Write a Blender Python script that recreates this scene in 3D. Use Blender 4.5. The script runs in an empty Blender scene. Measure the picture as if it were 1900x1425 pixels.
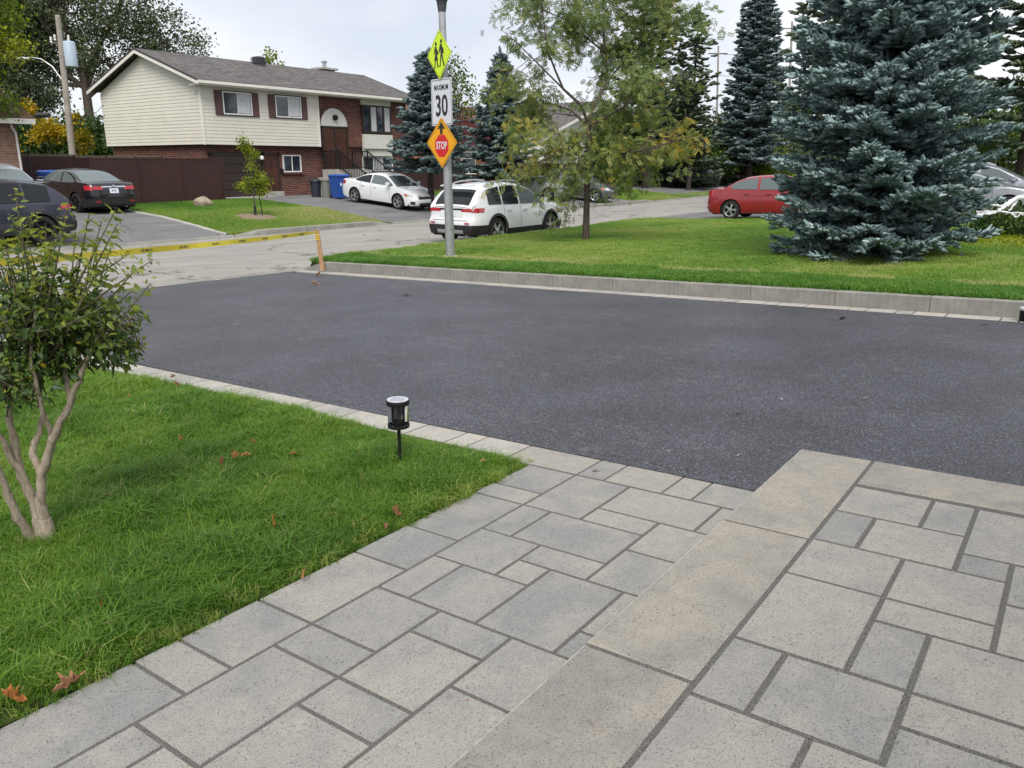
import bpy, bmesh, math, random
import numpy as np
from mathutils import Vector, Matrix, Euler
R = math.radians
rng = np.random.default_rng(7)
random.seed(7)
scene = bpy.context.scene
COL = scene.collection

# ------------------------------------------------------------------ camera, sky, sun, exposure
# world axes: x runs along the street, y from the house behind the camera towards the street, z up
CAM_H = 1.6
HEAD = 35.84
PITCH = 15.7
FPX = 1462.0
cam_d = bpy.data.cameras.new("camera")
cam = bpy.data.objects.new("camera", cam_d)
COL.objects.link(cam)
cam.location = (0, 0, CAM_H)
cam.rotation_euler = (R(90 - PITCH), 0, R(HEAD - 90))
cam_d.sensor_fit = 'HORIZONTAL'
cam_d.sensor_width = 36.0
cam_d.lens = 36.0 * FPX / 1900.0
cam_d.clip_start = 0.05
cam_d.clip_end = 3000
scene.camera = cam

SUN_EL, SUN_AZ = 52.0, 218.0
world = bpy.data.worlds.new("World")
scene.world = world
world.use_nodes = True
wn = world.node_tree.nodes
wl = world.node_tree.links
wn.clear()
w_out = wn.new('ShaderNodeOutputWorld')
w_bg = wn.new('ShaderNodeBackground')
w_bg.inputs['Strength'].default_value = 0.1
w_sky = wn.new('ShaderNodeTexSky')
w_sky.sky_type = 'NISHITA'
w_sky.sun_disc = False
w_sky.sun_elevation = R(SUN_EL)
w_sky.sun_rotation = R(90 - SUN_AZ)
w_tc = wn.new('ShaderNodeTexCoord')
w_map = wn.new('ShaderNodeMapping')
w_map.inputs['Scale'].default_value = (1.0, 1.0, 2.6)
w_noise = wn.new('ShaderNodeTexNoise')
w_noise.inputs['Scale'].default_value = 2.1
w_noise.inputs['Detail'].default_value = 5.0
w_noise.inputs['Roughness'].default_value = 0.5
w_ramp = wn.new('ShaderNodeValToRGB')
w_ramp.color_ramp.elements[0].position = 0.36
w_ramp.color_ramp.elements[0].color = (5.0, 5.35, 6.1, 1)
w_ramp.color_ramp.elements[1].position = 0.60
w_ramp.color_ramp.elements[1].color = (7.0, 7.1, 7.3, 1)
w_mix = wn.new('ShaderNodeMixRGB')
w_mix.inputs['Fac'].default_value = 0.93
wl.new(w_tc.outputs['Generated'], w_map.inputs['Vector'])
wl.new(w_map.outputs['Vector'], w_noise.inputs['Vector'])
wl.new(w_noise.outputs['Fac'], w_ramp.inputs['Fac'])
wl.new(w_sky.outputs['Color'], w_mix.inputs['Color1'])
wl.new(w_ramp.outputs['Color'], w_mix.inputs['Color2'])
wl.new(w_mix.outputs['Color'], w_bg.inputs['Color'])
wl.new(w_bg.outputs['Background'], w_out.inputs['Surface'])

sun_d = bpy.data.lights.new("sun", 'SUN')
sun_d.energy = 2.5
sun_d.angle = R(32)
sun_d.color = (1.0, 0.95, 0.87)
sun = bpy.data.objects.new("sun", sun_d)
COL.objects.link(sun)
sdir = Vector((-math.cos(R(SUN_EL)) * math.cos(R(SUN_AZ)), -math.cos(R(SUN_EL)) * math.sin(R(SUN_AZ)), -math.sin(R(SUN_EL))))
sun.rotation_euler = sdir.to_track_quat('-Z', 'Y').to_euler()
sun.location = (0, 0, 30)

vs = scene.view_settings
vs.view_transform = 'Standard'
vs.look = 'None'
vs.exposure = 0.6
vs.gamma = 1.0
vs.use_curve_mapping = False
scene.cycles.max_bounces = 7
scene.cycles.transparent_max_bounces = 12
scene.cycles.use_denoising = True

# ------------------------------------------------------------------ surveying helpers
_h, _p = R(HEAD), R(PITCH)
_fw = np.array([math.cos(_h) * math.cos(_p), math.sin(_h) * math.cos(_p), -math.sin(_p)])
_rt = np.array([math.sin(_h), -math.cos(_h), 0.0])
_dn = np.cross(_fw, _rt)


def at(px, py, D):
    """The point at horizontal distance D (metres) from the camera along the sight line through a photo pixel."""
    d = _fw * FPX + _rt * (px - 950.0) + _dn * (py - 712.5)
    t = D / math.hypot(d[0], d[1])
    return np.array([t * d[0], t * d[1], CAM_H + t * d[2]])


def in_view(P, margin=60):
    """mask of points that fall within the picture plus a margin (so that lawns out of sight stay thin)."""
    q = P - np.array([0, 0, CAM_H])
    z = q @ _fw
    x = q @ _rt / np.maximum(z, 1e-3) * FPX + 950
    y = q @ _dn / np.maximum(z, 1e-3) * FPX + 712.5
    return (z > 0.3) & (x > -margin) & (x < 1900 + margin) & (y > -margin) & (y < 1425 + margin * 2)


def pl(u, v):
    """the evenly sloping yard: driveway, walkway, lawn beside it"""
    return -0.01726 * u - 0.03508 * v


_su = np.array([-200., -60, -20, 0, 8, 14, 20, 40, 100, 300])
_sz = np.array([-.3, -.3, -.4, -.50, -.62, -.68, -.70, -.75, -.65, -.5])


def zs(u, v=0):
    return np.interp(u, _su, _sz)


def hl(u, v):
    """lawn beyond the driveway kerb"""
    z = 0.012 - 0.0345 * np.asarray(v, float)
    z = np.where(np.asarray(v) < -6, 0.22 + 0 * z, z)
    return z + 0.012 * np.sin(np.asarray(u) * 0.9 + 1) * np.cos(np.asarray(v) * 0.8)


_fv = np.array([22., 22.4, 23, 24, 26, 28, 30.5, 33, 40, 60, 200])
_fz = np.array([.03, .045, .11, .24, .46, .58, .70, .68, .8, 1.0, 1.4])


def hf(u, v):
    """land on the far side of the street"""
    return zs(u) + np.interp(v, _fv, _fz) * np.interp(u, [-50, 0, 12, 30, 60, 200], [.9, .9, 1, 1, .8, .6])


# ------------------------------------------------------------------ mesh helpers
class MB:
    def __init__(self):
        self.v, self.f, self.m = [], [], []

    def add(self, verts, faces, mi=0):
        n = len(self.v)
        self.v.extend([tuple(float(c) for c in p) for p in verts])
        self.f.extend([tuple(i + n for i in f) for f in faces])
        self.m.extend([mi] * len(faces))
        return self

    def box(self, x0, x1, y0, y1, z0, z1, mi=0, ch=0.0):
        if ch <= 0:
            V = [(x0, y0, z0), (x1, y0, z0), (x1, y1, z0), (x0, y1, z0), (x0, y0, z1), (x1, y0, z1), (x1, y1, z1), (x0, y1, z1)]
            return self.add(V, [(3, 2, 1, 0), (4, 5, 6, 7), (0, 1, 5, 4), (1, 2, 6, 5), (2, 3, 7, 6), (3, 0, 4, 7)], mi)
        V = []
        for z, i in ((z0, 0), (z1 - ch, 0), (z1, ch)):
            V += [(x0 + i, y0 + i, z), (x1 - i, y0 + i, z), (x1 - i, y1 - i, z), (x0 + i, y1 - i, z)]
        F = [(3, 2, 1, 0), (8, 9, 10, 11)]
        for r in (0, 4):
            for k in range(4):
                F.append((r + k, r + (k + 1) % 4, r + 4 + (k + 1) % 4, r + 4 + k))
        return self.add(V, F, mi)

    def tube(self, pts, rad, seg=6, mi=0, cap=True):
        pts = [Vector(p) for p in pts]
        n = len(pts)
        if not hasattr(rad, '__len__'):
            rad = [rad] * n
        up = None
        V, F = [], []
        for i, p in enumerate(pts):
            t = (pts[min(i + 1, n - 1)] - pts[max(i - 1, 0)])
            t = t.normalized() if t.length > 1e-9 else Vector((0, 0, 1))
            if up is None:
                up = t.orthogonal().normalized()
            up = (up - t * up.dot(t))
            up = up.normalized() if up.length > 1e-6 else t.orthogonal().normalized()
            s = t.cross(up)
            for k in range(seg):
                a = 2 * math.pi * k / seg
                V.append(p + (up * math.cos(a) + s * math.sin(a)) * rad[i])
        for i in range(n - 1):
            for k in range(seg):
                F.append((i * seg + k, i * seg + (k + 1) % seg, (i + 1) * seg + (k + 1) % seg, (i + 1) * seg + k))
        if cap:
            F.append(tuple(reversed(range(seg))))
            F.append(tuple((n - 1) * seg + k for k in range(seg)))
        return self.add(V, F, mi)

    def lathe(self, prof, seg=24, c=(0, 0, 0), axis='z', mi=0, cap=True):
        V, F = [], []
        for r, h in prof:
            for k in range(seg):
                a = 2 * math.pi * k / seg
                x, y = r * math.cos(a), r * math.sin(a)
                if axis == 'z':
                    V.append((c[0] + x, c[1] + y, c[2] + h))
                elif axis == 'y':
                    V.append((c[0] + x, c[1] + h, c[2] + y))
                else:
                    V.append((c[0] + h, c[1] + x, c[2] + y))
        n = len(prof)
        for i in range(n - 1):
            for k in range(seg):
                q = (i * seg + k, i * seg + (k + 1) % seg, (i + 1) * seg + (k + 1) % seg, (i + 1) * seg + k)
                F.append(q if axis != 'y' else tuple(reversed(q)))
        if cap:
            a, b = tuple(reversed(range(seg))), tuple((n - 1) * seg + k for k in range(seg))
            F += [a, b] if axis != 'y' else [tuple(reversed(a)), tuple(reversed(b))]
        return self.add(V, F, mi)

    def prism(self, poly, d0, d1, plane='xz', mi=0):
        """an outline (list of 2d points, ccw) given thickness"""
        n = len(poly)

        def P(a, b, d):
            return (a, d, b) if plane == 'xz' else ((a, b, d) if plane == 'xy' else (d, a, b))
        V = [P(a, b, d0) for a, b in poly] + [P(a, b, d1) for a, b in poly]
        F = [tuple(range(n)), tuple(reversed(range(n, 2 * n)))]
        F += [(i, i + n, (i + 1) % n + n, (i + 1) % n) for i in range(n)]
        return self.add(V, F, mi)

    def move(self, fn):
        self.v = [tuple(fn(*p)) for p in self.v]
        return self

    def obj(self, name, mat, parent=None, smooth=None, loc=None, fix=True):
        me = bpy.data.meshes.new(name)
        v = self.v
        if loc is not None:
            v = [(a - loc[0], b - loc[1], c - loc[2]) for a, b, c in v]
        me.from_pydata(v, [], self.f)
        mats = mat if isinstance(mat, (list, tuple)) else [mat]
        for m in mats:
            me.materials.append(m)
        if len(mats) > 1:
            me.polygons.foreach_set('material_index', self.m)
        if fix:
            bm = bmesh.new()
            bm.from_mesh(me)
            bmesh.ops.recalc_face_normals(bm, faces=bm.faces)
            bm.to_mesh(me)
            bm.free()
        if smooth:
            me.shade_smooth()
            me.set_sharp_from_angle(angle=R(smooth))
        me.update()
        o = bpy.data.objects.new(name, me)
        COL.objects.link(o)
        if parent:
            o.parent = parent
        if loc is not None:
            o.location = loc
        return o


def big_mesh(name, V, F, mat, parent=None, tint=None, smooth=False):
    """numpy mesh: V (n,3), F (m,3) or (m,4)"""
    V = np.asarray(V, np.float32)
    F = np.asarray(F, np.int32)
    k = F.shape[1]
    me = bpy.data.meshes.new(name)
    me.vertices.add(len(V))
    me.vertices.foreach_set('co', V.ravel())
    me.loops.add(F.size)
    me.loops.foreach_set('vertex_index', F.ravel())
    me.polygons.add(len(F))
    me.polygons.foreach_set('loop_start', np.arange(0, F.size, k, dtype=np.int32))
    me.polygons.foreach_set('loop_total', np.full(len(F), k, np.int32))
    if smooth:
        me.polygons.foreach_set('use_smooth', np.ones(len(F), bool))
    me.update(calc_edges=True)
    if tint is not None:
        a = me.attributes.new('tint', 'FLOAT', 'POINT')
        a.data.foreach_set('value', np.asarray(tint, np.float32))
    me.materials.append(mat)
    o = bpy.data.objects.new(name, me)
    COL.objects.link(o)
    if parent:
        o.parent = parent
    return o


def scatter(tV, tF, P, X, Y, Z, S, tint=None, base=0):
    """copies of a template (tV,tF) at P with axes X,Y,Z and scale S -> V, F, tint"""
    tV = np.asarray(tV, float)
    n, m = len(P), len(tV)
    S = np.broadcast_to(np.asarray(S, float).reshape(-1, 1, 1), (n, 1, 1))
    V = P[:, None, :] + S * (tV[None, :, 0:1] * X[:, None, :] + tV[None, :, 1:2] * Y[:, None, :] + tV[None, :, 2:3] * Z[:, None, :])
    F = (np.asarray(tF)[None, :, :] + (np.arange(n) * m)[:, None, None]).reshape(-1, np.asarray(tF).shape[1]) + base
    T = None if tint is None else np.repeat(tint, m)
    return V.reshape(-1, 3), F, T


def norm(a):
    return a / np.maximum(np.linalg.norm(a, axis=-1, keepdims=True), 1e-9)


def frames(D, roll=None, up=(0, 0, 1)):
    """axes with X along directions D"""
    D = norm(np.asarray(D, float))
    U = np.broadcast_to(np.asarray(up, float), D.shape)
    Y = np.cross(U, D)
    bad = np.linalg.norm(Y, axis=1) < 1e-3
    Y[bad] = np.array([1., 0, 0])
    Y = norm(Y)
    Z = np.cross(D, Y)
    if roll is not None:
        c, s = np.cos(roll)[:, None], np.sin(roll)[:, None]
        Y, Z = Y * c + Z * s, Z * c - Y * s
    return D, Y, Z


def empty(name, loc, rz=0.0):
    o = bpy.data.objects.new(name, None)
    COL.objects.link(o)
    o.location = loc
    o.rotation_euler = (0, 0, rz)
    o.empty_display_size = 0.2
    return o


def tag(o, label, cat, group=None, kind=None):
    o['label'] = label
    o['category'] = cat
    if group:
        o['group'] = group
    if kind:
        o['kind'] = kind
    return o


def struct(o):
    o['kind'] = 'structure'
    return o


def clone(o, parent=None):
    c = o.copy()
    COL.objects.link(c)
    c.parent = parent
    for ch in list(o.children):
        clone(ch, c)
    return c


def grid_patch(name, us, vs_, zf, mat, dz=0.0, mask=None):
    us, vs_ = np.asarray(us, float), np.asarray(vs_, float)
    U, Vv = np.meshgrid(us, vs_, indexing='ij')
    Z = zf(U, Vv) + dz
    V = np.stack([U, Vv, Z], -1).reshape(-1, 3)
    nu, nv = len(us), len(vs_)
    i, j = np.meshgrid(np.arange(nu - 1), np.arange(nv - 1), indexing='ij')
    a = (i * nv + j).ravel()
    F = np.stack([a, a + nv, a + nv + 1, a + 1], 1)
    if mask is not None:
        c = V[F].mean(1)
        F = F[mask(c[:, 0], c[:, 1])]
    return big_mesh(name, V, F, mat, smooth=True)


# ------------------------------------------------------------------ materials
class NT:
    def __init__(self, name):
        self.m = bpy.data.materials.new(name)
        self.m.use_nodes = True
        self.t = self.m.node_tree
        self.n = self.t.nodes
        self.b = self.n['Principled BSDF']

    def new(self, typ, **kw):
        x = self.n.new(typ)
        for k, v in kw.items():
            if k in x.inputs:
                x.inputs[k].default_value = v
            else:
                setattr(x, k, v)
        return x

    def link(self, a, b):
        self.t.links.new(a, b)

    def coords(self, kind='Object', scale=(1, 1, 1), loc=None):
        tc = self.new('ShaderNodeTexCoord')
        mp = self.new('ShaderNodeMapping')
        mp.inputs['Scale'].default_value = scale
        self.link(tc.outputs[kind], mp.inputs['Vector'])
        return mp

    def noise(self, vec, scale, detail=3, rough=0.55, dist=0.0):
        x = self.new('ShaderNodeTexNoise')
        x.inputs['Scale'].default_value = scale
        x.inputs['Detail'].default_value = detail
        x.inputs['Roughness'].default_value = rough
        x.inputs['Distortion'].default_value = dist
        self.link(vec, x.inputs['Vector'])
        return x.outputs['Fac']

    def ramp(self, fac, stops):
        x = self.new('ShaderNodeValToRGB')
        e = x.color_ramp.elements
        while len(e) > 1:
            e.remove(e[-1])
        e[0].position, e[0].color = stops[0][0], (*stops[0][1], 1)
        for p, c in stops[1:]:
            q = e.new(p)
            q.color = (*c, 1)
        self.link(fac, x.inputs['Fac'])
        return x.outputs['Color']

    def mix(self, a, b, fac, mode='MIX'):
        x = self.new('ShaderNodeMixRGB', blend_type=mode)
        for k, val in (('Color1', a), ('Color2', b), ('Fac', fac)):
            if hasattr(val, 'node'):
                self.link(val, x.inputs[k])
            elif k == 'Fac':
                x.inputs[k].default_value = val
            else:
                x.inputs[k].default_value = (*val, 1)
        return x.outputs['Color']

    def math(self, op, a, b=0.0):
        x = self.new('ShaderNodeMath', operation=op)
        for i, val in enumerate((a, b)):
            if hasattr(val, 'node'):
                self.link(val, x.inputs[i])
            else:
                x.inputs[i].default_value = val
        return x.outputs[0]

    def bump(self, h, strength, dist=0.01):
        x = self.new('ShaderNodeBump')
        x.inputs['Strength'].default_value = strength
        x.inputs['Distance'].default_value = dist
        self.link(h, x.inputs['Height'])
        self.link(x.outputs['Normal'], self.b.inputs['Normal'])

    def out(self, col, rough=0.8, spec=None, metal=0.0, coat=0.0):
        if hasattr(col, 'node'):
            self.link(col, self.b.inputs['Base Color'])
        else:
            self.b.inputs['Base Color'].default_value = (*col, 1)
        if hasattr(rough, 'node'):
            self.link(rough, self.b.inputs['Roughness'])
        else:
            self.b.inputs['Roughness'].default_value = rough
        if spec is not None:
            self.b.inputs['Specular IOR Level'].default_value = spec
        self.b.inputs['Metallic'].default_value = metal
        self.b.inputs['Coat Weight'].default_value = coat
        self.b.inputs['Coat Roughness'].default_value = 0.06
        return self.m


def plain(name, col, rough=0.6, var=0.12, scale=6.0, metal=0.0, coat=0.0, spec=None, bump=0.0, coord='Object'):
    n = NT(name)
    v = n.coords(coord).outputs[0]
    f = n.noise(v, scale, 5)
    c = n.ramp(f, [(0.3, tuple(x * (1 - var) for x in col)), (0.7, tuple(min(1, x * (1 + var)) for x in col))])
    if bump:
        n.bump(n.noise(v, scale * 8, 3), bump, 0.004)
    return n.out(c, rough, spec, metal, coat)


def leaf_mat(name, stops, trans=0.35, rough=0.5, inst=False):
    """foliage: colour from the per-leaf 'tint' attribute, light passing through the blade"""
    n = NT(name)
    at_ = n.new('ShaderNodeAttribute', attribute_name='tint')
    if inst:
        at_.attribute_type = 'INSTANCER'
    c = n.ramp(at_.outputs['Fac'], stops)
    n.out(c, rough, 0.35)
    tr = n.new('ShaderNodeBsdfTranslucent')
    hsv = n.new('ShaderNodeHueSaturation')
    hsv.inputs['Saturation'].default_value = 1.1
    hsv.inputs['Value'].default_value = 1.35
    n.link(c, hsv.inputs['Color'])
    n.link(hsv.outputs[0], tr.inputs['Color'])
    mx = n.new('ShaderNodeMixShader')
    mx.inputs[0].default_value = trans
    n.link(n.b.outputs[0], mx.inputs[1])
    n.link(tr.outputs[0], mx.inputs[2])
    n.link(mx.outputs[0], n.n['Material Output'].inputs['Surface'])
    return n.m


M = {}


def mk_paver(name, cold, warm, dark):
    n = NT(name)
    oi = n.new('ShaderNodeObjectInfo')
    tc = n.new('ShaderNodeTexCoord')
    ad = n.new('ShaderNodeVectorMath', operation='ADD')
    ml = n.new('ShaderNodeVectorMath', operation='SCALE')
    cb = n.new('ShaderNodeCombineXYZ')
    n.link(oi.outputs['Random'], cb.inputs[0])
    n.link(oi.outputs['Random'], cb.inputs[1])
    n.link(cb.outputs[0], ml.inputs[0])
    ml.inputs['Scale'].default_value = 57.0
    n.link(tc.outputs['Object'], ad.inputs[0])
    n.link(ml.outputs[0], ad.inputs[1])
    v = ad.outputs[0]
    cloud = n.noise(v, 3.2, 3, 0.5, 0.6)
    f = n.math('ADD', n.math('MULTIPLY', cloud, 1.25), n.math('MULTIPLY', n.math('SUBTRACT', oi.outputs['Random'], 0.5), 0.42))
    col = n.ramp(f, [(0.36, dark), (0.55, cold), (0.82, warm)])
    blot = n.noise(v, 17, 4, 0.6)
    col = n.mix(col, n.ramp(blot, [(0.3, (0.62, 0.62, 0.64)), (0.72, (1.12, 1.11, 1.08))]), 0.32, 'MULTIPLY')
    spk = n.noise(v, 150, 3, 0.7)
    col = n.mix(col, n.ramp(spk, [(0.36, (0.36, 0.35, 0.34)), (0.49, (1, 1, 1)), (0.62, (1, 1, 1)), (0.74, (1.4, 1.4, 1.36))]), 0.6, 'MULTIPLY')
    pits = n.noise(v, 75, 3, 0.7)
    col = n.mix(col, n.ramp(pits, [(0.30, (0.30, 0.29, 0.28)), (0.40, (1, 1, 1))]), 0.55, 'MULTIPLY')
    stain = n.noise(n.coords('Object').outputs[0], 5.5, 5, 0.6)
    col = n.mix(col, n.ramp(stain, [(0.6, (1, 1, 1)), (0.75, (1.02, 0.93, 0.80))]), 0.35, 'MULTIPLY')
    n.bump(n.math('ADD', spk, n.math('MULTIPLY', pits, 1.2)), 0.22, 0.0025)
    return n.out(col, 0.82, 0.3)


M['paver'] = mk_paver('paver_concrete', (0.270, 0.265, 0.252), (0.312, 0.299, 0.270), (0.232, 0.231, 0.228))
M['coping'] = mk_paver('coping_concrete', (0.282, 0.268, 0.238), (0.325, 0.300, 0.255), (0.235, 0.228, 0.210))
M['border'] = mk_paver('border_concrete', (0.37, 0.355, 0.325), (0.42, 0.40, 0.36), (0.31, 0.305, 0.29))

n = NT('joint_sand')
v = n.coords('Object').outputs[0]
f = n.noise(v, 260, 2, 0.7)
n.bump(f, 0.6, 0.003)
M['sand'] = n.out(n.ramp(f, [(0.35, (0.045, 0.044, 0.042)), (0.62, (0.17, 0.165, 0.155))]), 0.95, 0.1)

n = NT('fresh_asphalt')
v = n.coords('Object').outputs[0]
vo = n.new('ShaderNodeTexVoronoi', feature='F1')
vo.inputs['Scale'].default_value = 140.0
n.link(v, vo.inputs['Vector'])
sx_ = n.new('ShaderNodeSeparateColor')
n.link(vo.outputs['Color'], sx_.inputs[0])
stone = sx_.outputs[0]
f1 = n.noise(v, 70, 4, 0.8)
f2 = n.noise(v, 0.9, 5, 0.6)
c = n.ramp(stone, [(0.0, (0.026, 0.026, 0.032)), (0.6, (0.054, 0.055, 0.067)), (0.88, (0.098, 0.100, 0.120)), (1.0, (0.23, 0.233, 0.26))])
c = n.mix(c, n.ramp(f1, [(0.32, (0.35, 0.35, 0.36)), (0.5, (0.9, 0.9, 0.92)), (0.7, (1.5, 1.5, 1.52))]), 0.75, 'MULTIPLY')
c = n.mix(c, n.ramp(f2, [(0.3, (0.66, 0.66, 0.68)), (0.7, (1.28, 1.28, 1.30))]), 0.85, 'MULTIPLY')
dust = n.math('MULTIPLY', n.math('GREATER_THAN', n.noise(v, 0.55, 2), 0.52), n.noise(n.coords('Object', (1.5, 0.8, 1)).outputs[0], 5.5, 6, 0.75))
c = n.mix(c, (0.19, 0.187, 0.183), n.ramp(dust, [(0.55, (0, 0, 0)), (0.70, (0.5, 0.5, 0.5))]))
n.bump(n.math('ADD', n.math('MULTIPLY', vo.outputs['Distance'], -1.2), n.math('MULTIPLY', n.noise(v, 60, 3, 0.7), 1.2)), 0.8, 0.008)
M['asphalt'] = n.out(c, 0.46, 0.6)


def old_asphalt(name, a, b, crack=0.7):
    n = NT(name)
    v = n.coords('Object').outputs[0]
    f1 = n.noise(v, 90, 4, 0.7)
    f2 = n.noise(n.coords('Object', (0.35, 1.3, 1)).outputs[0], 1.1, 5, 0.6, 0.8)
    c = n.ramp(f2, [(0.3, a), (0.7, b)])
    c = n.mix(c, n.ramp(f1, [(0.3, (0.6, 0.6, 0.6)), (0.7, (1.3, 1.3, 1.28))]), 0.6, 'MULTIPLY')
    vo = n.new('ShaderNodeTexVoronoi', feature='DISTANCE_TO_EDGE')
    vo.inputs['Scale'].default_value = 0.34
    wv = n.new('ShaderNodeMixRGB', blend_type='LINEAR_LIGHT')
    wv.inputs['Fac'].default_value = 0.5
    nz = n.new('ShaderNodeTexNoise')
    nz.inputs['Scale'].default_value = 1.6
    nz.inputs['Detail'].default_value = 6
    n.link(v, nz.inputs['Vector'])
    n.link(v, wv.inputs['Color1'])
    n.link(nz.outputs['Color'], wv.inputs['Color2'])
    n.link(wv.outputs[0], vo.inputs['Vector'])
    ck = n.ramp(vo.outputs['Distance'], [(0.004, (0.28, 0.27, 0.26)), (0.016, (1, 1, 1))])
    c = n.mix(c, ck, n.math('MULTIPLY', n.math('GREATER_THAN', n.noise(v, 0.4, 2), 0.47), crack), 'MULTIPLY')
    n.bump(f1, 0.5, 0.006)
    return n.out(c, 0.85, 0.3)


M['street'] = old_asphalt('worn_street_asphalt', (0.225, 0.217, 0.205), (0.32, 0.303, 0.28))
M['drive'] = old_asphalt('old_driveway_asphalt', (0.12, 0.12, 0.125), (0.19, 0.19, 0.193), 0.4)

n = NT('kerb_concrete')
v = n.coords('Object').outputs[0]
st = n.noise(n.coords('Object', (3, 9, 0.9)).outputs[0], 1.6, 5, 0.6)
c = n.ramp(n.noise(v, 3, 5, 0.6), [(0.3, (0.19, 0.185, 0.172)), (0.7, (0.285, 0.276, 0.255))])
c = n.mix(c, n.ramp(st, [(0.45, (0.8, 0.8, 0.8)), (0.62, (1.05, 1.05, 1.04)), (0.75, (1.35, 1.34, 1.3))]), 0.5, 'MULTIPLY')
c = n.mix(c, n.ramp(n.noise(v, 120, 2), [(0.32, (0.5, 0.5, 0.5)), (0.45, (1, 1, 1))]), 0.4, 'MULTIPLY')
n.bump(n.noise(v, 60, 4), 0.25, 0.004)
M['kerb'] = n.out(c, 0.85, 0.3)

n = NT('lawn_soil')
v = n.coords('Object').outputs[0]
c = n.ramp(n.noise(v, 9, 5, 0.65), [(0.3, (0.018, 0.03, 0.008)), (0.7, (0.05, 0.075, 0.018))])
M['soil'] = n.out(c, 0.95, 0.1)
n = NT('distant_grass')
v = n.coords('Object').outputs[0]
c = n.ramp(n.noise(v, 0.6, 6, 0.65), [(0.3, (0.05, 0.085, 0.02)), (0.7, (0.10, 0.13, 0.035))])
M['fargrass'] = n.out(c, 0.95, 0.1)

M['blade_lush'] = leaf_mat('lush_grass_blade', [(0.0, (0.042, 0.110, 0.012)), (0.45, (0.105, 0.215, 0.022)), (0.8, (0.21, 0.325, 0.040)), (1.0, (0.38, 0.33, 0.15))], 0.4, 0.45, True)
M['blade_dry'] = leaf_mat('mixed_grass_blade', [(0.0, (0.075, 0.19, 0.028)), (0.4, (0.175, 0.30, 0.050)), (0.75, (0.28, 0.365, 0.088)), (1.0, (0.50, 0.43, 0.23))], 0.4, 0.5, True)

def brick_mat(name, axis):
    n = NT(name)
    tc = n.new('ShaderNodeTexCoord')
    sp_ = n.new('ShaderNodeSeparateXYZ')
    cb = n.new('ShaderNodeCombineXYZ')
    n.link(tc.outputs['Object'], sp_.inputs[0])
    n.link(sp_.outputs['X' if axis == 'x' else 'Y'], cb.inputs[0])
    n.link(sp_.outputs['Z'], cb.inputs[1])
    br = n.new('ShaderNodeTexBrick')
    n.link(cb.outputs[0], br.inputs['Vector'])
    for k, val in (('Scale', 1.0), ('Brick Width', 0.26), ('Row Height', 0.092), ('Mortar Size', 0.011), ('Mortar Smooth', 0.2), ('Bias', 0.0)):
        br.inputs[k].default_value = val
    br.inputs['Color1'].default_value = (0.155, 0.046, 0.036, 1)
    br.inputs['Color2'].default_value = (0.062, 0.022, 0.021, 1)
    br.inputs['Mortar'].default_value = (0.21, 0.165, 0.145, 1)
    c = n.mix(br.outputs['Color'], n.ramp(n.noise(tc.outputs['Object'], 6, 4), [(0.3, (0.7, 0.7, 0.7)), (0.7, (1.3, 1.25, 1.2))]), 0.7, 'MULTIPLY')
    n.bump(br.outputs['Fac'], -0.5, 0.01)
    return n.out(c, 0.9, 0.2)


M['brick'] = brick_mat('red_brick', 'x')
M['brick_x'] = brick_mat('red_brick_gable', 'y')


def recolour(base, name, c1, c2, mor):
    m = base.copy()
    m.name = name
    for nd in m.node_tree.nodes:
        if nd.type == 'TEX_BRICK':
            nd.inputs['Color1'].default_value = (*c1, 1)
            nd.inputs['Color2'].default_value = (*c2, 1)
            nd.inputs['Mortar'].default_value = (*mor, 1)
    return m


M['brick_tan'] = recolour(M['brick'], 'tan_brick', (0.27, 0.15, 0.105), (0.20, 0.105, 0.075), (0.26, 0.22, 0.19))
M['brick_orange'] = recolour(M['brick'], 'orange_brick', (0.33, 0.14, 0.075), (0.26, 0.11, 0.06), (0.30, 0.22, 0.17))

n = NT('roof_shingles')
v0 = n.coords('Object', (1, 1, 1))
br = n.new('ShaderNodeTexBrick')
n.link(v0.outputs[0], br.inputs['Vector'])
for k, val in (('Scale', 1.0), ('Brick Width', 0.33), ('Row Height', 0.145), ('Mortar Size', 0.012), ('Bias', 0.1)):
    br.inputs[k].default_value = val
br.inputs['Color1'].default_value = (0.165, 0.155, 0.152, 1)
br.inputs['Color2'].default_value = (0.090, 0.086, 0.088, 1)
br.inputs['Mortar'].default_value = (0.06, 0.055, 0.055, 1)
c = n.mix(br.outputs['Color'], n.ramp(n.noise(v0.outputs[0], 3.5, 5, 0.7), [(0.3, (0.7, 0.7, 0.72)), (0.7, (1.3, 1.27, 1.22))]), 0.8, 'MULTIPLY')
n.bump(br.outputs['Fac'], -0.6, 0.01)
M['shingle'] = n.out(c, 0.92, 0.2)
M['shingle_red'] = recolour(M['shingle'], 'reddish_shingles', (0.20, 0.115, 0.085), (0.135, 0.075, 0.058), (0.06, 0.04, 0.035))
M['shingle_maroon'] = recolour(M['shingle'], 'maroon_mansard_tiles', (0.095, 0.028, 0.028), (0.065, 0.02, 0.022), (0.02, 0.008, 0.008))

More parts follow.
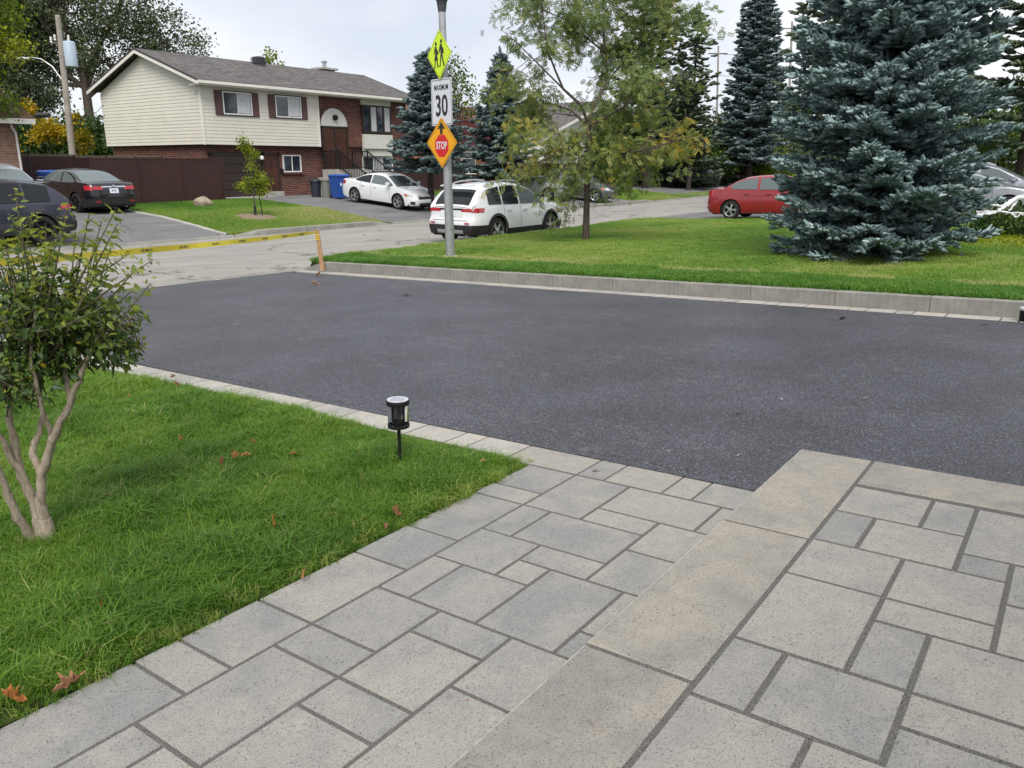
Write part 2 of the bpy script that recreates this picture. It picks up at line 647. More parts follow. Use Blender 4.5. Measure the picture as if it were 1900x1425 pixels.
M['edge'] = plain('pale_front_edge', (0.37, 0.355, 0.315), 0.8, 0.25, 30)  # paler tone, only on the outward chamfer of the coping stones
M['siding'] = plain('cream_siding', (0.625, 0.60, 0.53), 0.55, 0.05, 1.2)
M['trim'] = plain('off_white_trim', (0.70, 0.68, 0.63), 0.5, 0.05, 2)
M['white'] = plain('white_paint', (0.78, 0.78, 0.77), 0.45, 0.04, 2)
M['panel'] = plain('pale_ribbed_panel', (0.60, 0.60, 0.56), 0.5, 0.05, 2)
M['dkbrown'] = plain('dark_brown_metal', (0.030, 0.019, 0.017), 0.5, 0.2, 3)
M['fence'] = plain('brown_fence_sheet', (0.046, 0.022, 0.021), 0.5, 0.16, 1.3, spec=0.3)
M['fencecap'] = plain('fence_cap_bronze', (0.10, 0.085, 0.06), 0.6, 0.3, 20)
M['shutter'] = plain('plum_shutter', (0.125, 0.062, 0.066), 0.6, 0.15, 4)
M['black'] = plain('black_metal', (0.012, 0.012, 0.013), 0.65, 0.1, 5, spec=0.25)
M['blackplastic'] = plain('black_plastic', (0.016, 0.016, 0.018), 0.55, 0.15, 8)
M['concrete'] = plain('poured_concrete', (0.34, 0.33, 0.31), 0.9, 0.18, 4, bump=0.2)
M['stone'] = plain('tan_boulder_stone', (0.30, 0.25, 0.19), 0.9, 0.35, 5, bump=0.6)
M['chrome'] = plain('chrome', (0.7, 0.7, 0.72), 0.15, 0.03, 3, metal=1.0)
M['alu'] = plain('brushed_aluminium', (0.50, 0.51, 0.53), 0.38, 0.08, 4, metal=0.9)
M['steel'] = plain('galvanised_post', (0.42, 0.43, 0.45), 0.42, 0.12, 9, metal=0.65)
M['polewood'] = plain('weathered_pole_wood', (0.29, 0.26, 0.23), 0.9, 0.25, 3, bump=0.5)
M['stake'] = plain('pine_stake_wood', (0.37, 0.225, 0.115), 0.8, 0.2, 12)
M['transformer'] = plain('transformer_blue_grey', (0.36, 0.44, 0.52), 0.5, 0.06, 3)
M['lamp'] = plain('lamp_head_grey', (0.06, 0.06, 0.075), 0.45, 0.1, 6)
M['wood'] = None
n = NT('stained_door_wood')
v = n.coords('Object', (9, 9, 0.8)).outputs[0]
f = n.noise(v, 2.5, 6, 0.65, 0.5)
M['wood'] = n.out(n.ramp(f, [(0.3, (0.030, 0.012, 0.009)), (0.55, (0.070, 0.027, 0.017)), (0.75, (0.125, 0.052, 0.030))]), 0.45, 0.4)
M['mulch'] = plain('wood_chip_mulch', (0.20, 0.15, 0.11), 0.95, 0.4, 30, bump=0.8)
M['bluebin'] = plain('blue_bin_plastic', (0.018, 0.075, 0.32), 0.45, 0.08, 4)
M['greybin'] = plain('grey_bin_plastic', (0.17, 0.175, 0.16), 0.55, 0.1, 4)
M['darkbin'] = plain('navy_black_bin_plastic', (0.018, 0.022, 0.034), 0.5, 0.1, 4)
M['curtain'] = plain('pale_curtain', (0.55, 0.56, 0.58), 0.9, 0.15, 14)
M['web'] = plain('white_web_fibre', (0.75, 0.76, 0.80), 0.9, 0.05, 6)

n = NT('window_glass')
v = n.coords('Object').outputs[0]
M['glass'] = n.out(n.ramp(n.noise(v, 1.8, 2), [(0.35, (0.020, 0.026, 0.036)), (0.65, (0.06, 0.075, 0.095))]), 0.06, 0.8)
n = NT('car_glass')
M['carglass'] = n.out((0.11, 0.135, 0.14), 0.04, 0.6)
n = NT('privacy_glass')
M['darkglass'] = n.out((0.014, 0.016, 0.020), 0.06, 0.35)
n = NT('clear_acrylic')
n.out((0.95, 0.97, 0.97), 0.04, 0.5)
n.b.inputs['Transmission Weight'].default_value = 1.0
n.b.inputs['IOR'].default_value = 1.15
M['acrylic'] = n.m


def paint(name, col, rough=0.28, coat=0.9, metal=0.0):
    n = NT(name)
    v = n.coords('Object').outputs[0]
    dirt = n.noise(v, 2.2, 6, 0.7)
    c = n.ramp(dirt, [(0.3, tuple(x * 0.93 for x in col)), (0.7, col)])
    return n.out(c, rough, 0.5, metal, coat)


M['p_white'] = paint('white_car_paint', (0.74, 0.76, 0.79))
M['p_red'] = paint('red_car_paint', (0.26, 0.012, 0.018), 0.3)
M['p_black'] = paint('black_car_paint', (0.005, 0.005, 0.007), 0.25, 0.6)
M['p_navy'] = paint('slate_blue_car_paint', (0.028, 0.031, 0.050), 0.3, 0.9, 0.3)
M['p_silver'] = paint('silver_car_paint', (0.40, 0.42, 0.46), 0.32, 0.9, 0.5)
M['p_grey'] = paint('grey_car_paint', (0.10, 0.105, 0.115), 0.3, 0.9, 0.4)
M['tyre'] = plain('tyre_rubber', (0.014, 0.014, 0.015), 0.85, 0.2, 10)
M['under'] = plain('underbody_black', (0.006, 0.006, 0.006), 0.9, 0.1, 5)
M['seam'] = plain('panel_gap', (0.03, 0.03, 0.032), 0.8, 0.1, 5)
M['rim'] = plain('alloy_rim', (0.46, 0.47, 0.49), 0.3, 0.06, 4, metal=0.8)
M['rimdark'] = plain('dark_alloy', (0.02, 0.02, 0.022), 0.4, 0.06, 4, metal=0.5)
n = NT('red_lens')
M['tail'] = n.out((0.42, 0.012, 0.022), 0.12, 0.6, 0, 0.8)
n = NT('amber_lens')
M['amber'] = n.out((0.65, 0.17, 0.02), 0.15, 0.6, 0, 0.8)
n = NT('headlamp_lens')
M['head'] = n.out((0.55, 0.57, 0.60), 0.1, 0.7, 0.3, 1.0)
M['plate'] = plain('licence_plate', (0.66, 0.70, 0.78), 0.5, 0.04, 5)
M['ink'] = plain('dark_blue_ink', (0.02, 0.03, 0.10), 0.6, 0.05, 5)

M['s_lime'] = plain('fluorescent_yellow_green', (0.62, 0.84, 0.02), 0.4, 0.03, 3)
M['s_white'] = plain('white_sign_sheet', (0.62, 0.64, 0.70), 0.4, 0.03, 3)
M['s_amber'] = plain('amber_sign_sheet', (0.78, 0.36, 0.008), 0.4, 0.04, 3)
M['s_red'] = plain('red_sign_sheet', (0.58, 0.018, 0.022), 0.4, 0.04, 3)
M['s_black'] = plain('sign_black', (0.012, 0.012, 0.014), 0.5, 0.1, 3)
M['tape'] = plain('yellow_caution_tape', (0.85, 0.70, 0.06), 0.4, 0.06, 3)

def bark(name, a, b, sc=14):
    n = NT(name)
    v = n.coords('Object', (1, 1, 0.28)).outputs[0]
    f = n.noise(v, sc, 6, 0.7, 0.4)
    n.bump(f, 0.7, 0.01)
    return n.out(n.ramp(f, [(0.3, a), (0.7, b)]), 0.9, 0.2)


M['bark'] = bark('grey_brown_bark', (0.045, 0.034, 0.028), (0.13, 0.105, 0.088))
M['bark_dark'] = bark('dark_conifer_bark', (0.022, 0.017, 0.015), (0.07, 0.055, 0.048))
M['bark_pale'] = bark('smooth_pale_shrub_bark', (0.17, 0.145, 0.115), (0.45, 0.385, 0.30), 70)
M['twig'] = bark('green_brown_twig', (0.07, 0.065, 0.04), (0.15, 0.13, 0.085), 40)
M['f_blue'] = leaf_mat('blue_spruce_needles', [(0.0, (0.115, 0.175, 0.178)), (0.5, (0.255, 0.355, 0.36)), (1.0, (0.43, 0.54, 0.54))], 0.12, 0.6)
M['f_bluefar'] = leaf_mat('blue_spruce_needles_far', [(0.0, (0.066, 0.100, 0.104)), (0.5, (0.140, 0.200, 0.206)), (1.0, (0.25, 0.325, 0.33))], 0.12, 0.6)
M['f_darkcon'] = leaf_mat('dark_conifer_needles', [(0.0, (0.046, 0.074, 0.050)), (0.5, (0.100, 0.145, 0.090)), (1.0, (0.19, 0.225, 0.135))], 0.15, 0.6)
M['f_locust'] = leaf_mat('locust_leaflets', [(0.0, (0.085, 0.145, 0.056)), (0.45, (0.175, 0.235, 0.075)), (0.75, (0.30, 0.31, 0.085)), (1.0, (0.50, 0.37, 0.07))], 0.38, 0.5)
M['f_shrub'] = leaf_mat('shrub_leaves', [(0.0, (0.045, 0.090, 0.040)), (0.5, (0.110, 0.175, 0.048)), (0.85, (0.28, 0.325, 0.055)), (1.0, (0.48, 0.38, 0.05))], 0.42, 0.42)
M['f_poplar'] = leaf_mat('poplar_leaves', [(0.0, (0.045, 0.070, 0.036)), (0.6, (0.095, 0.125, 0.060)), (1.0, (0.19, 0.19, 0.10))], 0.25, 0.5)
M['f_yellow'] = leaf_mat('autumn_yellow_leaves', [(0.0, (0.14, 0.13, 0.012)), (0.6, (0.46, 0.33, 0.012)), (1.0, (0.55, 0.23, 0.012))], 0.4, 0.5)
M['f_green'] = leaf_mat('mid_green_leaves', [(0.0, (0.026, 0.060, 0.018)), (0.6, (0.070, 0.125, 0.026)), (1.0, (0.17, 0.21, 0.035))], 0.3, 0.5)
M['f_lime'] = leaf_mat('yellow_green_leaves', [(0.0, (0.07, 0.12, 0.014)), (0.6, (0.20, 0.25, 0.02)), (1.0, (0.36, 0.36, 0.02))], 0.4, 0.5)
M['f_dead'] = None
n = NT('dead_leaf')
oi = n.new('ShaderNodeObjectInfo')
v = n.coords('Object').outputs[0]
c = n.ramp(oi.outputs['Random'], [(0.0, (0.34, 0.14, 0.05)), (0.35, (0.50, 0.21, 0.06)), (0.7, (0.42, 0.27, 0.17)), (1.0, (0.24, 0.10, 0.055))])
c = n.mix(c, n.ramp(n.noise(v, 60, 4), [(0.3, (0.55, 0.5, 0.45)), (0.7, (1.35, 1.3, 1.2))]), 0.8, 'MULTIPLY')
M['f_dead'] = n.out(c, 0.6, 0.4)
M['debris'] = plain('grey_dry_leaf', (0.15, 0.13, 0.115), 0.8, 0.4, 60)
M['tar'] = plain('tar_spot', (0.006, 0.006, 0.007), 0.35, 0.2, 20)

# ------------------------------------------------------------------ the setting: ground, street, driveways
ground = struct(grid_patch('ground', np.concatenate([[-1500, -600, -250, -120], np.linspace(-60, 160, 23), [260, 600, 1500]]),
                           np.concatenate([[-1500, -600, -200, -80], np.linspace(-40, 120, 17), [200, 600, 1500]]),
                           lambda u, v: np.where(v > 60, -0.4, -1.25) + 0 * u, M['fargrass']))
street = struct(grid_patch('street', np.concatenate([[-200, -120, -60], np.arange(-30, 80, 2.0), [100, 140, 220]]), [13.78, 15, 17, 18, 19, 21, 22.6],
                           lambda u, v: zs(u) - 0.0 + 0.05 * np.cos((v - 18) / 4.4 * 1.4) - 0.03, M['street']))
# edge of the worn street where the new driveway was cut in
driveway = struct(grid_patch('driveway', np.linspace(3.96, 10.93, 36), np.concatenate([np.linspace(-9, 0.5, 8), np.linspace(0.8, 13.9, 80)]),
                             lambda u, v: pl(u, v) + 0.004 * np.sin(u * 2.1 + 0.4 * v) * np.cos(v * 1.3), M['asphalt'], 0.006))


def ragged_edge(name, v0, v1, u, outward, n=400):
    """the crumbled lip of the asphalt along the pavers"""
    V, F = [], []
    for i in range(n):
        v = v0 + (v1 - v0) * i / (n - 1)
        j = 0.010 * math.sin(v * 3.1) + random.uniform(-0.009, 0.009)
        V += [(u - outward * 0.10, v, pl(u, v) + 0.0075), (u + outward * (0.012 + j), v, pl(u, v) + 0.0155 + random.uniform(-.004, .003)), (u + outward * (0.036 + j), v, pl(u, v) - 0.004)]
        if i:
            a = 3 * (i - 1)
            F += [(a, a + 1, a + 4, a + 3), (a + 1, a + 2, a + 5, a + 4)]
    b = MB()
    b.add(V, F)
    o = b.obj(name, M['asphalt'], driveway)
    return o


ragged_edge('asphalt_edge', 1.0, 13.8, 4.06, -1)

# bedding under the pavers: dark jointing sand shows between the slabs
b = MB()
for (u0, u1, v0, v1, dz) in ((-1.0, 4.06, 1.0, 2.50, -0.002), (3.70, 4.06, 2.50, 13.8, -0.002)):
    b.add([(u0, v0, pl(u0, v0) + dz), (u1, v0, pl(u1, v0) + dz), (u1, v1, pl(u1, v1) + dz), (u0, v1, pl(u0, v1) + dz)], [(0, 1, 2, 3)])
walkway = struct(b.obj('walkway', M['sand']))
b = MB()
SH = 0.195
u0, u1, v0, v1, dz = 0.0, 4.20, -3.0, 1.08, SH - 0.002
V = []
for z in (-0.05, None):
    for (a, c) in ((u0, v0), (u1, v0), (u1, v1), (u0, v1)):
        V.append((a, c, pl(a, c) + (z if z is not None else dz)))
b.add(V, [(3, 2, 1, 0), (4, 5, 6, 7), (0, 1, 5, 4), (1, 2, 6, 5), (2, 3, 7, 6), (3, 0, 4, 7)])
front_step = struct(b.obj('front_step', M['sand']))


def slab(name, u0, u1, v0, v1, mat, parent, dz=0.0, th=0.055, gap=0.0072, ch=0.003, jit=0.0008, edge=None, ei=8):
    u0, u1, v0, v1 = u0 + gap, u1 - gap, v0 + gap, v1 - gap
    cu, cv = (u0 + u1) / 2, (v0 + v1) / 2
    b = MB().box(u0, u1, v0, v1, -th, 0, ch=ch)
    if edge:
        b.v[4:8] = [(x, y, -.0035) for x, y, z in b.v[4:8]]
    tz, tu, tv = random.uniform(-jit, jit), random.uniform(-.002, .002), random.uniform(-.002, .002)
    b.v = [(x, y, z + pl(x, y) + dz + tz + (x - cu) * tu + (y - cv) * tv) for x, y, z in b.v]
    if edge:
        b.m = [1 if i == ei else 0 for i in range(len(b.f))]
        return b.obj(name, [mat, edge], parent, loc=(cu, cv, pl(cu, cv) + dz))
    return b.obj(name, mat, parent, loc=(cu, cv, pl(cu, cv) + dz))


def Uk(k):
    return 1.003 + 0.1772 * k


va, vb, vc, vd, ve, vf, vz = 2.187, 2.013, 1.84, 1.668, 1.493, 1.312, 1.05
VE = 2.52
low = [(-5, -2, va, VE), (-2, 1, va, VE), (1, 2, va, VE), (2, 4, va, VE), (4, 7, va, VE), (7, 9, va, VE), (9, 12, va, VE), (12, 13, va, VE), (13, 15, va, VE),
       (-3, 0, vb, va), (-3, 0, vc, vb), (0, 3, vc, va), (3, 4, vc, va), (4, 6, vc, va), (6, 8, vb, va), (6, 8, vd, vb), (8, 10, vc, va), (8, 9, vd, vc), (9, 10, ve, vc),
       (6, 9, vf, vd), (10, 12, vb, va), (10, 12, ve, vb), (12, 15, vc, va), (12, 13, ve, vc), (13, 15, vf, vc), (11, 13, vz, ve), (9, 11, vz, ve), (13, 15, vz, vf), (7, 9, vz, vf), (6, 7, vz, vf),
       (3, 5, ve, vc), (5, 6, ve, vc), (2, 3, ve, vc), (0, 2, ve, vc), (-3, 0, ve, vc), (4, 6, vz, ve), (1, 4, vz, ve), (-2, 1, vz, ve)]
for k0, k1, a, c in low:
    slab('paver', Uk(k0), Uk(k1), a, c, M['paver'], walkway)
vj = [vz, 1.483, 1.656, 2.012, 2.188, 2.712, 3.06, 3.238, 3.596, 3.771, 4.291, 4.657]
seq = [1, 3, 2, 1, 2, 3, 1, 2, 3, 2, 1, 3, 2, 2, 1, 3, 2, 1, 2, 3, 1, 3, 2, 1, 2, 3, 2, 1, 3, 2, 2, 3, 1]
for s in seq:
    if vj[-1] > 13.6:
        break
    vj.append(vj[-1] + s * 0.174)
for a, c in zip(vj[:-1], vj[1:]):
    uo = 4.022 + min(0.05, 0.012 * max(0, a - 2))
    slab('paver', 3.668 if a < 2.6 else 3.70, uo, a, c, M['paver'] if a < 2.6 else M['border'], walkway, gap=0.006)

G = [0.727, 0.556, 0.383, 0.210, 0.038, -0.135, -0.308, -0.48, -0.66, -0.83]


def Tk(k):
    return 1.868 + 0.1772 * k


up = [(0, 2, 1, 0), (0, 2, 3, 1), (2, 5, 2, 0), (2, 4, 3, 2), (4, 5, 4, 2), (5, 7, 2, 0), (5, 7, 4, 2), (7, 9, 1, 0), (7, 9, 3, 1), (7, 8, 4, 3), (9, 11, 2, 0), (9, 11, 3, 2),
      (2, 4, 6, 3), (1, 2, 5, 3), (-1, 1, 6, 3), (4, 6, 6, 4), (6, 8, 6, 4), (8, 11, 6, 3), (-3, 0, 2, 0), (-2, 0, 4, 2), (-3, -1, 6, 4), (-6, -3, 2, 0), (-4, -2, 4, 2),
      (1, 3, 7, 6), (3, 6, 8, 6), (6, 8, 8, 6), (8, 11, 8, 6), (-1, 1, 8, 6), (1, 2, 6, 5)]
for k0, k1, g1, g0 in up:
    slab('paver', Tk(k0), Tk(k1), G[g1], G[g0], M['paver'], front_step, dz=SH, gap=0.0082)
for a, c in ((-0.43, 0.74), (0.745, 1.918), (1.918, 3.09), (3.09, 4.245)):
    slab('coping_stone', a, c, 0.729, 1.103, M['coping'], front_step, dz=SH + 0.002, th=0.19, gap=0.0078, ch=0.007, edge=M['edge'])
for a, c in ((-0.45, 0.727), (-1.62, -0.45)):
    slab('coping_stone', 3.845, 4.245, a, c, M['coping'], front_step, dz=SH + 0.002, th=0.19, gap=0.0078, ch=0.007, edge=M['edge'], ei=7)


# kerb of cast blocks and the paver strip on the far side of the driveway
def uc(v):
    return 11.11 + 0.019 * v


b = MB()
b.add([(uc(-9) - .32, -9, pl(uc(-9), -9) - .004), (uc(-9) + .05, -9, pl(uc(-9), -9) - .004), (uc(13.9) + .05, 13.9, pl(uc(13.9), 13.9) - .004), (uc(13.9) - .32, 13.9, pl(uc(13.9), 13.9) - .004)], [(0, 1, 2, 3)])
kerb = struct(b.obj('kerb', M['sand']))
KV = [-9.0, -7.84, -6.67, -5.5, -4.33, -3.16, -2.0, -0.83, 0.34, 1.5, 2.66, 3.83, 4.96, 6.11, 7.27, 8.44, 9.6, 10.76, 12.03, 13.19]
KH = 0.212
for a, c in zip(KV[:-1], KV[1:]):
    x0 = uc((a + c) / 2)
    b = MB().box(x0, x0 + 0.15, a + .003, c - .003, -0.1, KH, ch=0.012)
    b.v = [(x + 0.019 * (y - (a + c) / 2), y, z + pl(x, y)) for x, y, z in b.v]
    b.obj('kerb_block', M['kerb'], kerb, loc=(x0, (a + c) / 2, pl(x0, (a + c) / 2)))
b = MB()
x0 = uc(13.5)
b.add([(x0, 13.195, -.1), (x0 + .15, 13.195, -.1), (x0 + .15, 13.86, -.1), (x0, 13.86, -.1), (x0, 13.195, KH), (x0 + .15, 13.195, KH), (x0 + .15, 13.86, .03), (x0, 13.86, .03)],
      [(3, 2, 1, 0), (4, 5, 6, 7), (0, 1, 5, 4), (1, 2, 6, 5), (2, 3, 7, 6), (3, 0, 4, 7)])
b.v = [(x, y, z + pl(x, y)) for x, y, z in b.v]
b.obj('kerb_block', M['kerb'], kerb, loc=(x0, 13.5, pl(x0, 13.5)))
sj = [-1.4, -0.9, -0.55, 0.14, 0.505, 0.697, 1.278, 1.65, 1.853, 2.209, 2.419, 2.98, 3.36, 3.556, 3.94, 4.155, 4.697, 5.096, 5.28, 5.683]
i = 0
while sj[-1] < 13.6:
    sj.append(sj[-1] + 0.19 * seq[i % len(seq)])
    i += 1
for a, c in zip(sj[:-1], sj[1:]):
    x1 = uc((a + c) / 2)
    b = MB().box(x1 - 0.285, x1 - 0.012, a + .009, c - .009, -.05, 0.012, ch=0.004)
    b.v = [(x, y, z + pl(x, y)) for x, y, z in b.v]
    b.obj('paver', M['border'], kerb, loc=(x1 - .15, (a + c) / 2, pl(x1, (a + c) / 2)))
# broken lip where the driveway meets the street
b = MB()
V, F = [], []
for i in range(120):
    u = -2 + 13.6 * i / 119
    e = random.uniform(-.03, .03)
    V += [(u, 13.80 + e, pl(u, 13.8) + 0.012), (u, 13.93 + e * 1.6, zs(u) + 0.035)]
    if i:
        F.append((2 * i - 2, 2 * i, 2 * i + 1, 2 * i - 1))
b.add(V, F)
b.obj('driveway_lip', M['kerb'], driveway)

# lawns
lawn_near = struct(grid_patch('lawn', np.linspace(-14, 3.70, 60), np.linspace(2.515, 13.85, 60), lambda u, v: pl(u, v) - 0.012 + 0.014 * np.sin(u * 2.7 + v) * np.sin(v * 2.1 - .6 * u), M['soil']))
verge = struct(grid_patch('far_lawn', np.concatenate([[0], np.linspace(0.1, 1, 40)]), np.linspace(-14, 13.72, 50),
                          lambda s, v: 0 * s, M['soil']))
me = verge.data
for vtx in me.vertices:
    s, v = vtx.co.x, vtx.co.y
    uu = uc(v) + 0.15 + s * (27.6 - uc(v) - 0.15)
    vtx.co = (uu, v, float(hl(uu, v)) - 0.02)
me.update()
# bank down to the street
b = MB()
V, F = [], []
for i in range(60):
    u = 11.5 + (27.6 - 11.5) * i / 59
    V += [(u, 13.70, float(hl(u, 13.7)) - .02), (u, 13.85, float(zs(u)) - 0.02)]
    if i:
        F.append((2 * i - 2, 2 * i, 2 * i + 1, 2 * i - 1))
b.add(V, F)
b.add([(11.53, 13.0, float(hl(11.5, 13.0)) - .02), (11.53, 13.71, float(hl(11.5, 13.7)) - .02), (11.5, 13.86, float(zs(11.5)) - .02), (11.53, 13.0, float(zs(11.5)) - .1)], [(0, 1, 2, 3)])
b.obj('lawn_bank', M['soil'], verge)
struct(grid_patch('neighbour_driveway', [27.6, 29, 31, 33, 34.5], np.linspace(-14, 13.8, 12), lambda u, v: hl(u, v) + 0.0, M['drive']))
struct(grid_patch('neighbour_lawn', [34.5, 40, 60, 100, 200], np.linspace(-60, 13.8, 12), lambda u, v: hl(u, np.maximum(v, -5)) + 0.03, M['fargrass']))

far_u = np.concatenate([[-200, -100, -50, -20], np.linspace(-10, 80, 46), [110, 220]])
far_land = struct(grid_patch('far_ground', far_u, np.concatenate([[22.35, 23, 24, 25, 26, 27, 28, 29, 30.5, 32, 34], np.linspace(37, 80, 8), [200]]), hf, M['fargrass'], -0.012))
struct(grid_patch('driveway_of_left_house', np.linspace(7.4, 15.4, 9), np.linspace(22.3, 34, 14), hf, M['drive'], 0.012))
struct(grid_patch('driveway_of_cream_house', np.linspace(22.6, 29.6, 9), np.linspace(22.3, 33.4, 14), hf, M['drive'], 0.012))
struct(grid_patch('driveway_of_gabled_house', np.linspace(37, 44, 9), np.linspace(22.3, 31, 10), hf, M['drive'], 0.012))
struct(grid_patch('driveway_of_garage_house', np.linspace(52, 72, 9), np.linspace(22.3, 33, 10), hf, M['drive'], 0.012))


def street_kerb(name, u0, u1, h):
    """poured kerb that swells from the lowered crossing to full height and back"""
    b = MB()
    us = np.arange(u0, u1 + .01, 0.5)
    V, F = [], []
    for i, u in enumerate(us):
        e = min(1, (u - u0) / 0.9, (u1 - u) / 0.9)
        e = max(0.12, e) if h > .06 else 1
        z = float(zs(u))
        t = z + h * e + random.uniform(-.004, .004)
        w = random.uniform(-.012, .012)
        V += [(u, 22.12 + w, z - .05), (u, 22.15 + w, t - .015), (u, 22.18 + w, t), (u, 22.36 + w, t + .004), (u, 22.40, z - .02)]
        if i:
            for k in range(4):
                a = 5 * (i - 1) + k
                F.append((a, a + 5, a + 6, a + 1))
    b.add(V, F)
    b.add([V[0], V[1], V[2], V[3], V[4]], [(0, 1, 2, 3, 4)])
    b.add(V[-5:], [(0, 1, 2, 3, 4)])
    return struct(b.obj(name, M['kerb'], smooth=50))


street_kerb('street_kerb', -40, 15.6, 0.05)
street_kerb('street_kerb', 15.6, 22.7, 0.15)
street_kerb('street_kerb', 22.7, 29.8, 0.05)
street_kerb('street_kerb', 29.8, 46, 0.15)
street_kerb('street_kerb', 46, 56, 0.05)
street_kerb('street_kerb', 56, 110, 0.15)
b = MB()
V, F = [], []
for i, v in enumerate(np.linspace(22.4, 30.3, 40)):
    z = float(hf(15.4, v))
    j = random.uniform(-.015, .015)
    V += [(15.34 + j, v, z), (15.36 + j, v, z + .05), (15.45 + j, v, z + .055), (15.48 + j, v, z)]
    if i:
        for k in range(3):
            a = 4 * (i - 1) + k
            F.append((a, a + 4, a + 5, a + 1))
b.add(V, F)
struct(b.obj('driveway_edging', M['concrete']))

# ------------------------------------------------------------------ grass
def blade_tuft(seed, nb, h, spread, w, lean):
    r = np.random.default_rng(seed)
    V, F = [], []
    for i in range(nb):
        a, q = r.uniform(0, 2 * math.pi), spread * math.sqrt(r.uniform(0, 1))
        bx, by = q * math.cos(a), q * math.sin(a)
        d = r.uniform(0, 2 * math.pi)
        hh = h * r.uniform(0.55, 1.15)
        ln = hh * lean * r.uniform(0.3, 1.6)
        ww = w * r.uniform(0.7, 1.2)
        dx, dy = math.cos(d), math.sin(d)
        sx, sy = -dy * ww / 2, dx * ww / 2
        n0 = len(V)
        m = (bx + dx * ln * .3, by + dy * ln * .3, hh * .6)
        t = (bx + dx * ln, by + dy * ln, hh * (1 - 0.22 * min(1.5, ln / hh)))
        V += [(bx - sx, by - sy, -.01), (bx + sx, by + sy, -.01), (m[0] + sx * .85, m[1] + sy * .85, m[2]), (m[0] - sx * .85, m[1] - sy * .85, m[2]), t]
        F += [(n0, n0 + 1, n0 + 2), (n0, n0 + 2, n0 + 3), (n0 + 3, n0 + 2, n0 + 4)]
    me = bpy.data.meshes.new('grass_tuft')
    me.from_pydata(V, [], F)
    return me


def grass_field(name, label, P, S, T, tufts, mat):
    """one object: a point per tuft, the tufts stood on it by geometry nodes"""
    n = len(P)
    me = bpy.data.meshes.new(name)
    me.vertices.add(n)
    me.vertices.foreach_set('co', P.astype(np.float32).ravel())
    for nm, typ, arr in (('size', 'FLOAT', S), ('tint', 'FLOAT', T)):
        a = me.attributes.new(nm, typ, 'POINT')
        a.data.foreach_set('value', np.asarray(arr, np.float32))
    a = me.attributes.new('turn', 'FLOAT_VECTOR', 'POINT')
    rot = np.stack([rng.normal(0, .16, n), rng.normal(0, .16, n), rng.uniform(0, 6.283, n)], 1).astype(np.float32)
    a.data.foreach_set('vector', rot.ravel())
    me.materials.append(mat)
    o = bpy.data.objects.new(name, me)
    COL.objects.link(o)
    ng = bpy.data.node_groups.new(name, 'GeometryNodeTree')
    ng.interface.new_socket('Geometry', in_out='INPUT', socket_type='NodeSocketGeometry')
    ng.interface.new_socket('Geometry', in_out='OUTPUT', socket_type='NodeSocketGeometry')
    N, Lk = ng.nodes, ng.links
    gi, go = N.new('NodeGroupInput'), N.new('NodeGroupOutput')
    jn = N.new('GeometryNodeJoinGeometry')
    for tm in tufts:
        t2 = tm.copy()
        t2.materials.append(mat)
        to = bpy.data.objects.new('grass_tuft', t2)
        oi = N.new('GeometryNodeObjectInfo')
        oi.inputs['Object'].default_value = to
        g2 = N.new('GeometryNodeGeometryToInstance')
        Lk.new(oi.outputs['Geometry'], g2.inputs[0])
        Lk.new(g2.outputs[0], jn.inputs[0])
    ip = N.new('GeometryNodeInstanceOnPoints')
    ip.inputs['Pick Instance'].default_value = True
    a1 = N.new('GeometryNodeInputNamedAttribute')
    a1.data_type = 'FLOAT'
    a1.inputs['Name'].default_value = 'size'
    a2 = N.new('GeometryNodeInputNamedAttribute')
    a2.data_type = 'FLOAT_VECTOR'
    a2.inputs['Name'].default_value = 'turn'
    rv = N.new('FunctionNodeRandomValue')
    rv.data_type = 'INT'
    rv.inputs[4].default_value = 0
    rv.inputs[5].default_value = len(tufts) - 1
    Lk.new(gi.outputs[0], ip.inputs['Points'])
    Lk.new(jn.outputs[0], ip.inputs['Instance'])
    Lk.new(rv.outputs[2], ip.inputs['Instance Index'])
    Lk.new(a1.outputs['Attribute'], ip.inputs['Scale'])
    Lk.new(a2.outputs['Attribute'], ip.inputs['Rotation'])
    Lk.new(ip.outputs[0], go.inputs[0])
    md = o.modifiers.new('tufts', 'NODES')
    md.node_group = ng
    return tag(o, label, 'grass', kind='stuff')


def vnoise(x, y, s, seed=0):
    """soft value noise in 0..1"""
    r = np.random.default_rng(seed)
    g = r.uniform(0, 1, (64, 64))
    x, y = np.asarray(x) * s + 100, np.asarray(y) * s + 100
    i, j = np.floor(x).astype(int), np.floor(y).astype(int)
    fx, fy = x - i, y - j
    fx, fy = fx * fx * (3 - 2 * fx), fy * fy * (3 - 2 * fy)
    i0, j0, i1, j1 = i % 64, j % 64, (i + 1) % 64, (j + 1) % 64
    return (g[i0, j0] * (1 - fx) + g[i1, j0] * fx) * (1 - fy) + (g[i0, j1] * (1 - fx) + g[i1, j1] * fx) * fy


def lawn_points(u0, u1, v0, v1, dens, zf):
    n = int((u1 - u0) * (v1 - v0) * dens)
    P = np.stack([rng.uniform(u0, u1, n), rng.uniform(v0, v1, n), np.zeros(n)], 1)
    P[:, 2] = zf(P[:, 0], P[:, 1])
    return P


tuft_near = [blade_tuft(s, 12, 0.068, 0.036, 0.0042, 0.85) for s in range(5)] + [blade_tuft(9, 10, 0.095, 0.03, 0.0044, 1.1)]
tuft_far = [blade_tuft(20 + s, 14, 0.080, 0.070, 0.0085, 0.7) for s in range(4)]

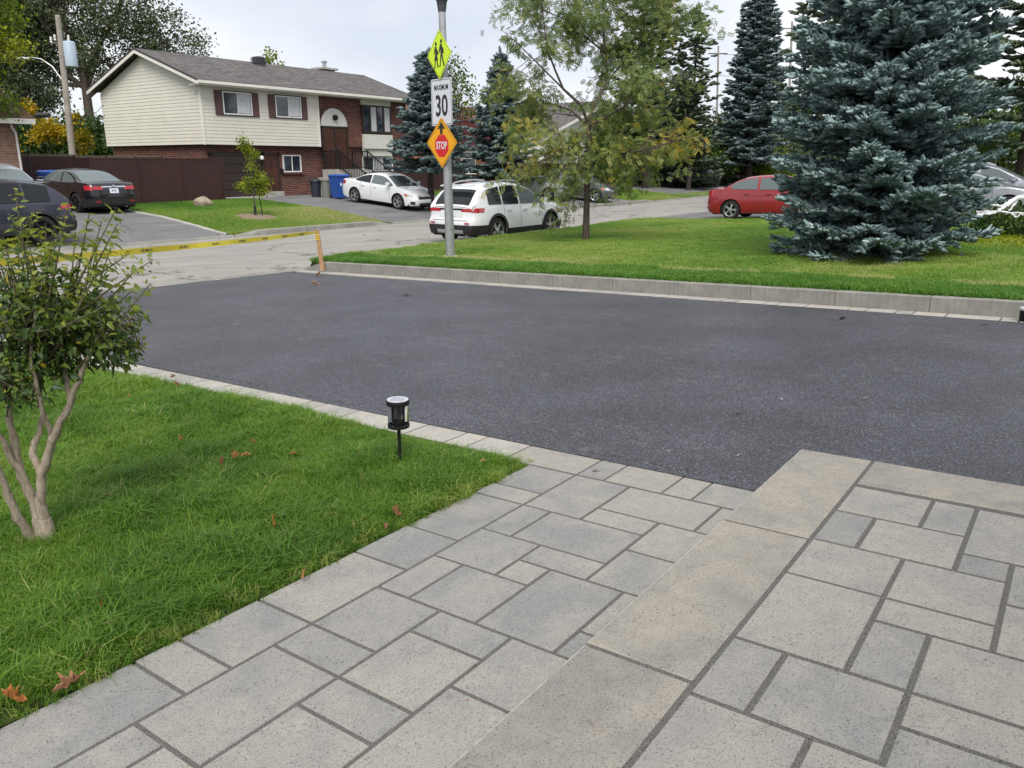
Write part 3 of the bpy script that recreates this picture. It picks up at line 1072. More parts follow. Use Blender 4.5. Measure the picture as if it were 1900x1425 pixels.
zl = lambda u, v: pl(u, v) - 0.012 + 0.014 * np.sin(u * 2.7 + v) * np.sin(v * 2.1 - .6 * u)
P = np.concatenate([lawn_points(-3.5, 3.73, 2.50, 6.2, 3000, zl), lawn_points(-9, 3.73, 6.2, 13.7, 1150, zl)])
P = P[in_view(P, 120)]
d = np.hypot(P[:, 0], P[:, 1])
edge = np.minimum(3.70 - P[:, 0], P[:, 1] - 2.50)
keep = (edge > rng.uniform(-.02, .035, len(P)))
# thin and bare by the walkway edge in places
thin = (P[:, 1] < 2.60) & (vnoise(P[:, 0], P[:, 1], 3.0, 4) > 0.45)
keep &= ~(thin & (rng.uniform(0, 1, len(P)) < 0.7))
P, d, edge = P[keep], d[keep], edge[keep]
S = 0.46 + 0.56 * vnoise(P[:, 0], P[:, 1], 2.6, 1) ** 1.2 + 0.45 * vnoise(P[:, 0], P[:, 1], 7.5, 17) ** 1.5 + rng.normal(0, .13, len(P))
S *= np.clip(0.62 + edge * 1.9, .62, 1.0) * np.where(d > 6.2, 1.12, 1)
T = 0.22 + 0.42 * vnoise(P[:, 0], P[:, 1], 1.2, 2) + 0.30 * (vnoise(P[:, 0], P[:, 1], 6, 3) - .5) + rng.normal(0, .12, len(P)) + np.clip((d - 4.0) * .035, -.05, .16)
T = np.where((P[:, 1] < 2.62) & (rng.uniform(0, 1, len(P)) < .3), 0.97, T)
T = np.where(rng.uniform(0, 1, len(P)) < .03, rng.uniform(.88, 1, len(P)), np.clip(T, 0, .86))
grass_field('lawn_grass', 'thick bright green lawn between the walkway and the shrub', P, np.clip(S, .4, 2), T, tuft_near, M['blade_lush'])

P = np.concatenate([lawn_points(11.2, 27.6, -4, 13.78, 420, hl), lawn_points(11.2, 12.8, -4, 13.6, 520, hl)])
P[:, 2] -= 0.02
P = P[in_view(P, 80)]
off = P[:, 0] - uc(P[:, 1]) - 0.15
keep = (off > rng.uniform(-.03, .05, len(P)))
P, off = P[keep], off[keep]
sod = off < 1.15 + 0.25 * vnoise(P[:, 1], P[:, 0], .8, 5)
S = np.where(sod, 0.80, 0.50) + 0.55 * vnoise(P[:, 0], P[:, 1], 1.1, 6) + np.where(sod, .2, .5) * vnoise(P[:, 0], P[:, 1], 3.7, 16) ** 1.5 + rng.normal(0, .14, len(P))
S = np.where(P[:, 1] > 13.2, S * 1.25, S)
T = np.where(sod, 0.02 + 0.2 * vnoise(P[:, 0], P[:, 1], 1.5, 7), 0.26 + 0.55 * vnoise(P[:, 0], P[:, 1], .62, 8) + 0.2 * (vnoise(P[:, 0], P[:, 1], 2.3, 9) - .5)) + rng.normal(0, .09, len(P))
seam_ = np.abs(off - 1.35) < 0.28
T = np.where(seam_ & (vnoise(P[:, 1], P[:, 0], 1.6, 10) > .42) & (rng.uniform(0, 1, len(P)) < .6), 0.9, T)
grass_field('far_lawn_grass', 'patchy yellowish green lawn with a darker new strip behind the kerb', P, np.clip(S, .4, 2), np.clip(T, 0, 1), tuft_far, M['blade_dry'])

P = lawn_points(15.5, 22.55, 22.42, 31.5, 260, hf)
P = P[in_view(P, 40)]
S = 0.8 + 0.4 * vnoise(P[:, 0], P[:, 1], .7, 12) + rng.normal(0, .1, len(P))
T = 0.30 + 0.62 * vnoise(P[:, 0], P[:, 1], .5, 13) + rng.normal(0, .1, len(P)) - np.clip((P[:, 1] - 26.5) * .10, 0, .35)
grass_field('house_lawn_grass', 'small lawn in front of the cream house around the young tree', P, np.clip(S, .5, 2), np.clip(T, 0, 1), tuft_far, M['blade_dry'])
P = np.concatenate([lawn_points(29.9, 50, 22.42, 30, 90, hf), lawn_points(50, 90, 22.42, 32, 40, hf)])
P = P[in_view(P, 40)]
P = P[~(((P[:, 0] > 37) & (P[:, 0] < 44)) | ((P[:, 0] > 52) & (P[:, 0] < 72) & (P[:, 1] > 24)))]
S = 1.1 + 0.4 * vnoise(P[:, 0], P[:, 1], .7, 14)
T = 0.35 + 0.5 * vnoise(P[:, 0], P[:, 1], .4, 15) + rng.normal(0, .1, len(P))
grass_field('verge_grass', 'yellowing lawns of the houses farther along the street', P, S, np.clip(T, 0, 1), tuft_far, M['blade_dry'])

# ------------------------------------------------------------------ the cream split-level house across the street
HX0, HX1, HY0, HY1 = 22.0, 35.5, 33.0, 41.5
HB = -0.35
house = empty('split_level_house', (28.7, 33.0, 0.0))
HO = Vector((28.7, 33.0, 0.0))


def hp(b, name, mat, parent=None, smooth=None):
    """part of the house: built in world coordinates, kept relative to the house's base"""
    par = parent or house
    b.move(lambda x, y, z: (x - HO.x, y - HO.y, z - HO.z))
    o = b.obj(name, mat, None, smooth)
    o.parent = par
    return o


hp(MB().box(22.25, 35.5, 33.38, 41.4, HB, 2.40), 'brick_base', [M['brick']])
hp(MB().box(22.235, 22.25, 33.39, 41.39, HB, 2.395), 'gable_brick', M['brick_x'])
hp(MB().box(28.76, 35.5, 33.22, 41.4, 2.40, 5.02), 'brick_wall', M['brick'])
hp(MB().box(22.03, 28.74, 33.05, 41.4, 2.42, 5.02), 'inner_wall', M['siding'])


def lap_siding(name, axis, c0, c1, z0, z1, face, top=None, pitch=0.152):
    """overlapping boards: every course leans out towards its lower edge"""
    b = MB()
    z = z0
    k = 0
    while z < z1 - 0.01:
        zt = min(z + pitch, z1)
        a0, a1 = c0, c1
        if top is not None:
            lo, hi = top(z), top(zt)
            if lo is None:
                break
            if hi is None:
                hi = lo
        o0, o1 = 0.017, 0.004
        if axis == 'front':
            V = [(a0, face - o0, z), (a1, face - o0, z), (a1, face - o1, zt), (a0, face - o1, zt), (a0, face - o1 + .004, z), (a1, face - o1 + .004, z)]
        else:
            l0, l1 = (c0, c1) if top is None else lo
            h0, h1 = (c0, c1) if top is None else hi
            V = [(face - o0, l0, z), (face - o0, l1, z), (face - o1, h1, zt), (face - o1, h0, zt), (face - o1 + .004, l0, z), (face - o1 + .004, l1, z)]
        b.add(V, [(0, 1, 2, 3), (0, 4, 5, 1)])
        z = zt
        k += 1
    o = hp(b, name, M['siding'])
    o['kind'] = 'stuff'
    return o


RIDGE_Y, RIDGE_Z, EAVE_Z = 37.25, 6.62, 5.04


def gable_lim(z):
    if z <= EAVE_Z - 0.1:
        return (33.02, 41.48)
    t = (z - (EAVE_Z - 0.1)) / (RIDGE_Z - 0.12 - EAVE_Z + 0.1)
    if t >= 1:
        return None
    return (33.02 + (RIDGE_Y - 33.02) * t, 41.48 - (41.48 - RIDGE_Y) * t)


lap_siding('front_siding', 'front', 22.02, 28.74, 2.40, 4.98, 33.03)
lap_siding('gable_siding', 'side', 33.02, 41.48, 2.40, RIDGE_Z - .1, 22.02, gable_lim)
hp(MB().box(21.985, 22.07, 32.985, 33.07, 2.38, 4.98), 'corner_post', M['trim'])
hp(MB().box(28.70, 28.79, 32.985, 33.23, 2.38, 4.98), 'corner_post', M['trim'])
hp(MB().box(22.0, 28.76, 33.0, 33.4, 2.36, 2.398), 'overhang_soffit', M['dkbrown'])
hp(MB().prism([(33.0, 4.99), (41.45, 4.99), (37.25, RIDGE_Z - .06)], 22.04, 22.10, 'yz'), 'gable_wall', M['siding'])
hp(MB().prism([(33.0, 4.99), (41.45, 4.99), (37.25, RIDGE_Z - .06)], 35.40, 35.46, 'yz'), 'gable_wall', M['siding'])
# roof: two slabs with overhangs, fascia and gutter
OX0, OX1 = 21.65, 36.05
ey0, ey1 = 32.55, 42.0
sl = (RIDGE_Z - EAVE_Z) / (RIDGE_Y - ey0)


def roof_slab(name, ya, za, yb, zb_):
    V = [(OX0, ya, za), (OX1, ya, za), (OX1, yb, zb_), (OX0, yb, zb_)]
    V += [(x, y, z + 0.09) for x, y, z in V]
    b = MB().add(V, [(0, 3, 2, 1), (4, 5, 6, 7), (0, 1, 5, 4), (1, 2, 6, 5), (2, 3, 7, 6), (3, 0, 4, 7)])
    return hp(b, name, M['shingle'])


rf = roof_slab('roof', ey0, EAVE_Z - .02, RIDGE_Y, RIDGE_Z)
roof_slab('roof', ey1, EAVE_Z - .02, RIDGE_Y, RIDGE_Z)
hp(MB().box(OX0 + .02, OX1 - .02, ey0 - .025, ey0 + .02, EAVE_Z - .15, EAVE_Z + .0), 'fascia', M['trim'])
hp(MB().box(OX0, OX1, ey0 - .13, ey0 - .027, EAVE_Z - .09, EAVE_Z + .03), 'gutter', M['trim'])
hp(MB().box(OX0 + .02, OX1 - .02, ey0 + .02, 33.24, EAVE_Z - .14, EAVE_Z - .115), 'soffit', M['trim'])
for xx in (OX0, OX1):
    s = -1 if xx == OX0 else 1
    for (ya, yb) in ((ey0 - .03, RIDGE_Y), (ey1 + .03, RIDGE_Y)):
        za, zb_ = EAVE_Z - .02, RIDGE_Z
        V = [(xx - .002, ya, za - .13), (xx - .002, yb, zb_ - .13), (xx - .002, yb, zb_ + .03), (xx - .002, ya, za + .03)]
        V += [(x + s * .03, y, z) for x, y, z in V]
        hp(MB().add(V, [(0, 1, 2, 3), (7, 6, 5, 4), (0, 4, 5, 1), (1, 5, 6, 2), (2, 6, 7, 3), (3, 7, 4, 0)]), 'barge_board', M['trim'])
        V = [(xx - .004, ya, za + .03), (xx - .004, yb, zb_ + .03), (xx - .004, yb, zb_ + .105), (xx - .004, ya, za + .105)]
        V += [(x + s * .045, y, z) for x, y, z in V]
        hp(MB().add(V, [(0, 1, 2, 3), (7, 6, 5, 4), (0, 4, 5, 1), (1, 5, 6, 2), (2, 6, 7, 3), (3, 7, 4, 0)]), 'drip_edge', M['dkbrown'])
b = MB().box(27.95, 28.45, 36.55, 37.0, 6.4, 6.62, 0)
for k in range(4):
    b.box(27.90 - .02 * k * 0, 28.50, 36.5, 37.05, 6.62 + k * .075, 6.665 + k * .075)
b.box(27.98, 28.42, 36.58, 36.97, 6.6, 6.93)
hp(b, 'roof_vent', M['lamp'])
ch = hp(MB().box(33.3, 34.2, 37.6, 38.3, 6.0, 6.82), 'chimney', M['brick'], rf)
hp(MB().box(33.15, 34.35, 37.45, 38.45, 6.82, 6.93), 'chimney_cap', M['concrete'], rf)
hp(MB().lathe([(.11, 6.93), (.11, 7.25), (.2, 7.26), (.2, 7.29), (.06, 7.36)], 12, (33.75, 37.95, 0)), 'flue', M['alu'], rf)


def window(x0, x1, z0, z1, y, fr, nlight=2, fw=0.055, glass='glass', curtain=None, parent=None, name='window', mull=None):
    """a framed window: frame proud of the wall, panes set back, one pane per light"""
    b = MB()
    b.box(x0, x1, y - .05, y + .03, z0, z0 + fw)
    b.box(x0, x1, y - .05, y + .03, z1 - fw, z1)
    b.box(x0, x0 + fw, y - .05, y + .03, z0 + fw, z1 - fw)
    b.box(x1 - fw, x1, y - .05, y + .03, z0 + fw, z1 - fw)
    w = (x1 - x0 - 2 * fw) / nlight
    mw = mull or fw * .6
    for k in range(1, nlight):
        c = x0 + fw + k * w
        b.box(c - mw / 2, c + mw / 2, y - .04, y + .03, z0 + fw, z1 - fw)
    wo = hp(b, name, fr, parent)
    for k in range(nlight):
        a = x0 + fw + k * w
        hp(MB().box(a + .004, a + w - .004, y - .008, y - .002, z0 + fw + .002, z1 - fw - .002), 'pane', M[glass], wo)
        if curtain and k in curtain:
            bb = MB()
            nx = 14
            for q in range(nx):
                p0, p1 = a + .03 + (w - .06) * q / nx, a + .03 + (w - .06) * (q + 1) / nx
                yy = y - .013 - (.006 if q % 2 else 0)
                bb.box(p0, p1, yy, yy + .002, z0 + fw + .03, z1 - fw - .02)
            hp(bb, 'curtain', M['curtain'], wo)
    return wo


def shutters(x0, x1, z0, z1, y):
    for a, c in ((x0 - .40, x0 - .05), (x1 + .05, x1 + .40)):
        b = MB().box(a, c, y - .03, y, z0 - .02, z1 + .02)
        n = 7
        for k in range(n):
            p = a + .02 + (c - a - .04) * k / n
            b.box(p, p + (c - a - .04) / n * .55, y - .045, y - .03, z0, z1)
        hp(b, 'shutter', M['shutter'])


for (a, c) in ((23.13, 24.70), (26.06, 27.62)):
    window(a, c, 3.73, 4.73, 33.0, M['white'], 2, .05, curtain=(1,))
    hp(MB().box(a - .05, c + .05, 32.97, 33.0, 4.735, 4.78).box(a - .05, a - .002, 32.97, 33.0, 3.68, 4.733).box(c + .002, c + .05, 32.97, 33.0, 3.68, 4.733).box(a - .05, c + .05, 32.97, 33.0, 3.68, 3.726), 'window_surround', M['dkbrown'])
    shutters(a, c, 3.70, 4.74, 33.0)
# lower storey
gd = hp(MB().box(22.55, 25.05, 33.33, 33.41, -0.05, 1.93), 'garage_door', M['dkbrown'])
b = MB()
for k in range(5):
    b.box(22.62, 24.98, 33.31, 33.33, 0.0 + k * .385, 0.355 + k * .385)
hp(b, 'door_panel', M['dkbrown'], gd)
hp(MB().box(23.7, 23.78, 33.28, 33.31, .62, .66), 'handle', M['chrome'], gd)
hp(MB().box(22.40, 22.55, 33.30, 33.40, HB, 2.0).box(25.05, 25.16, 33.30, 33.40, HB, 2.0).box(22.40, 25.16, 33.30, 33.40, 1.93, 2.06), 'garage_frame', M['dkbrown'])
hp(MB().box(22.4, 25.2, 32.4, 33.36, -.4, .015), 'garage_apron', M['concrete'])
dr = hp(MB().box(25.38, 26.22, 33.34, 33.40, .22, 1.95), 'side_door', M['wood'])
for zz in (.36, .92, 1.48):
    for xx in (25.47, 25.83):
        hp(MB().box(xx, xx + .28, 33.325, 33.34, zz, zz + .40), 'door_panel', M['wood'], dr)
hp(MB().box(25.45, 25.52, 33.29, 33.34, 1.03, 1.09), 'handle', M['chrome'], dr)
hp(MB().box(25.28, 25.38, 33.31, 33.42, .1, 2.06).box(26.22, 26.32, 33.31, 33.42, .1, 2.06).box(25.28, 26.32, 33.31, 33.42, 1.95, 2.06), 'door_frame', M['dkbrown'])
hp(MB().box(25.3, 26.3, 33.1, 33.42, -.3, .21), 'threshold', M['concrete'])
hp(MB().lathe([(.03, 1.93), (.10, 1.87), (.11, 1.75), (.05, 1.73)], 10, (25.20, 33.22, 0)), 'wall_lamp', M['white'])
window(26.54, 27.68, 1.13, 1.97, 33.36, M['white'], 2, .055, curtain=None)
hp(MB().box(26.45, 27.77, 33.27, 33.37, 1.03, 1.115), 'window_sill', M['brick'])
b = MB().box(26.33, 26.52, 33.28, 33.37, 1.12, 1.30)
hp(b, 'mailbox', M['black'])
# entrance: arch over double doors
ar = []
for k in range(17):
    t = math.pi * k / 16
    ar.append((29.92 + .92 * math.cos(t), 3.42 + .92 * math.sin(t)))
hp(MB().prism(ar, 33.16, 33.225, 'xz'), 'arch_panel', M['panel'])
b = MB()
for k in range(18):
    t0, t1 = math.pi * k / 18 + .012, math.pi * (k + 1) / 18 - .012
    P0 = [(29.92 + r * math.cos(t), 3.42 + r * math.sin(t)) for r, t in ((.935, t0), (1.13, t0), (1.13, t1), (.935, t1))]
    b.prism(P0, 33.19, 33.23, 'xz')
hp(b, 'arch_brick', M['brick'])['kind'] = 'stuff'
hp(MB().lathe([(.02, 4.02), (.13, 3.98), (.14, 3.82), (.09, 3.74)], 8, (29.94, 33.07, 0)), 'lantern', M['black'])
for k in range(10):
    xx = 29.08 + k * .18
    hh = 3.42 + math.sqrt(max(0, .9 ** 2 - (xx - 29.92) ** 2)) - .02
    hp(MB().box(xx - .006, xx + .006, 33.152, 33.16, 3.44, hh), 'panel_rib', M['trim'])
b = MB().box(29.02, 29.11, 33.12, 33.22, 1.25, 3.40).box(30.73, 30.82, 33.12, 33.22, 1.25, 3.40).box(29.02, 30.82, 33.12, 33.22, 3.36, 3.44).box(29.87, 29.97, 33.12, 33.22, 1.25, 3.36)
hp(b, 'entrance_frame', M['dkbrown'])
for (a, c, hx) in ((29.12, 29.86, 29.80), (29.98, 30.72, 30.04)):
    d_ = hp(MB().box(a, c, 33.15, 33.20, 1.25, 3.35), 'entrance_door', M['wood'])
    for zz in (1.36, 1.98, 2.62):
        for q in (0, 1):
            x_ = a + .07 + q * (c - a) / 2.15
            hp(MB().box(x_, x_ + .25, 33.135, 33.15, zz, zz + .52), 'door_panel', M['wood'], d_)
    hp(MB().box(hx - .03, hx + .03, 33.09, 33.15, 2.22, 2.32), 'handle', M['chrome'], d_)
hp(MB().box(30.6, 30.7, 33.115, 33.118, 3.48, 3.5), 'house_number', M['black'])
# landing, stairs, railings
hp(MB().box(28.95, 31.15, 31.95, 33.2, HB, 1.25), 'landing', M['concrete'])
for k in range(7):
    z1 = 1.25 - (k + 1) * .165
    hp(MB().box(29.05, 31.05, 31.95 - (k + 1) * .27, 31.95 - k * .27 - .002, HB, z1), 'stair_step', M['concrete'])
hp(MB().box(28.7, 28.95, 31.6, 33.3, HB, .85), 'retaining_block', M['concrete'])


def railing(x):
    b = MB()
    zt = 1.25 + .95
    b.box(x - .03, x + .03, 33.10, 33.16, 1.25, zt)
    b.box(x - .03, x + .03, 31.92, 31.98, 1.25, zt + .03)
    b.box(x - .025, x + .025, 31.98, 33.10, zt - .05, zt)
    b.box(x - .02, x + .02, 31.98, 33.10, 1.33, 1.37)
    hp(b, 'railing', M['black'])
    for k in range(9):
        yy = 32.07 + k * .115
        hp(MB().box(x - .013, x + .013, yy - .013, yy + .013, 1.37, zt - .05), 'baluster', M['black'])
    b = MB()
    ya, yb, drop = 31.92, 30.12, 1.10
    V = []
    for (y, z) in ((ya, zt), (yb, zt - drop), (yb, zt - drop - .06), (ya, zt - .06)):
        V.append((x - .025, y, z))
    V += [(x + .025, y, z) for _, y, z in V]
    b.add(V, [(0, 1, 2, 3), (7, 6, 5, 4), (0, 4, 5, 1), (1, 5, 6, 2), (2, 6, 7, 3), (3, 7, 4, 0)])
    V = [(a, y, z - .80) for a, y, z in V]
    b.add(V, [(0, 1, 2, 3), (7, 6, 5, 4), (0, 4, 5, 1), (1, 5, 6, 2), (2, 6, 7, 3), (3, 7, 4, 0)])
    b.box(x - .035, x + .035, 30.06, 30.14, HB, zt - drop + .04)
    hp(b, 'stair_rail', M['black'])
    for k in range(15):
        y = ya - .1 - k * .115
        zz = zt - drop * (ya - y) / (ya - yb)
        hp(MB().box(x - .013, x + .013, y - .013, y + .013, zz - .84, zz - .04), 'baluster', M['black'])


railing(29.06)
railing(31.04)
# bay of four lights with pale ribbed panels, basement window beneath
bw = window(31.90, 34.12, 3.17, 4.63, 33.12, M['dkbrown'], 4, .075, curtain=(1, 3), mull=.10)
hp(MB().box(31.90, 34.15, 33.13, 33.23, 4.63, 5.0), 'head_panel', M['siding'])
for (z0, z1, yy) in ((2.34, 3.10, 33.06), (1.95, 2.34, 33.17)):
    hp(MB().box(31.92, 34.16, yy, 33.23, z0, z1), 'apron_panel', M['panel'])
    for k in range(12):
        xx = 31.98 + k * .19
        hp(MB().box(xx - .008, xx + .008, yy - .01, yy, z0 + .01, z1 - .01), 'panel_rib', M['trim'])
window(32.0, 34.34, 1.13, 1.93, 33.36, M['white'], 3, .06, curtain=(1,))
hp(MB().box(31.9, 34.45, 33.27, 33.37, 1.03, 1.115), 'window_sill', M['brick'])
tag(house, 'split-level house with cream lap siding above red brick and a grey shingle roof', 'house')

# ------------------------------------------------------------------ brown fences
def fence(name, label, x0, y0, x1, y1, n, z1=None, zb=None, lattice=False, group=None, hgt=1.72):
    L = math.hypot(x1 - x0, y1 - y0)
    rz = math.atan2(y1 - y0, x1 - x0)
    z0 = float(hf(x0, y0))
    e = empty(name, (x0, y0, z0), rz)
    w = L / n
    for k in range(n):
        b = MB().box(k * w + .04, (k + 1) * w - .04, -.012, .012, .05, hgt)
        b.obj('fence_panel', M['fence'], e)
        b = MB().box(k * w + .03, (k + 1) * w - .03, -.025, .025, hgt, hgt + .05)
        if lattice:
            for q in range(int(w / .09)):
                xx = k * w + .05 + q * .09
                b.prism([(xx, hgt + .05), (xx + .07, hgt + .05), (xx + .035, hgt + .12)], -.012, .012, 'xz')
        b.obj('top_rail', M['fencecap'] if lattice else M['fence'], e)
    for k in range(n + 1):
        MB().box(k * w - .035, k * w + .035, -.04, .04, -.3, hgt + .08).obj('fence_post', M['fence'] if not lattice else M['dkbrown'], e)
    tag(e, label, 'fence', group)
    return e


fence('yard_fence', 'brown sheet fence between the black sedan and the garage', 15.55, 30.6, 21.1, 30.6, 3, hgt=1.70)
fence('yard_fence', 'short brown fence return meeting the brick corner of the cream house', 21.1, 30.62, 22.15, 33.3, 1, hgt=1.66)
fence('lattice_fence', 'dark brown fence with toothed top running behind the black sedan', 11.8, 35.2, 17.2, 35.2, 3, lattice=True, hgt=1.78)
fence('lattice_fence', 'brown fence with toothed top behind the far corner of the black sedan', 17.2, 35.2, 22.1, 36.8, 3, lattice=True, hgt=1.76)
fence('yard_fence', 'brown fence beside the right end of the cream house behind the blue spruce', 35.7, 33.6, 41.3, 33.6, 2, hgt=1.62)

# ------------------------------------------------------------------ other houses
def simple_house(name, label, x0, x1, y0, y1, zb, zmid, ze, zr, lower, upper, roofm, ridge='x', over=.4):
    e = empty(name, ((x0 + x1) / 2, y0, zb))

    def q(b, nm, mat, par=None):
        b.move(lambda x, y, z: (x - (x0 + x1) / 2, y - y0, z - zb))
        o = b.obj(nm, mat, None)
        o.parent = par or e
        return o
    q(MB().box(x0, x1, y0, y1, zb - .6, zmid), 'lower_wall', lower)
    if ze > zmid + .05:
        q(MB().box(x0 - .03, x1 + .03, y0 - .03, y1, zmid, ze), 'upper_wall', upper)
    xm, ym = (x0 + x1) / 2, (y0 + y1) / 2
    if ridge == 'x':
        V = [(x0 - over, y0 - over, ze), (x1 + over, y0 - over, ze), (x1 + over, ym, zr), (x0 - over, ym, zr), (x1 + over, y1 + over, ze), (x0 - over, y1 + over, ze)]
        for idx in ((0, 1, 2, 3), (5, 3, 2, 4)):
            A = [V[i] for i in idx]
            A += [(a, b_, c + .1) for a, b_, c in A]
            q(MB().add(A, [(0, 3, 2, 1), (4, 5, 6, 7), (0, 1, 5, 4), (1, 2, 6, 5), (2, 3, 7, 6), (3, 0, 4, 7)]), 'roof', roofm)
        for xx in (x0, x1 - .05):
            q(MB().prism([(y0, ze), (y1, ze), (ym, zr - .05)], xx, xx + .05, 'yz'), 'gable_wall', upper)
        q(MB().box(x0 - over, x1 + over, y0 - over - .04, y0 - over, ze - .12, ze + .06), 'fascia', M['trim'])
    else:
        V = [(x0 - over, y0 - over, ze), (x0 - over, y1 + over, ze), (xm, y1 + over, zr), (xm, y0 - over, zr), (x1 + over, y1 + over, ze), (x1 + over, y0 - over, ze)]
        for idx in ((0, 3, 2, 1), (5, 4, 2, 3)):
            A = [V[i] for i in idx]
            A += [(a, b_, c + .1) for a, b_, c in A]
            q(MB().add(A, [(0, 3, 2, 1), (4, 5, 6, 7), (0, 1, 5, 4), (1, 2, 6, 5), (2, 3, 7, 6), (3, 0, 4, 7)]), 'roof', roofm)
        q(MB().prism([(x0, ze), (x1, ze), (xm, zr - .05)], y0 - .02, y0 + .05, 'xz'), 'gable_wall', upper)
        for (xa, xb) in ((x0 - over, xm), (x1 + over, xm)):
            A = [(xa, y0 - over - .03, ze - .12), (xb, y0 - over - .03, zr - .12), (xb, y0 - over - .03, zr + .08), (xa, y0 - over - .03, ze + .08)]
            A += [(a, b_ + .03, c) for a, b_, c in A]
            q(MB().add(A, [(0, 1, 2, 3), (7, 6, 5, 4), (0, 4, 5, 1), (1, 5, 6, 2), (2, 6, 7, 3), (3, 7, 4, 0)]), 'barge_board', M['trim'])

    def win(a, c, z0, z1, fr='white', nl=2, y=None):
        y = y0 - .03 if y is None else y
        b = MB().box(a, c, y - .06, y, z0, z0 + .07).box(a, c, y - .06, y, z1 - .07, z1).box(a, a + .07, y - .06, y, z0 + .07, z1 - .07).box(c - .07, c, y - .06, y, z0 + .07, z1 - .07)
        w = (c - a) / nl
        for k in range(1, nl):
            b.box(a + k * w - .03, a + k * w + .03, y - .06, y, z0 + .07, z1 - .07)
        wo = q(b, 'window', M[fr])
        q(MB().box(a + .05, c - .05, y - .03, y - .02, z0 + .05, z1 - .05), 'pane', M['glass'], wo)
    e['_'] = 0
    del e['_']
    tag(e, label, 'house')
    return e, q, win


e, q, win = simple_house('brick_bungalow', 'tan brick bungalow corner with brown roof at the far left edge', -3.0, 13.45, 31.3, 41.5, 0.0, 3.0, 3.02, 5.6, M['brick_tan'], M['brick_tan'], M['shingle_red'], 'x', .45)
q(MB().tube([(13.25, 31.2, 3.0), (13.25, 31.2, 2.8), (13.38, 31.27, 2.6), (13.38, 31.27, .1)], .04, 8), 'downspout', M['trim'])
win(8.0, 9.6, 1.0, 2.2)
e, q, win = simple_house('mansard_house', 'house with maroon mansard roof and orange brick behind the dark spruce', 41.5, 53.0, 36.2, 46, -.1, 2.3, 2.35, 5.7, M['brick_orange'], M['brick'], M['shingle_red'], 'x', .2)
V = [(41.2, 35.7, 2.5), (53.3, 35.7, 2.5), (53.3, 36.4, 4.45), (41.2, 36.4, 4.45)]
q(MB().add(V + [(x, y + .2, z) for x, y, z in V], [(0, 1, 2, 3), (7, 6, 5, 4), (0, 4, 5, 1), (1, 5, 6, 2), (2, 6, 7, 3), (3, 7, 4, 0)]), 'mansard', M['shingle_maroon'])
q(MB().box(41.6, 52.9, 36.5, 40, 2.3, 4.5), 'upper_wall', M['brick'])
win(44.0, 45.6, .8, 1.9)
e, q, win = simple_house('gabled_house', 'white gabled house half hidden behind the honey locust', 48.2, 61.0, 31.0, 42, -.25, 1.55, 3.75, 5.95, M['brick'], M['white'], M['shingle'], 'y', .5)
win(52.3, 54.1, 1.75, 2.75)
win(49.2, 50.6, 1.9, 3.1)
q(MB().box(54.8, 61.02, 30.4, 31.0, -.8, 1.25), 'porch_wall', M['brick_orange'])
e, q, win = simple_house('garage_house', 'house with pale garage door at the end of the far driveway', 62.5, 78.0, 33.6, 44, -.25, 2.3, 2.9, 5.0, M['white'], M['white'], M['shingle'], 'x', .4)
gdo = q(MB().box(66.5, 71.5, 33.5, 33.6, -.25, 1.75), 'garage_door', M['panel'])
for k in range(4):
    q(MB().box(66.6, 71.4, 33.47, 33.5, -.2 + k * .48, .22 + k * .48), 'door_panel', M['panel'], gdo)


# ------------------------------------------------------------------ the photographer's own house, behind the camera; it shades the near paving
own = empty('own_house', (0.0, -3.0, 0.1))
MB().box(-12, 3.4, -9.5, 0, -.6, 3.9).obj('brick_wall', M['brick_tan'], own)
MB().box(3.42, 10.6, -9.5, -5.2, -.6, 3.2).obj('garage_wall', M['brick_tan'], own)
V = [(-12.6, .55, 3.9), (4.0, .55, 3.9), (4.0, -4.75, 5.6), (-12.6, -4.75, 5.6), (-12.6, -10.1, 3.9), (4.0, -10.1, 3.9)]
for idx in ((0, 1, 2, 3), (4, 3, 2, 5)):
    A = [V[i] for i in idx]
    A += [(a, b_, c_ + .12) for a, b_, c_ in A]
    MB().add(A, [(0, 3, 2, 1), (4, 5, 6, 7), (0, 1, 5, 4), (1, 2, 6, 5), (2, 3, 7, 6), (3, 0, 4, 7)]).obj('roof', M['shingle'], own)
V = [(3.42, -4.9, 3.2), (10.9, -4.9, 3.2), (10.9, -9.8, 4.4), (3.42, -9.8, 4.4)]
MB().add(V + [(a, b_, c_ + .12) for a, b_, c_ in V], [(0, 3, 2, 1), (4, 5, 6, 7), (0, 1, 5, 4), (1, 2, 6, 5), (2, 3, 7, 6), (3, 0, 4, 7)]).obj('garage_roof', M['shingle'], own)
g = MB().box(4.4, 9.8, -5.2, -5.14, -.3, 2.2).obj('garage_door', M['dkbrown'], own)
d_ = MB().box(.6, 1.6, 0, .06, .15, 2.3).obj('front_door', M['wood'], own)
for (a, c_) in ((-3.2, -1.2), (-8.0, -5.5)):
    w_ = MB().box(a, c_, 0, .05, 1.0, 2.4).obj('window', M['white'], own)
    MB().box(a + .08, c_ - .08, .05, .06, 1.08, 2.32).obj('pane', M['glass'], w_)
tag(own, 'brick house behind the viewer whose front step the paving leads to', 'house')

# ------------------------------------------------------------------ cars
def interp(pts, x):
    return float(np.interp(x, [p[0] for p in pts], [p[1] for p in pts]))


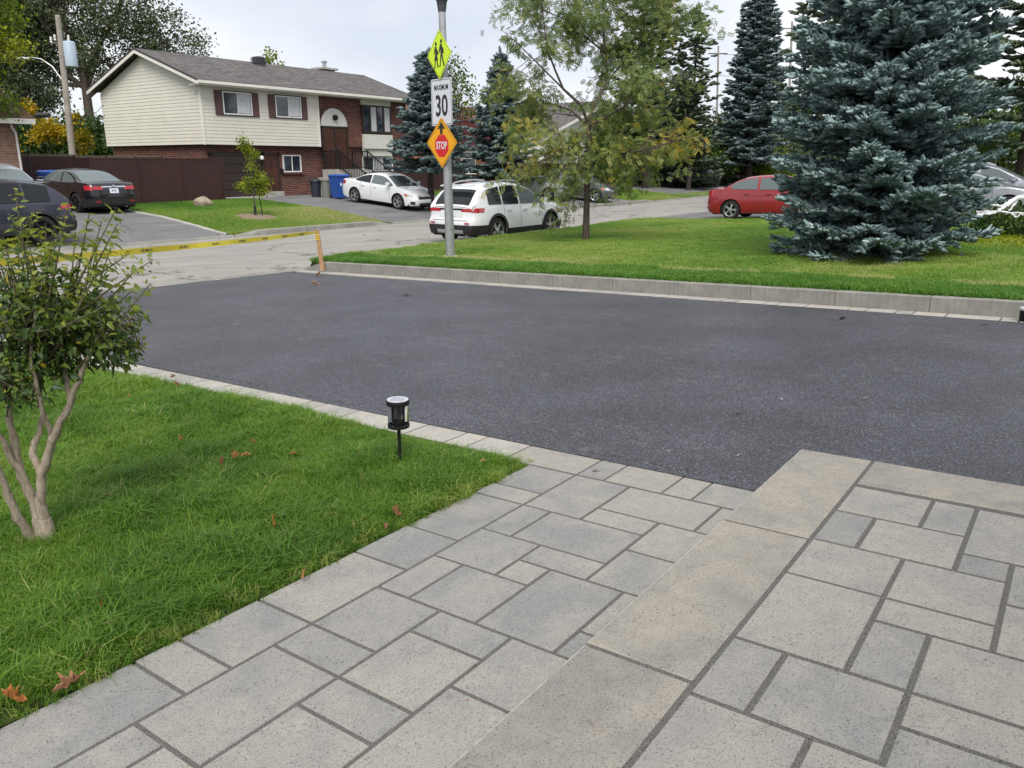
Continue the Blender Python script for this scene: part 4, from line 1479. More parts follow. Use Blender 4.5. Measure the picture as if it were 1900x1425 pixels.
SEDAN = dict(L=4.58, W=1.80, r=.325, xr=.98, xf=3.66, sill=.19,
             deck=[(0, .90), (.06, .96), (.25, 1.0), (.75, 1.01), (1.2, .965), (2.0, .94), (3.3, .925), (3.6, .92), (4.1, .83), (4.42, .70), (4.58, .60)],
             cab=[(.62, .99), (.9, 1.10), (1.35, 1.30), (1.7, 1.385), (2.1, 1.42), (2.5, 1.415), (2.8, 1.36), (3.15, 1.19), (3.6, .92)],
             ws=(2.82, 3.55), rw=(.70, 1.58), wins=[(1.02, 1.93), (2.0, 3.3)],
             er=[(.15, .14), (.3, .02), (.55, 0), (.7, .03), (.95, .08), (1.1, .1)], ef=[(.15, .16), (.25, .03), (.45, 0), (.6, .05), (.75, .16), (1, .3)],
             head=(4.05, 4.50, .60, .72), tail=(.02, .34, .78, .93), tailw=.52)
SUV = dict(L=4.60, W=1.85, r=.36, xr=.98, xf=3.64, sill=.25,
           deck=[(0, 1.00), (.1, 1.06), (1.0, 1.05), (2.0, 1.03), (3.2, 1.02), (3.5, 1.04), (4.0, .99), (4.35, .88), (4.60, .72)],
           cab=[(.06, 1.04), (.26, 1.29), (.50, 1.49), (.76, 1.575), (1.2, 1.635), (1.8, 1.665), (2.3, 1.635), (2.68, 1.53), (3.1, 1.30), (3.62, 1.03)],
           ws=(2.74, 3.56), rw=(.10, .50), wins=[(.66, 1.25), (1.32, 2.05), (2.13, 3.28)],
           er=[(.2, .14), (.35, .03), (.5, 0), (.66, .0), (.72, .06), (.95, .07), (1.1, .09)], ef=[(.2, .16), (.32, .03), (.5, 0), (.7, .05), (.85, .16), (1.1, .3)],
           head=(4.0, 4.52, .72, .86), tail=(.02, .40, .885, 1.0), tailw=.48)

COMPACT = dict(SEDAN, L=4.5, W=1.74,
               deck=[(0, .93), (.05, 1.0), (.25, 1.06), (.6, 1.06), (1.2, 1.0), (2.0, .97), (3.3, .96), (3.6, .95), (4.05, .86), (4.35, .74), (4.5, .62)],
               cab=[(.50, 1.04), (.75, 1.17), (1.10, 1.36), (1.45, 1.45), (1.9, 1.49), (2.4, 1.48), (2.75, 1.40), (3.1, 1.22), (3.58, .95)],
               ws=(2.80, 3.52), rw=(.58, 1.35), wins=[(.92, 1.86), (1.95, 3.28)], head=(3.98, 4.42, .62, .76), tail=(.02, .26, .80, 1.0), xr=.93, xf=3.55)


def make_car(name, label, cat, loc, heading, spec, pt, glass='carglass', rim='rim', spokes=5, clad=False, rails=False, plate=None, dark_bumper=False, group=None, zf=None, size=1.0):
    e = empty(name, loc, R(heading))
    S = spec
    L, W, r = S['L'], S['W'], S['r']
    cx = L / 2

    def plan(x):
        return interp([(0, .76), (.06, .86), (.2, .945), (.5, .985), (.9, 1), (L - 1.0, 1), (L - .6, .975), (L - .3, .92), (L - .12, .83), (L - .03, .70), (L, .62)], x)

    def vert(z):
        return interp([(.15, .93), (.3, .975), (.5, 1), (.7, .998), (.88, .975), (1.05, .945), (1.2, .92)], z)

    def hw(x, z):
        return W / 2 * plan(x) * vert(z)

    def xs(x, z):
        wr, wf = max(0, 1 - x / .55) ** 1.4, max(0, 1 - (L - x) / .6) ** 1.4
        return x + wr * interp(S['er'], z) - wf * interp(S['ef'], z) - cx

    def zbot(x):
        z = S['sill'] + .05 * max(0, 1 - x / .5) + .03 * max(0, 1 - (L - x) / .5)
        for xw in (S['xr'], S['xf']):
            a = r + .055
            if abs(x - xw) <= a:
                z = max(z, r + math.sqrt(max(0, a * a - (x - xw) ** 2)))
        return z

    def ztop(x):
        return interp(S['deck'], x)
    st = set([0, .03, .06, .12, .2, .3, .42, L, L - .03, L - .07, L - .13, L - .2, L - .3, L - .42] + list(np.linspace(.5, L - .5, 18)))
    for xw in (S['xr'], S['xf']):
        a = r + .055
        st |= set(xw + a * math.cos(t) for t in np.linspace(0, math.pi, 15))
        st |= {xw - a - .001, xw + a + .001}
    st = sorted(st)
    nr = 9
    b = MB()
    V, F = [], []
    for x in st:
        zb, zt = zbot(x), ztop(x)
        for k in range(nr):
            t = k / (nr - 1)
            z = zb + (zt - zb) * t
            V.append((xs(x, z), hw(x, z) * (1 if k < nr - 1 else .985), z))
        # over the top to the centre line
        w = hw(x, zt) * .985
        for q in (.85, .6, .3, 0):
            zc = zt + .035 * (1 - q * q) + (.012 if q < .9 else 0)
            V.append((xs(x, zt), w * q, zc))
    m = nr + 4
    ns = len(st)
    full = V + [(x, -y, z) for x, y, z in V]
    off = len(V)
    for i in range(ns - 1):
        for k in range(m - 1):
            a = i * m + k
            F.append((a, a + m, a + m + 1, a + 1))
            F.append((off + a, off + a + 1, off + a + m + 1, off + a + m))
    for i in (0, ns - 1):
        for k in range(m - 1):
            a = i * m + k
            F.append((a, a + 1, off + a + 1, off + a) if i == 0 else (a, off + a, off + a + 1, a + 1))
    b.add(full, F)
    body = b.obj('body', pt, e, smooth=38)
    bm = bmesh.new()
    bm.from_mesh(body.data)
    bmesh.ops.remove_doubles(bm, verts=bm.verts, dist=.0006)
    bmesh.ops.recalc_face_normals(bm, faces=bm.faces)
    bm.to_mesh(body.data)
    bm.free()
    body.data.shade_smooth()
    body.data.set_sharp_from_angle(angle=R(38))
    # cabin
    cab = S['cab']
    cxs = [p[0] for p in cab]
    x_a, x_b = cxs[0], cxs[-1]
    zroof = max(p[1] for p in cab)

    def zc(x):
        return interp(cab, x)
    prof = []
    for (p, q) in zip(cab[:-1], cab[1:]):
        for k in range(4):
            prof.append((p[0] + (q[0] - p[0]) * k / 4, p[1] + (q[1] - p[1]) * k / 4))
    prof.append(cab[-1])
    # soften the polyline
    for _ in range(2):
        prof = [prof[0]] + [((a[0] + 2 * c[0] + d[0]) / 4, (a[1] + 2 * c[1] + d[1]) / 4) for a, c, d in zip(prof[:-2], prof[1:-1], prof[2:])] + [prof[-1]]

    def wcab(x, z):
        zb = ztop(x) - .02
        w0 = hw(x, zb) * .965
        t = max(0, min(1, (z - zb) / max(.05, zroof - zb)))
        return w0 * (1 - .20 * t - .07 * t * t)
    V, F = [], []
    ys = [1, .93, .75, .5, .25, 0]
    for (x, z) in prof:
        w = wcab(x, z)
        zb = ztop(x) - .03
        V.append((x - cx, wcab(x, zb), min(zb, z)))
        zm = (zb + z) / 2
        V.append((x - cx, wcab(x, zm) + .008, min(zm, z)))
        for q in ys:
            V.append((x - cx, w * q, z - .06 * q ** 4))
    m = len(ys) + 2
    off = len(V)
    full = V + [(x, -y, z) for x, y, z in V]
    for i in range(len(prof) - 1):
        for k in range(m - 1):
            a = i * m + k
            F.append((a, a + m, a + m + 1, a + 1))
            F.append((off + a, off + a + 1, off + a + m + 1, off + a + m))
    b = MB().add(full, F)
    cabin = b.obj('cabin', pt, e, smooth=40)
    # glass that follows the cabin
    def strip(nm, xa, xb, mat, inset, lift=.006):
        V, F = [], []
        xx = np.linspace(xa, xb, 9)
        px, pz = [p[0] for p in prof], [p[1] for p in prof]
        for x in xx:
            z = float(np.interp(x, px, pz))
            w = wcab(x, z) * inset
            dz = (float(np.interp(x + .01, px, pz)) - float(np.interp(x - .01, px, pz))) / .02
            nl = math.hypot(1, dz)
            for q in (-1, -.75, -.4, 0, .4, .75, 1):
                V.append((x - cx - dz / nl * lift, w * q, z - .06 * (q * inset) ** 4 + lift / nl))
        for i in range(8):
            for k in range(6):
                a = i * 7 + k
                F.append((a, a + 7, a + 8, a + 1))
        return MB().add(V, F).obj(nm, mat, e, smooth=60)
    strip('windshield', S['ws'][0], S['ws'][1], M['carglass'], .92)
    strip('rear_window', S['rw'][0], S['rw'][1], M[glass], .80 if spec is SUV else .86)
    for s in (1, -1):
        for (xa, xb) in S['wins']:
            xx = np.linspace(xa, xb, 14)
            lo, hi = [], []
            for x in xx:
                zb = ztop(x) + .025
                zt = zc(x) - .095
                if zt > zb + .015:
                    lo.append((x, zb))
                    hi.append((x, zt))
            if len(lo) < 3:
                continue
            V, F = [], []
            for (x, zb), (_, zt) in zip(lo, hi):
                for t in (0, .5, 1):
                    z = zb + (zt - zb) * t
                    V.append((x - cx, s * (wcab(x, z) + .014), z))
            for i in range(len(lo) - 1):
                for k in range(2):
                    a = i * 3 + k
                    F.append((a, a + 3, a + 4, a + 1))
            MB().add(V, F).obj('side_window', M[glass if xb < 2.06 else 'carglass'], e, smooth=60)

    def side_patch(nm, xa, xb, za, zb, mat, s, lift=.006, par=None, nx=8, nz=3, slant=0.0):
        V, F = [], []
        for i in range(nx + 1):
            x = xa + (xb - xa) * i / nx
            for k in range(nz + 1):
                z = za + (zb - za) * k / nz
                xx = x + slant * (z - za)
                V.append((xs(xx, z) + (lift if xx > cx else -lift) * (1 if plan(xx) < .97 else 0), s * (hw(xx, z) + lift), z))
        for i in range(nx):
            for k in range(nz):
                a = i * (nz + 1) + k
                F.append((a, a + nz + 1, a + nz + 2, a + 1))
        return MB().add(V, F).obj(nm, mat, par or e, smooth=60)

    def rear_patch(nm, ya, yb, za, zb, mat, lift=.008, par=None, th=.012):
        b = MB()
        V = []
        nz = 3
        for k in range(nz + 1):
            z = za + (zb - za) * k / nz
            for y in (ya, yb):
                V.append((xs(0, z) - lift, y, z))
        b.add(V, [(2 * k, 2 * k + 2, 2 * k + 3, 2 * k + 1) for k in range(nz)])
        return b.obj(nm, mat, par or e)

    def front_patch(nm, ya, yb, za, zb, mat, lift=.008, par=None):
        V = []
        for k in range(4):
            z = za + (zb - za) * k / 3
            for y in (ya, yb):
                V.append((xs(L, z) + lift, y, z))
        return MB().add(V, [(2 * k, 2 * k + 1, 2 * k + 3, 2 * k + 2) for k in range(3)]).obj(nm, mat, par or e)
    h0, h1, h2, h3 = S['head']
    t0, t1, t2, t3 = S['tail']
    for s in (1, -1):
        hd = side_patch('headlight', h0, h1, h2, h3, M['head'], s, .007, slant=-.35)
        side_patch('indicator', h0 - .02, h0 + .14, h2 + .01, h3 - .03, M['amber'], s, .010, par=hd, nx=3)
        tl = side_patch('taillight', t0, t1, t2, t3, M['tail'], s, .007, slant=.3)
        yw = W / 2 * .80
        ya, yb = sorted((s * yw, s * yw * S['tailw']))
        rear_patch('lens', ya, yb, t2 + .02, t3 - .015, M['tail'], .010, tl)
        # doors
        for xd in ((1.30, 2.08, 3.16) if spec is SUV else (1.34, 2.02, 3.20)):
            side_patch('door_gap', xd - .005, xd + .005, S['sill'] + .14, ztop(xd) - .015, M['seam'], s, .0025, nx=1, nz=6)
        for xd in (1.52, 2.28):
            y = s * (hw(xd, .86) + .022)
            b = MB().box(xd - cx - .10, xd - cx + .10, y - .012, y + .012, ztop(xd) - .145, ztop(xd) - .115)
            b.obj('door_handle', pt, e)
        xm = S['ws'][1] - .42
        y = s * (wcab(xm, ztop(xm)) + .14)
        b = MB()
        zz = ztop(xm) + .11
        for (sx, f_) in ((-.06, .8), (-.03, 1), (.05, 1), (.09, .6)):
            b.v += [(xm - cx + sx, y - .10 * f_, zz - .07 * f_), (xm - cx + sx, y + .10 * f_, zz - .06 * f_), (xm - cx + sx, y + .10 * f_, zz + .06 * f_), (xm - cx + sx, y - .10 * f_, zz + .07 * f_)]
        for i in range(3):
            for k in range(4):
                b.f.append((i * 4 + k, i * 4 + (k + 1) % 4, i * 4 + 4 + (k + 1) % 4, i * 4 + 4 + k))
        b.f += [(0, 3, 2, 1), (12, 13, 14, 15)]
        b.m = [0] * len(b.f)
        b.obj('wing_mirror', pt, e, smooth=50)
        # sill and cladding
        cm = M['blackplastic'] if clad else M['seam']
        side_patch('sill_trim', S['xr'] + r + .06, S['xf'] - r - .06, S['sill'], S['sill'] + (.16 if clad else .03), cm, s, .008, nx=6)
        if clad:
            for xw in (S['xr'], S['xf']):
                V, F = [], []
                n = 22
                for i in range(n + 1):
                    t = math.pi * i / n * 1.10 - .05 * math.pi
                    for rr in (r + .05, r + .125):
                        x, z = xw + rr * math.cos(t), max(S['sill'], r + rr * math.sin(t))
                        V.append((xs(x, z), s * (hw(x, z) + .012), z))
                for i in range(n):
                    F.append((2 * i, 2 * i + 2, 2 * i + 3, 2 * i + 1))
                MB().add(V, F).obj('arch_cladding', M['blackplastic'], e, smooth=60)
        if rails:
            pts = []
            for x in np.linspace(.75, 2.45, 9):
                z = zc(x)
                lift = .07 if .85 < x < 2.35 else .02
                pts.append((x - cx, s * wcab(x, z) * .90, z - .03 + lift))
            MB().tube(pts, .022, 6).obj('roof_rail', M['alu'], e, smooth=60)
    # bumpers, grille, plates
    if dark_bumper or clad:
        yw = W / 2 * .79
        rear_patch('bumper_trim', -yw, yw, S['sill'] + .04, S['sill'] + .30, M['blackplastic'], .012)
        if clad:
            rear_patch('skid_plate', -yw * .62, yw * .62, S['sill'] + .07, S['sill'] + .17, M['alu'], .02)
        for s in (1, -1):
            side_patch('bumper_corner', .01, S['xr'] - r - .07, S['sill'] + .04, S['sill'] + .30, M['blackplastic'], s, .009)
            side_patch('bumper_corner', S['xf'] + r + .07, L - .02, S['sill'] + .04, S['sill'] + .22, M['blackplastic'], s, .009)
    front_patch('grille', -.50, .50, .50, .66, M['blackplastic'], .010)
    front_patch('grille_bar', -.48, .48, .60, .645, M['chrome'], .014)
    front_patch('lower_intake', -.44, .44, .22, .34, M['blackplastic'], .010)
    for s in (1, -1):
        side_patch('fog_recess', L - .24, L - .06, .28, .40, M['blackplastic'], s, .008)
    # rear details
    pb = .80 if spec is SUV else .70
    rear_patch('plate_recess', -.40, .40, pb - .04, pb + .17, pt, .006)
    po = rear_patch('number_plate', -.155, .155, pb - .02, pb + .135, M['plate'], .014)
    rear_patch('rear_garnish', -.42, .42, t3 - .06, t3 - .01, M['chrome'] if not clad else M['blackplastic'], .012)
    b = MB().lathe([(.055, 0), (.055, .008), (.03, .012)], 16, (0, 0, 0), axis='x')
    bx = xs(0, t3 + .0) - .02
    b.move(lambda x, y, z: (bx - x, y, z + t3 - (.02 if spec is SUV else .035)))
    b.obj('badge', M['chrome'], e, smooth=40)
    if plate:
        text_mesh('plate_text', plate, .10, M['ink'], e, Matrix.Translation((xs(0, pb + .05) - .018, 0, pb + .055)) @ Euler((R(90), 0, R(-90))).to_matrix().to_4x4(), sx=.75)
    for s in (1, -1):
        rear_patch('reflector', *sorted((s * .52, s * .68)), S['sill'] + .20 + (.13 if clad else 0), S['sill'] + .24 + (.13 if clad else 0), M['tail'], .016)
    # hatch line / boot line
    for (ya, yb, za, zb) in ((-.62, .62, .665 if spec is SUV else .70, .675 if spec is SUV else .71),):
        rear_patch('boot_gap', ya, yb, za, zb, M['seam'], .004)
    if spec is SUV:
        V = [(.42 - cx, -.55, 1.575), (.42 - cx, .55, 1.575), (.22 - cx, .5, 1.555), (.22 - cx, -.5, 1.555), (.42 - cx, -.55, 1.61), (.42 - cx, .55, 1.61), (.22 - cx, .5, 1.575), (.22 - cx, -.5, 1.575)]
        MB().add(V, [(0, 1, 2, 3), (7, 6, 5, 4), (0, 4, 5, 1), (1, 5, 6, 2), (2, 6, 7, 3), (3, 7, 4, 0)]).obj('spoiler', pt, e)
        b = MB().tube([(.085 - cx, .05, 1.10), (.13 - cx, .3, 1.16)], .010, 5)
        b.obj('rear_wiper', M['blackplastic'], e)
    # underside
    MB().box(.25 - cx, L - .3 - cx, -W / 2 + .10, W / 2 - .10, S['sill'] - .02, .70).obj('underbody', M['under'], e)
    MB().tube([(.15 - cx, -.45, S['sill'] + .02), (.6 - cx, -.45, S['sill'] + .02)], .03, 8).obj('exhaust', M['alu'], e)
    # wheels
    proto = wheel_mesh(r, rim, spokes)
    for xw in (S['xr'], S['xf']):
        for s in (1, -1):
            ty = bpy.data.objects.new('wheel', proto[0])
            COL.objects.link(ty)
            ty.parent = e
            ty.location = (xw - cx, s * (W / 2 - .115), r)
            ty.rotation_euler = (0, random.uniform(0, 1.2), 0 if s > 0 else math.pi)
            for nm, me in (('rim', proto[1]), ('rim_well', proto[2])):
                ro = bpy.data.objects.new(nm, me)
                COL.objects.link(ro)
                ro.parent = ty
    if zf is not None:
        c, s_ = math.cos(R(heading)), math.sin(R(heading))
        pr, pf = (S['xr'] - cx) * size, (S['xf'] - cx) * size
        zr_, zf_ = float(zf(loc[0] + c * pr, loc[1] + s_ * pr)), float(zf(loc[0] + c * pf, loc[1] + s_ * pf))
        pit = math.atan2(zf_ - zr_, pf - pr)
        e.location = (loc[0], loc[1], zr_ - pr * math.tan(pit) + .012)
        e.rotation_euler = (0, -pit, R(heading))
    e.scale = (size, size, size)
    tag(e, label, cat, group)
    return e


_wheels = {}


def wheel_mesh(r, rim, spokes):
    key = (round(r, 3), rim, spokes)
    if key in _wheels:
        return _wheels[key]
    w = .21
    rr = r * .70
    b = MB().lathe([(rr, -w / 2), (r * .93, -w / 2), (r * .985, -w / 2 + .025), (r, -w / 4), (r, w / 4), (r * .985, w / 2 - .025), (r * .93, w / 2), (rr, w / 2), (rr - .01, w / 2 - .02), (rr - .01, -w / 2)], 32, axis='y', cap=False)
    o1 = b.obj('wheel', M['tyre'], None, smooth=40)
    b = MB().lathe([(rr * 1.0, w / 2 - .03), (rr * 1.0, w / 2 + .004), (rr * .93, w / 2 - .004), (rr * .92, w / 2 - .05)], 32, axis='y', cap=False)
    for k in range(spokes):
        a = 2 * math.pi * k / spokes
        for da in ((-.10, .10) if spokes <= 5 else (0,)):
            c, s = math.cos(a + da), math.sin(a + da)
            hwid = .026 if spokes <= 5 else .022
            V = []
            for (q, y) in ((.04, w / 2 - .005), (rr * .95, w / 2 - .012)):
                for (tt, yy) in ((-hwid, y - .03), (hwid, y - .03), (hwid * .7, y), (-hwid * .7, y)):
                    V.append((q * c - tt * s, yy, q * s + tt * c))
            b.add(V, [(0, 1, 2, 3), (7, 6, 5, 4), (0, 4, 5, 1), (1, 5, 6, 2), (2, 6, 7, 3), (3, 7, 4, 0)])
    b.lathe([(.07, w / 2 - .03), (.07, w / 2 + .002), (.04, w / 2 + .008)], 12, axis='y')
    o2 = b.obj('rim', M[rim], None, smooth=35)
    b = MB().lathe([(rr * .97, w / 2 - .075), (rr * .97, w / 2 - .07)], 24, axis='y')
    o3 = b.obj('rim_well', M['under'], None)
    res = (o1.data, o2.data, o3.data)
    for o in (o1, o2, o3):
        bpy.data.objects.remove(o)
    _wheels[key] = res
    return res


def text_mesh(name, body, size, mat, parent, mtx, sx=1.0, depth=.0015, bold=0.0, align='CENTER'):
    cu = bpy.data.curves.new(name, 'FONT')
    cu.body = body
    cu.size = size
    cu.align_x = align
    cu.align_y = 'CENTER'
    cu.extrude = depth
    cu.offset = bold
    cu.resolution_u = 3
    t = bpy.data.objects.new(name, cu)
    COL.objects.link(t)
    me = bpy.data.meshes.new_from_object(t)
    bpy.data.objects.remove(t)
    me.materials.clear()
    me.materials.append(mat)
    me.transform(mtx @ Matrix.Diagonal((sx, 1, 1, 1)))
    o = bpy.data.objects.new(name, me)
    COL.objects.link(o)
    if parent:
        o.parent = parent
    return o


def street_z(u):
    return float(zs(u)) + 0.005


HFd = lambda u, v: float(hf(u, v)) + .012
HLd = lambda u, v: float(hl(u, v))
make_car('parked_suv', 'white compact SUV parked at the kerb behind the sign pole', 'suv', (20.0, 14.90, street_z(19) - .0), 0, SUV, M['p_white'], 'darkglass', 'rim', 5, clad=True, rails=True, plate='63J', size=1.05)
make_car('parked_sedan', 'white sedan parked nose to the street in the cream house driveway', 'sedan', (26.55, 26.1, 0), -90, SEDAN, M['p_white'], 'darkglass', 'rim', 5, zf=HFd)
make_car('parked_sedan', 'red sedan half hidden by the big blue spruce', 'sedan', (28.6, 9.15, 0), -90, COMPACT, M['p_red'], 'carglass', 'rim', 5, zf=HLd)
make_car('parked_sedan', 'black sedan with number plate facing the street by the brown fence', 'sedan', (14.62, 29.75, 0), 90, SEDAN, M['p_black'], 'carglass', 'rimdark', 5, dark_bumper=True, plate='JJP 8C', zf=HFd)
make_car('parked_suv', 'slate blue SUV partly behind the near shrub at the left edge', 'suv', (8.55, 23.3, 0), 180, SUV, M['p_navy'], 'darkglass', 'rimdark', 5, clad=True, zf=HFd)
make_car('parked_suv', 'silver SUV behind the slate blue one at the left edge', 'suv', (11.1, 28.0, 0), -90, SUV, M['p_silver'], 'carglass', 'rim', 5, zf=HFd)
make_car('parked_suv', 'grey SUV in the driveway behind the honey locust trunk', 'suv', (40.6, 24.7, 0), -75, SUV, M['p_grey'], 'carglass', 'rim', 5, rails=True, zf=HFd)
make_car('parked_sedan', 'silver sedan behind the white SUV screened by locust foliage', 'sedan', (38.2, 26.2, 0), -80, SEDAN, M['p_silver'], 'carglass', 'rim', 5, zf=HFd)
make_car('parked_suv', 'black SUV parked before the pale garage door far down the street', 'suv', (63.0, 26.6, 0), -10, SUV, M['p_black'], 'darkglass', 'rimdark', 5, zf=HFd)
make_car('parked_sedan', 'black sedan behind the black SUV far down the street', 'sedan', (69.5, 27.5, 0), 110, SEDAN, M['p_black'], 'darkglass', 'rimdark', 5, zf=HFd)
make_car('parked_suv', 'silver SUV seen through the right side of the big blue spruce', 'suv', (33.4, 3.2, 0), -90, SUV, M['p_silver'], 'carglass', 'rim', 5, rails=True, zf=HLd)
make_car('parked_sedan', 'silver sedan with headlight above the web-draped bush at the right edge', 'sedan', (30.3, 3.55, 0), -90, SEDAN, M['p_silver'], 'carglass', 'rim', 5, zf=HLd)

# ------------------------------------------------------------------ trees and shrubs
def spindle(n=5, rings=((0, .35), (.2, .85), (.55, 1.0), (.88, .9), (1.0, .3)), seed=1, needles=26, nl=.55):
    """a needle-covered shoot: bristling bottle-brush, unit length along x, unit radius"""
    r = np.random.default_rng(seed)
    V, F = [], []
    for (x, q) in rings:
        for k in range(n):
            a = 2 * math.pi * k / n + x * 1.3
            rr = q * r.uniform(.72, 1.0)
            V.append((x, rr * math.cos(a), rr * math.sin(a)))
    for i in range(len(rings) - 1):
        for k in range(n):
            a, b_, c, d_ = i * n + k, i * n + (k + 1) % n, (i + 1) * n + (k + 1) % n, (i + 1) * n + k
            F += [(a, b_, c), (a, c, d_)]
    for k in range(needles):
        x, a = r.uniform(.02, .95), r.uniform(0, 2 * math.pi)
        rr = r.uniform(.95, 1.3)
        y, z = math.cos(a), math.sin(a)
        dx = r.uniform(.10, .22)
        n0 = len(V)
        w = .10
        V += [(x, y * .3 - z * w, z * .3 + y * w), (x, y * .3 + z * w, z * .3 - y * w), (x + dx, y * rr, z * rr)]
        F.append((n0, n0 + 1, n0 + 2))
    return np.array(V), np.array(F)


def conifer(name, label, base, H, crown0, R0, dz, nb, shoot, flen, frad, mat, barkm, seed, zfull=None, droop=.12, lift=.22, taper=.85, trunk=.16, group=None, gap=0.0, twig_step=.12, shape=None, nf=6, cat='tree', sparse=1.0, fup=.11, dense=2):
    r = np.random.default_rng(seed)
    e = empty(name, tuple(base))
    MB().tube([(0, 0, -.3), (0.02, 0, H * .3), (0, .02, H * .7), (0, 0, H)], [trunk, trunk * .8, trunk * .4, .015], 8).obj('trunk', barkm, e, smooth=60)
    bb = MB()
    P, D, S, T = [], [], [], []
    z = crown0
    while z < H - .1:
        t = (z - crown0) / (H - crown0)
        Rz = (R0 * (1 - t) ** taper if shape is None else R0 * shape(t)) + .05
        full = zfull is None or z < zfull
        n = nb if full else max(4, nb // 2)
        n = max(4, int(n * (0.5 + 0.5 * (Rz / R0) ** .5)))
        a0 = r.uniform(0, 6.28)
        for k in range(n):
            az = a0 + 2 * math.pi * k / n + r.normal(0, .18)
            L = Rz * r.uniform(.78, 1.12)
            if gap and r.uniform() < gap:
                L *= .62
            dirh = np.array([math.cos(az), math.sin(az), 0])
            side = np.array([-math.sin(az), math.cos(az), 0])
            zb = z + r.uniform(-dz, dz) * .5
            up0 = -droop + .55 * t
            s = np.linspace(0, 1, 6)
            pts = dirh[None] * (s * L)[:, None] + np.array([0, 0, 1.])[None] * (zb + L * (up0 * s + lift * s * s * (1 - .5 * t)))[:, None]
            bb.tube(pts, [max(.006, .018 * L) * (1 - .85 * q) + .002 for q in s], 4, cap=False)
            step = twig_step if full else twig_step * 1.9
            ss = np.arange(.16, 1.0, step / max(L, .3))
            for q in ss:
                p = np.array([np.interp(q, s, pts[:, i]) for i in range(3)])
                tl = (.10 + .42 * L * (1 - q) ** .8 * (q + .25)) * r.uniform(.7, 1.2)
                for sg in (-1, 1):
                    if r.uniform() > sparse:
                        continue
                    dt = norm(dirh * r.uniform(.55, .95) + side * sg * r.uniform(.6, 1.0) + np.array([0, 0, r.uniform(-.30, .16)]))
                    m = max(2, int(round(tl / (flen * .62))))
                    for w in range(m):
                        f = (w + .3) / m
                        pp = p + dt * tl * f + np.array([0, 0, -.10 * tl * f * f])
                        for g in range(dense if w < m - 1 else 3):
                            lat = np.cross(dt, [0, 0, 1])
                            dd = dt * r.uniform(.7, 1.1) + lat * (-1 if g == 0 else (1 if g == 1 else 0)) * r.uniform(.35, .9) + np.array([0, 0, r.uniform(fup - .23, fup + .23) + (.45 if g == 2 and dense == 3 else 0)])
                            P.append(pp)
                            D.append(dd)
                            S.append(flen * r.uniform(.55, 1.3))
                            T.append(r.normal(.45, .24))
            for g in range(3):
                P.append(pts[-1] - dirh * .06 * g)
                D.append(dirh + side * r.normal(0, .4) + np.array([0, 0, r.uniform(0, .4)]))
                S.append(flen * 1.1)
                T.append(r.normal(.6, .2))
        z += dz * (1 if full else 1.7) * (1 - .35 * t)
    for g in range(8):
        P.append(np.array([0, 0, H - .1 * g]))
        D.append(np.array([r.normal(0, .35), r.normal(0, .35), 1.]))
        S.append(flen * 1.3)
        T.append(.5)
    P, D, S, T = np.array(P), np.array(D), np.array(S), np.clip(np.array(T), 0, 1)
    X, Y, Z = frames(D, r.uniform(0, 6.28, len(D)))
    tV, tF = shoot
    tv = tV.copy()
    tv[:, 1:] *= frad / flen
    V, F, TT = scatter(tv, tF, P, X, Y, Z, S, T)
    big_mesh('crown', V, F, mat, e, TT)
    bb.obj('branches', barkm, e, fix=False)['kind'] = 'stuff'
    tag(e, label, cat, group)
    return e


sh_near = spindle(4, ((0, .5), (.5, 1.0), (1.0, .5)), seed=1, needles=4)
sh_mid = spindle(3, ((0, .45), (.5, 1.0), (1.0, .2)), seed=2, needles=7)
sh_far = spindle(3, ((0, .7), (.6, 1.0), (1.0, .1)), seed=3, needles=4)

conifer('blue_spruce', 'huge blue spruce on the lawn behind the driveway kerb', (16.18, 3.30, float(hl(16.4, 3.1)) - .05), 12.4, .12, 2.0, .24, 12, sh_near, .150, .036, M['f_blue'], M['bark_dark'], 11, zfull=5.6, droop=.16, lift=.20, shape=lambda t: min((1 - t) ** .82, .80 + t * 2.4), trunk=.20, gap=.16, twig_step=.165, fup=.22, dense=3)


def far_base(px, D, zoff=0.0):
    p = at(px, 302, D)
    return (p[0], p[1], float(hf(p[0], p[1])) - .05 + zoff)


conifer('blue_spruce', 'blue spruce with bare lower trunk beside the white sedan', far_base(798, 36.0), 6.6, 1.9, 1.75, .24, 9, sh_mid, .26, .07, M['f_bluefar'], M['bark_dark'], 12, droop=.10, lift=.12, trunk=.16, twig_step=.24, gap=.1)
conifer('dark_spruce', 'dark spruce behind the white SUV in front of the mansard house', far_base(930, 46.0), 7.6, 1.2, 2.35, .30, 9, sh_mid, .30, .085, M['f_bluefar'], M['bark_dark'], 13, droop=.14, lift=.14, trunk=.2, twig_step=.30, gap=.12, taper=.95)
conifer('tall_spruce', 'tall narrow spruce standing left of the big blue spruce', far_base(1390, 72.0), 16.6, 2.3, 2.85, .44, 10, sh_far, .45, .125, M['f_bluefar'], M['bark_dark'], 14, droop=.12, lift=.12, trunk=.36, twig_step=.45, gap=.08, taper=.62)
conifer('pine_tree', 'tall ragged pine rising behind the right half of the locust', far_base(1200, 62.0), 17.8, 4.4, 3.4, .80, 7, sh_mid, .50, .13, M['f_darkcon'], M['bark_dark'], 15, droop=-.02, lift=.16, trunk=.32, twig_step=.52, gap=.25, taper=.45, sparse=.75)
conifer('dark_spruce', 'dense dark spruce low behind the locust near the far garage', far_base(1215, 70.0), 8.2, 1.2, 3.0, .34, 8, sh_far, .36, .10, M['f_bluefar'], M['bark_dark'], 16, droop=.1, lift=.14, trunk=.2, twig_step=.52)
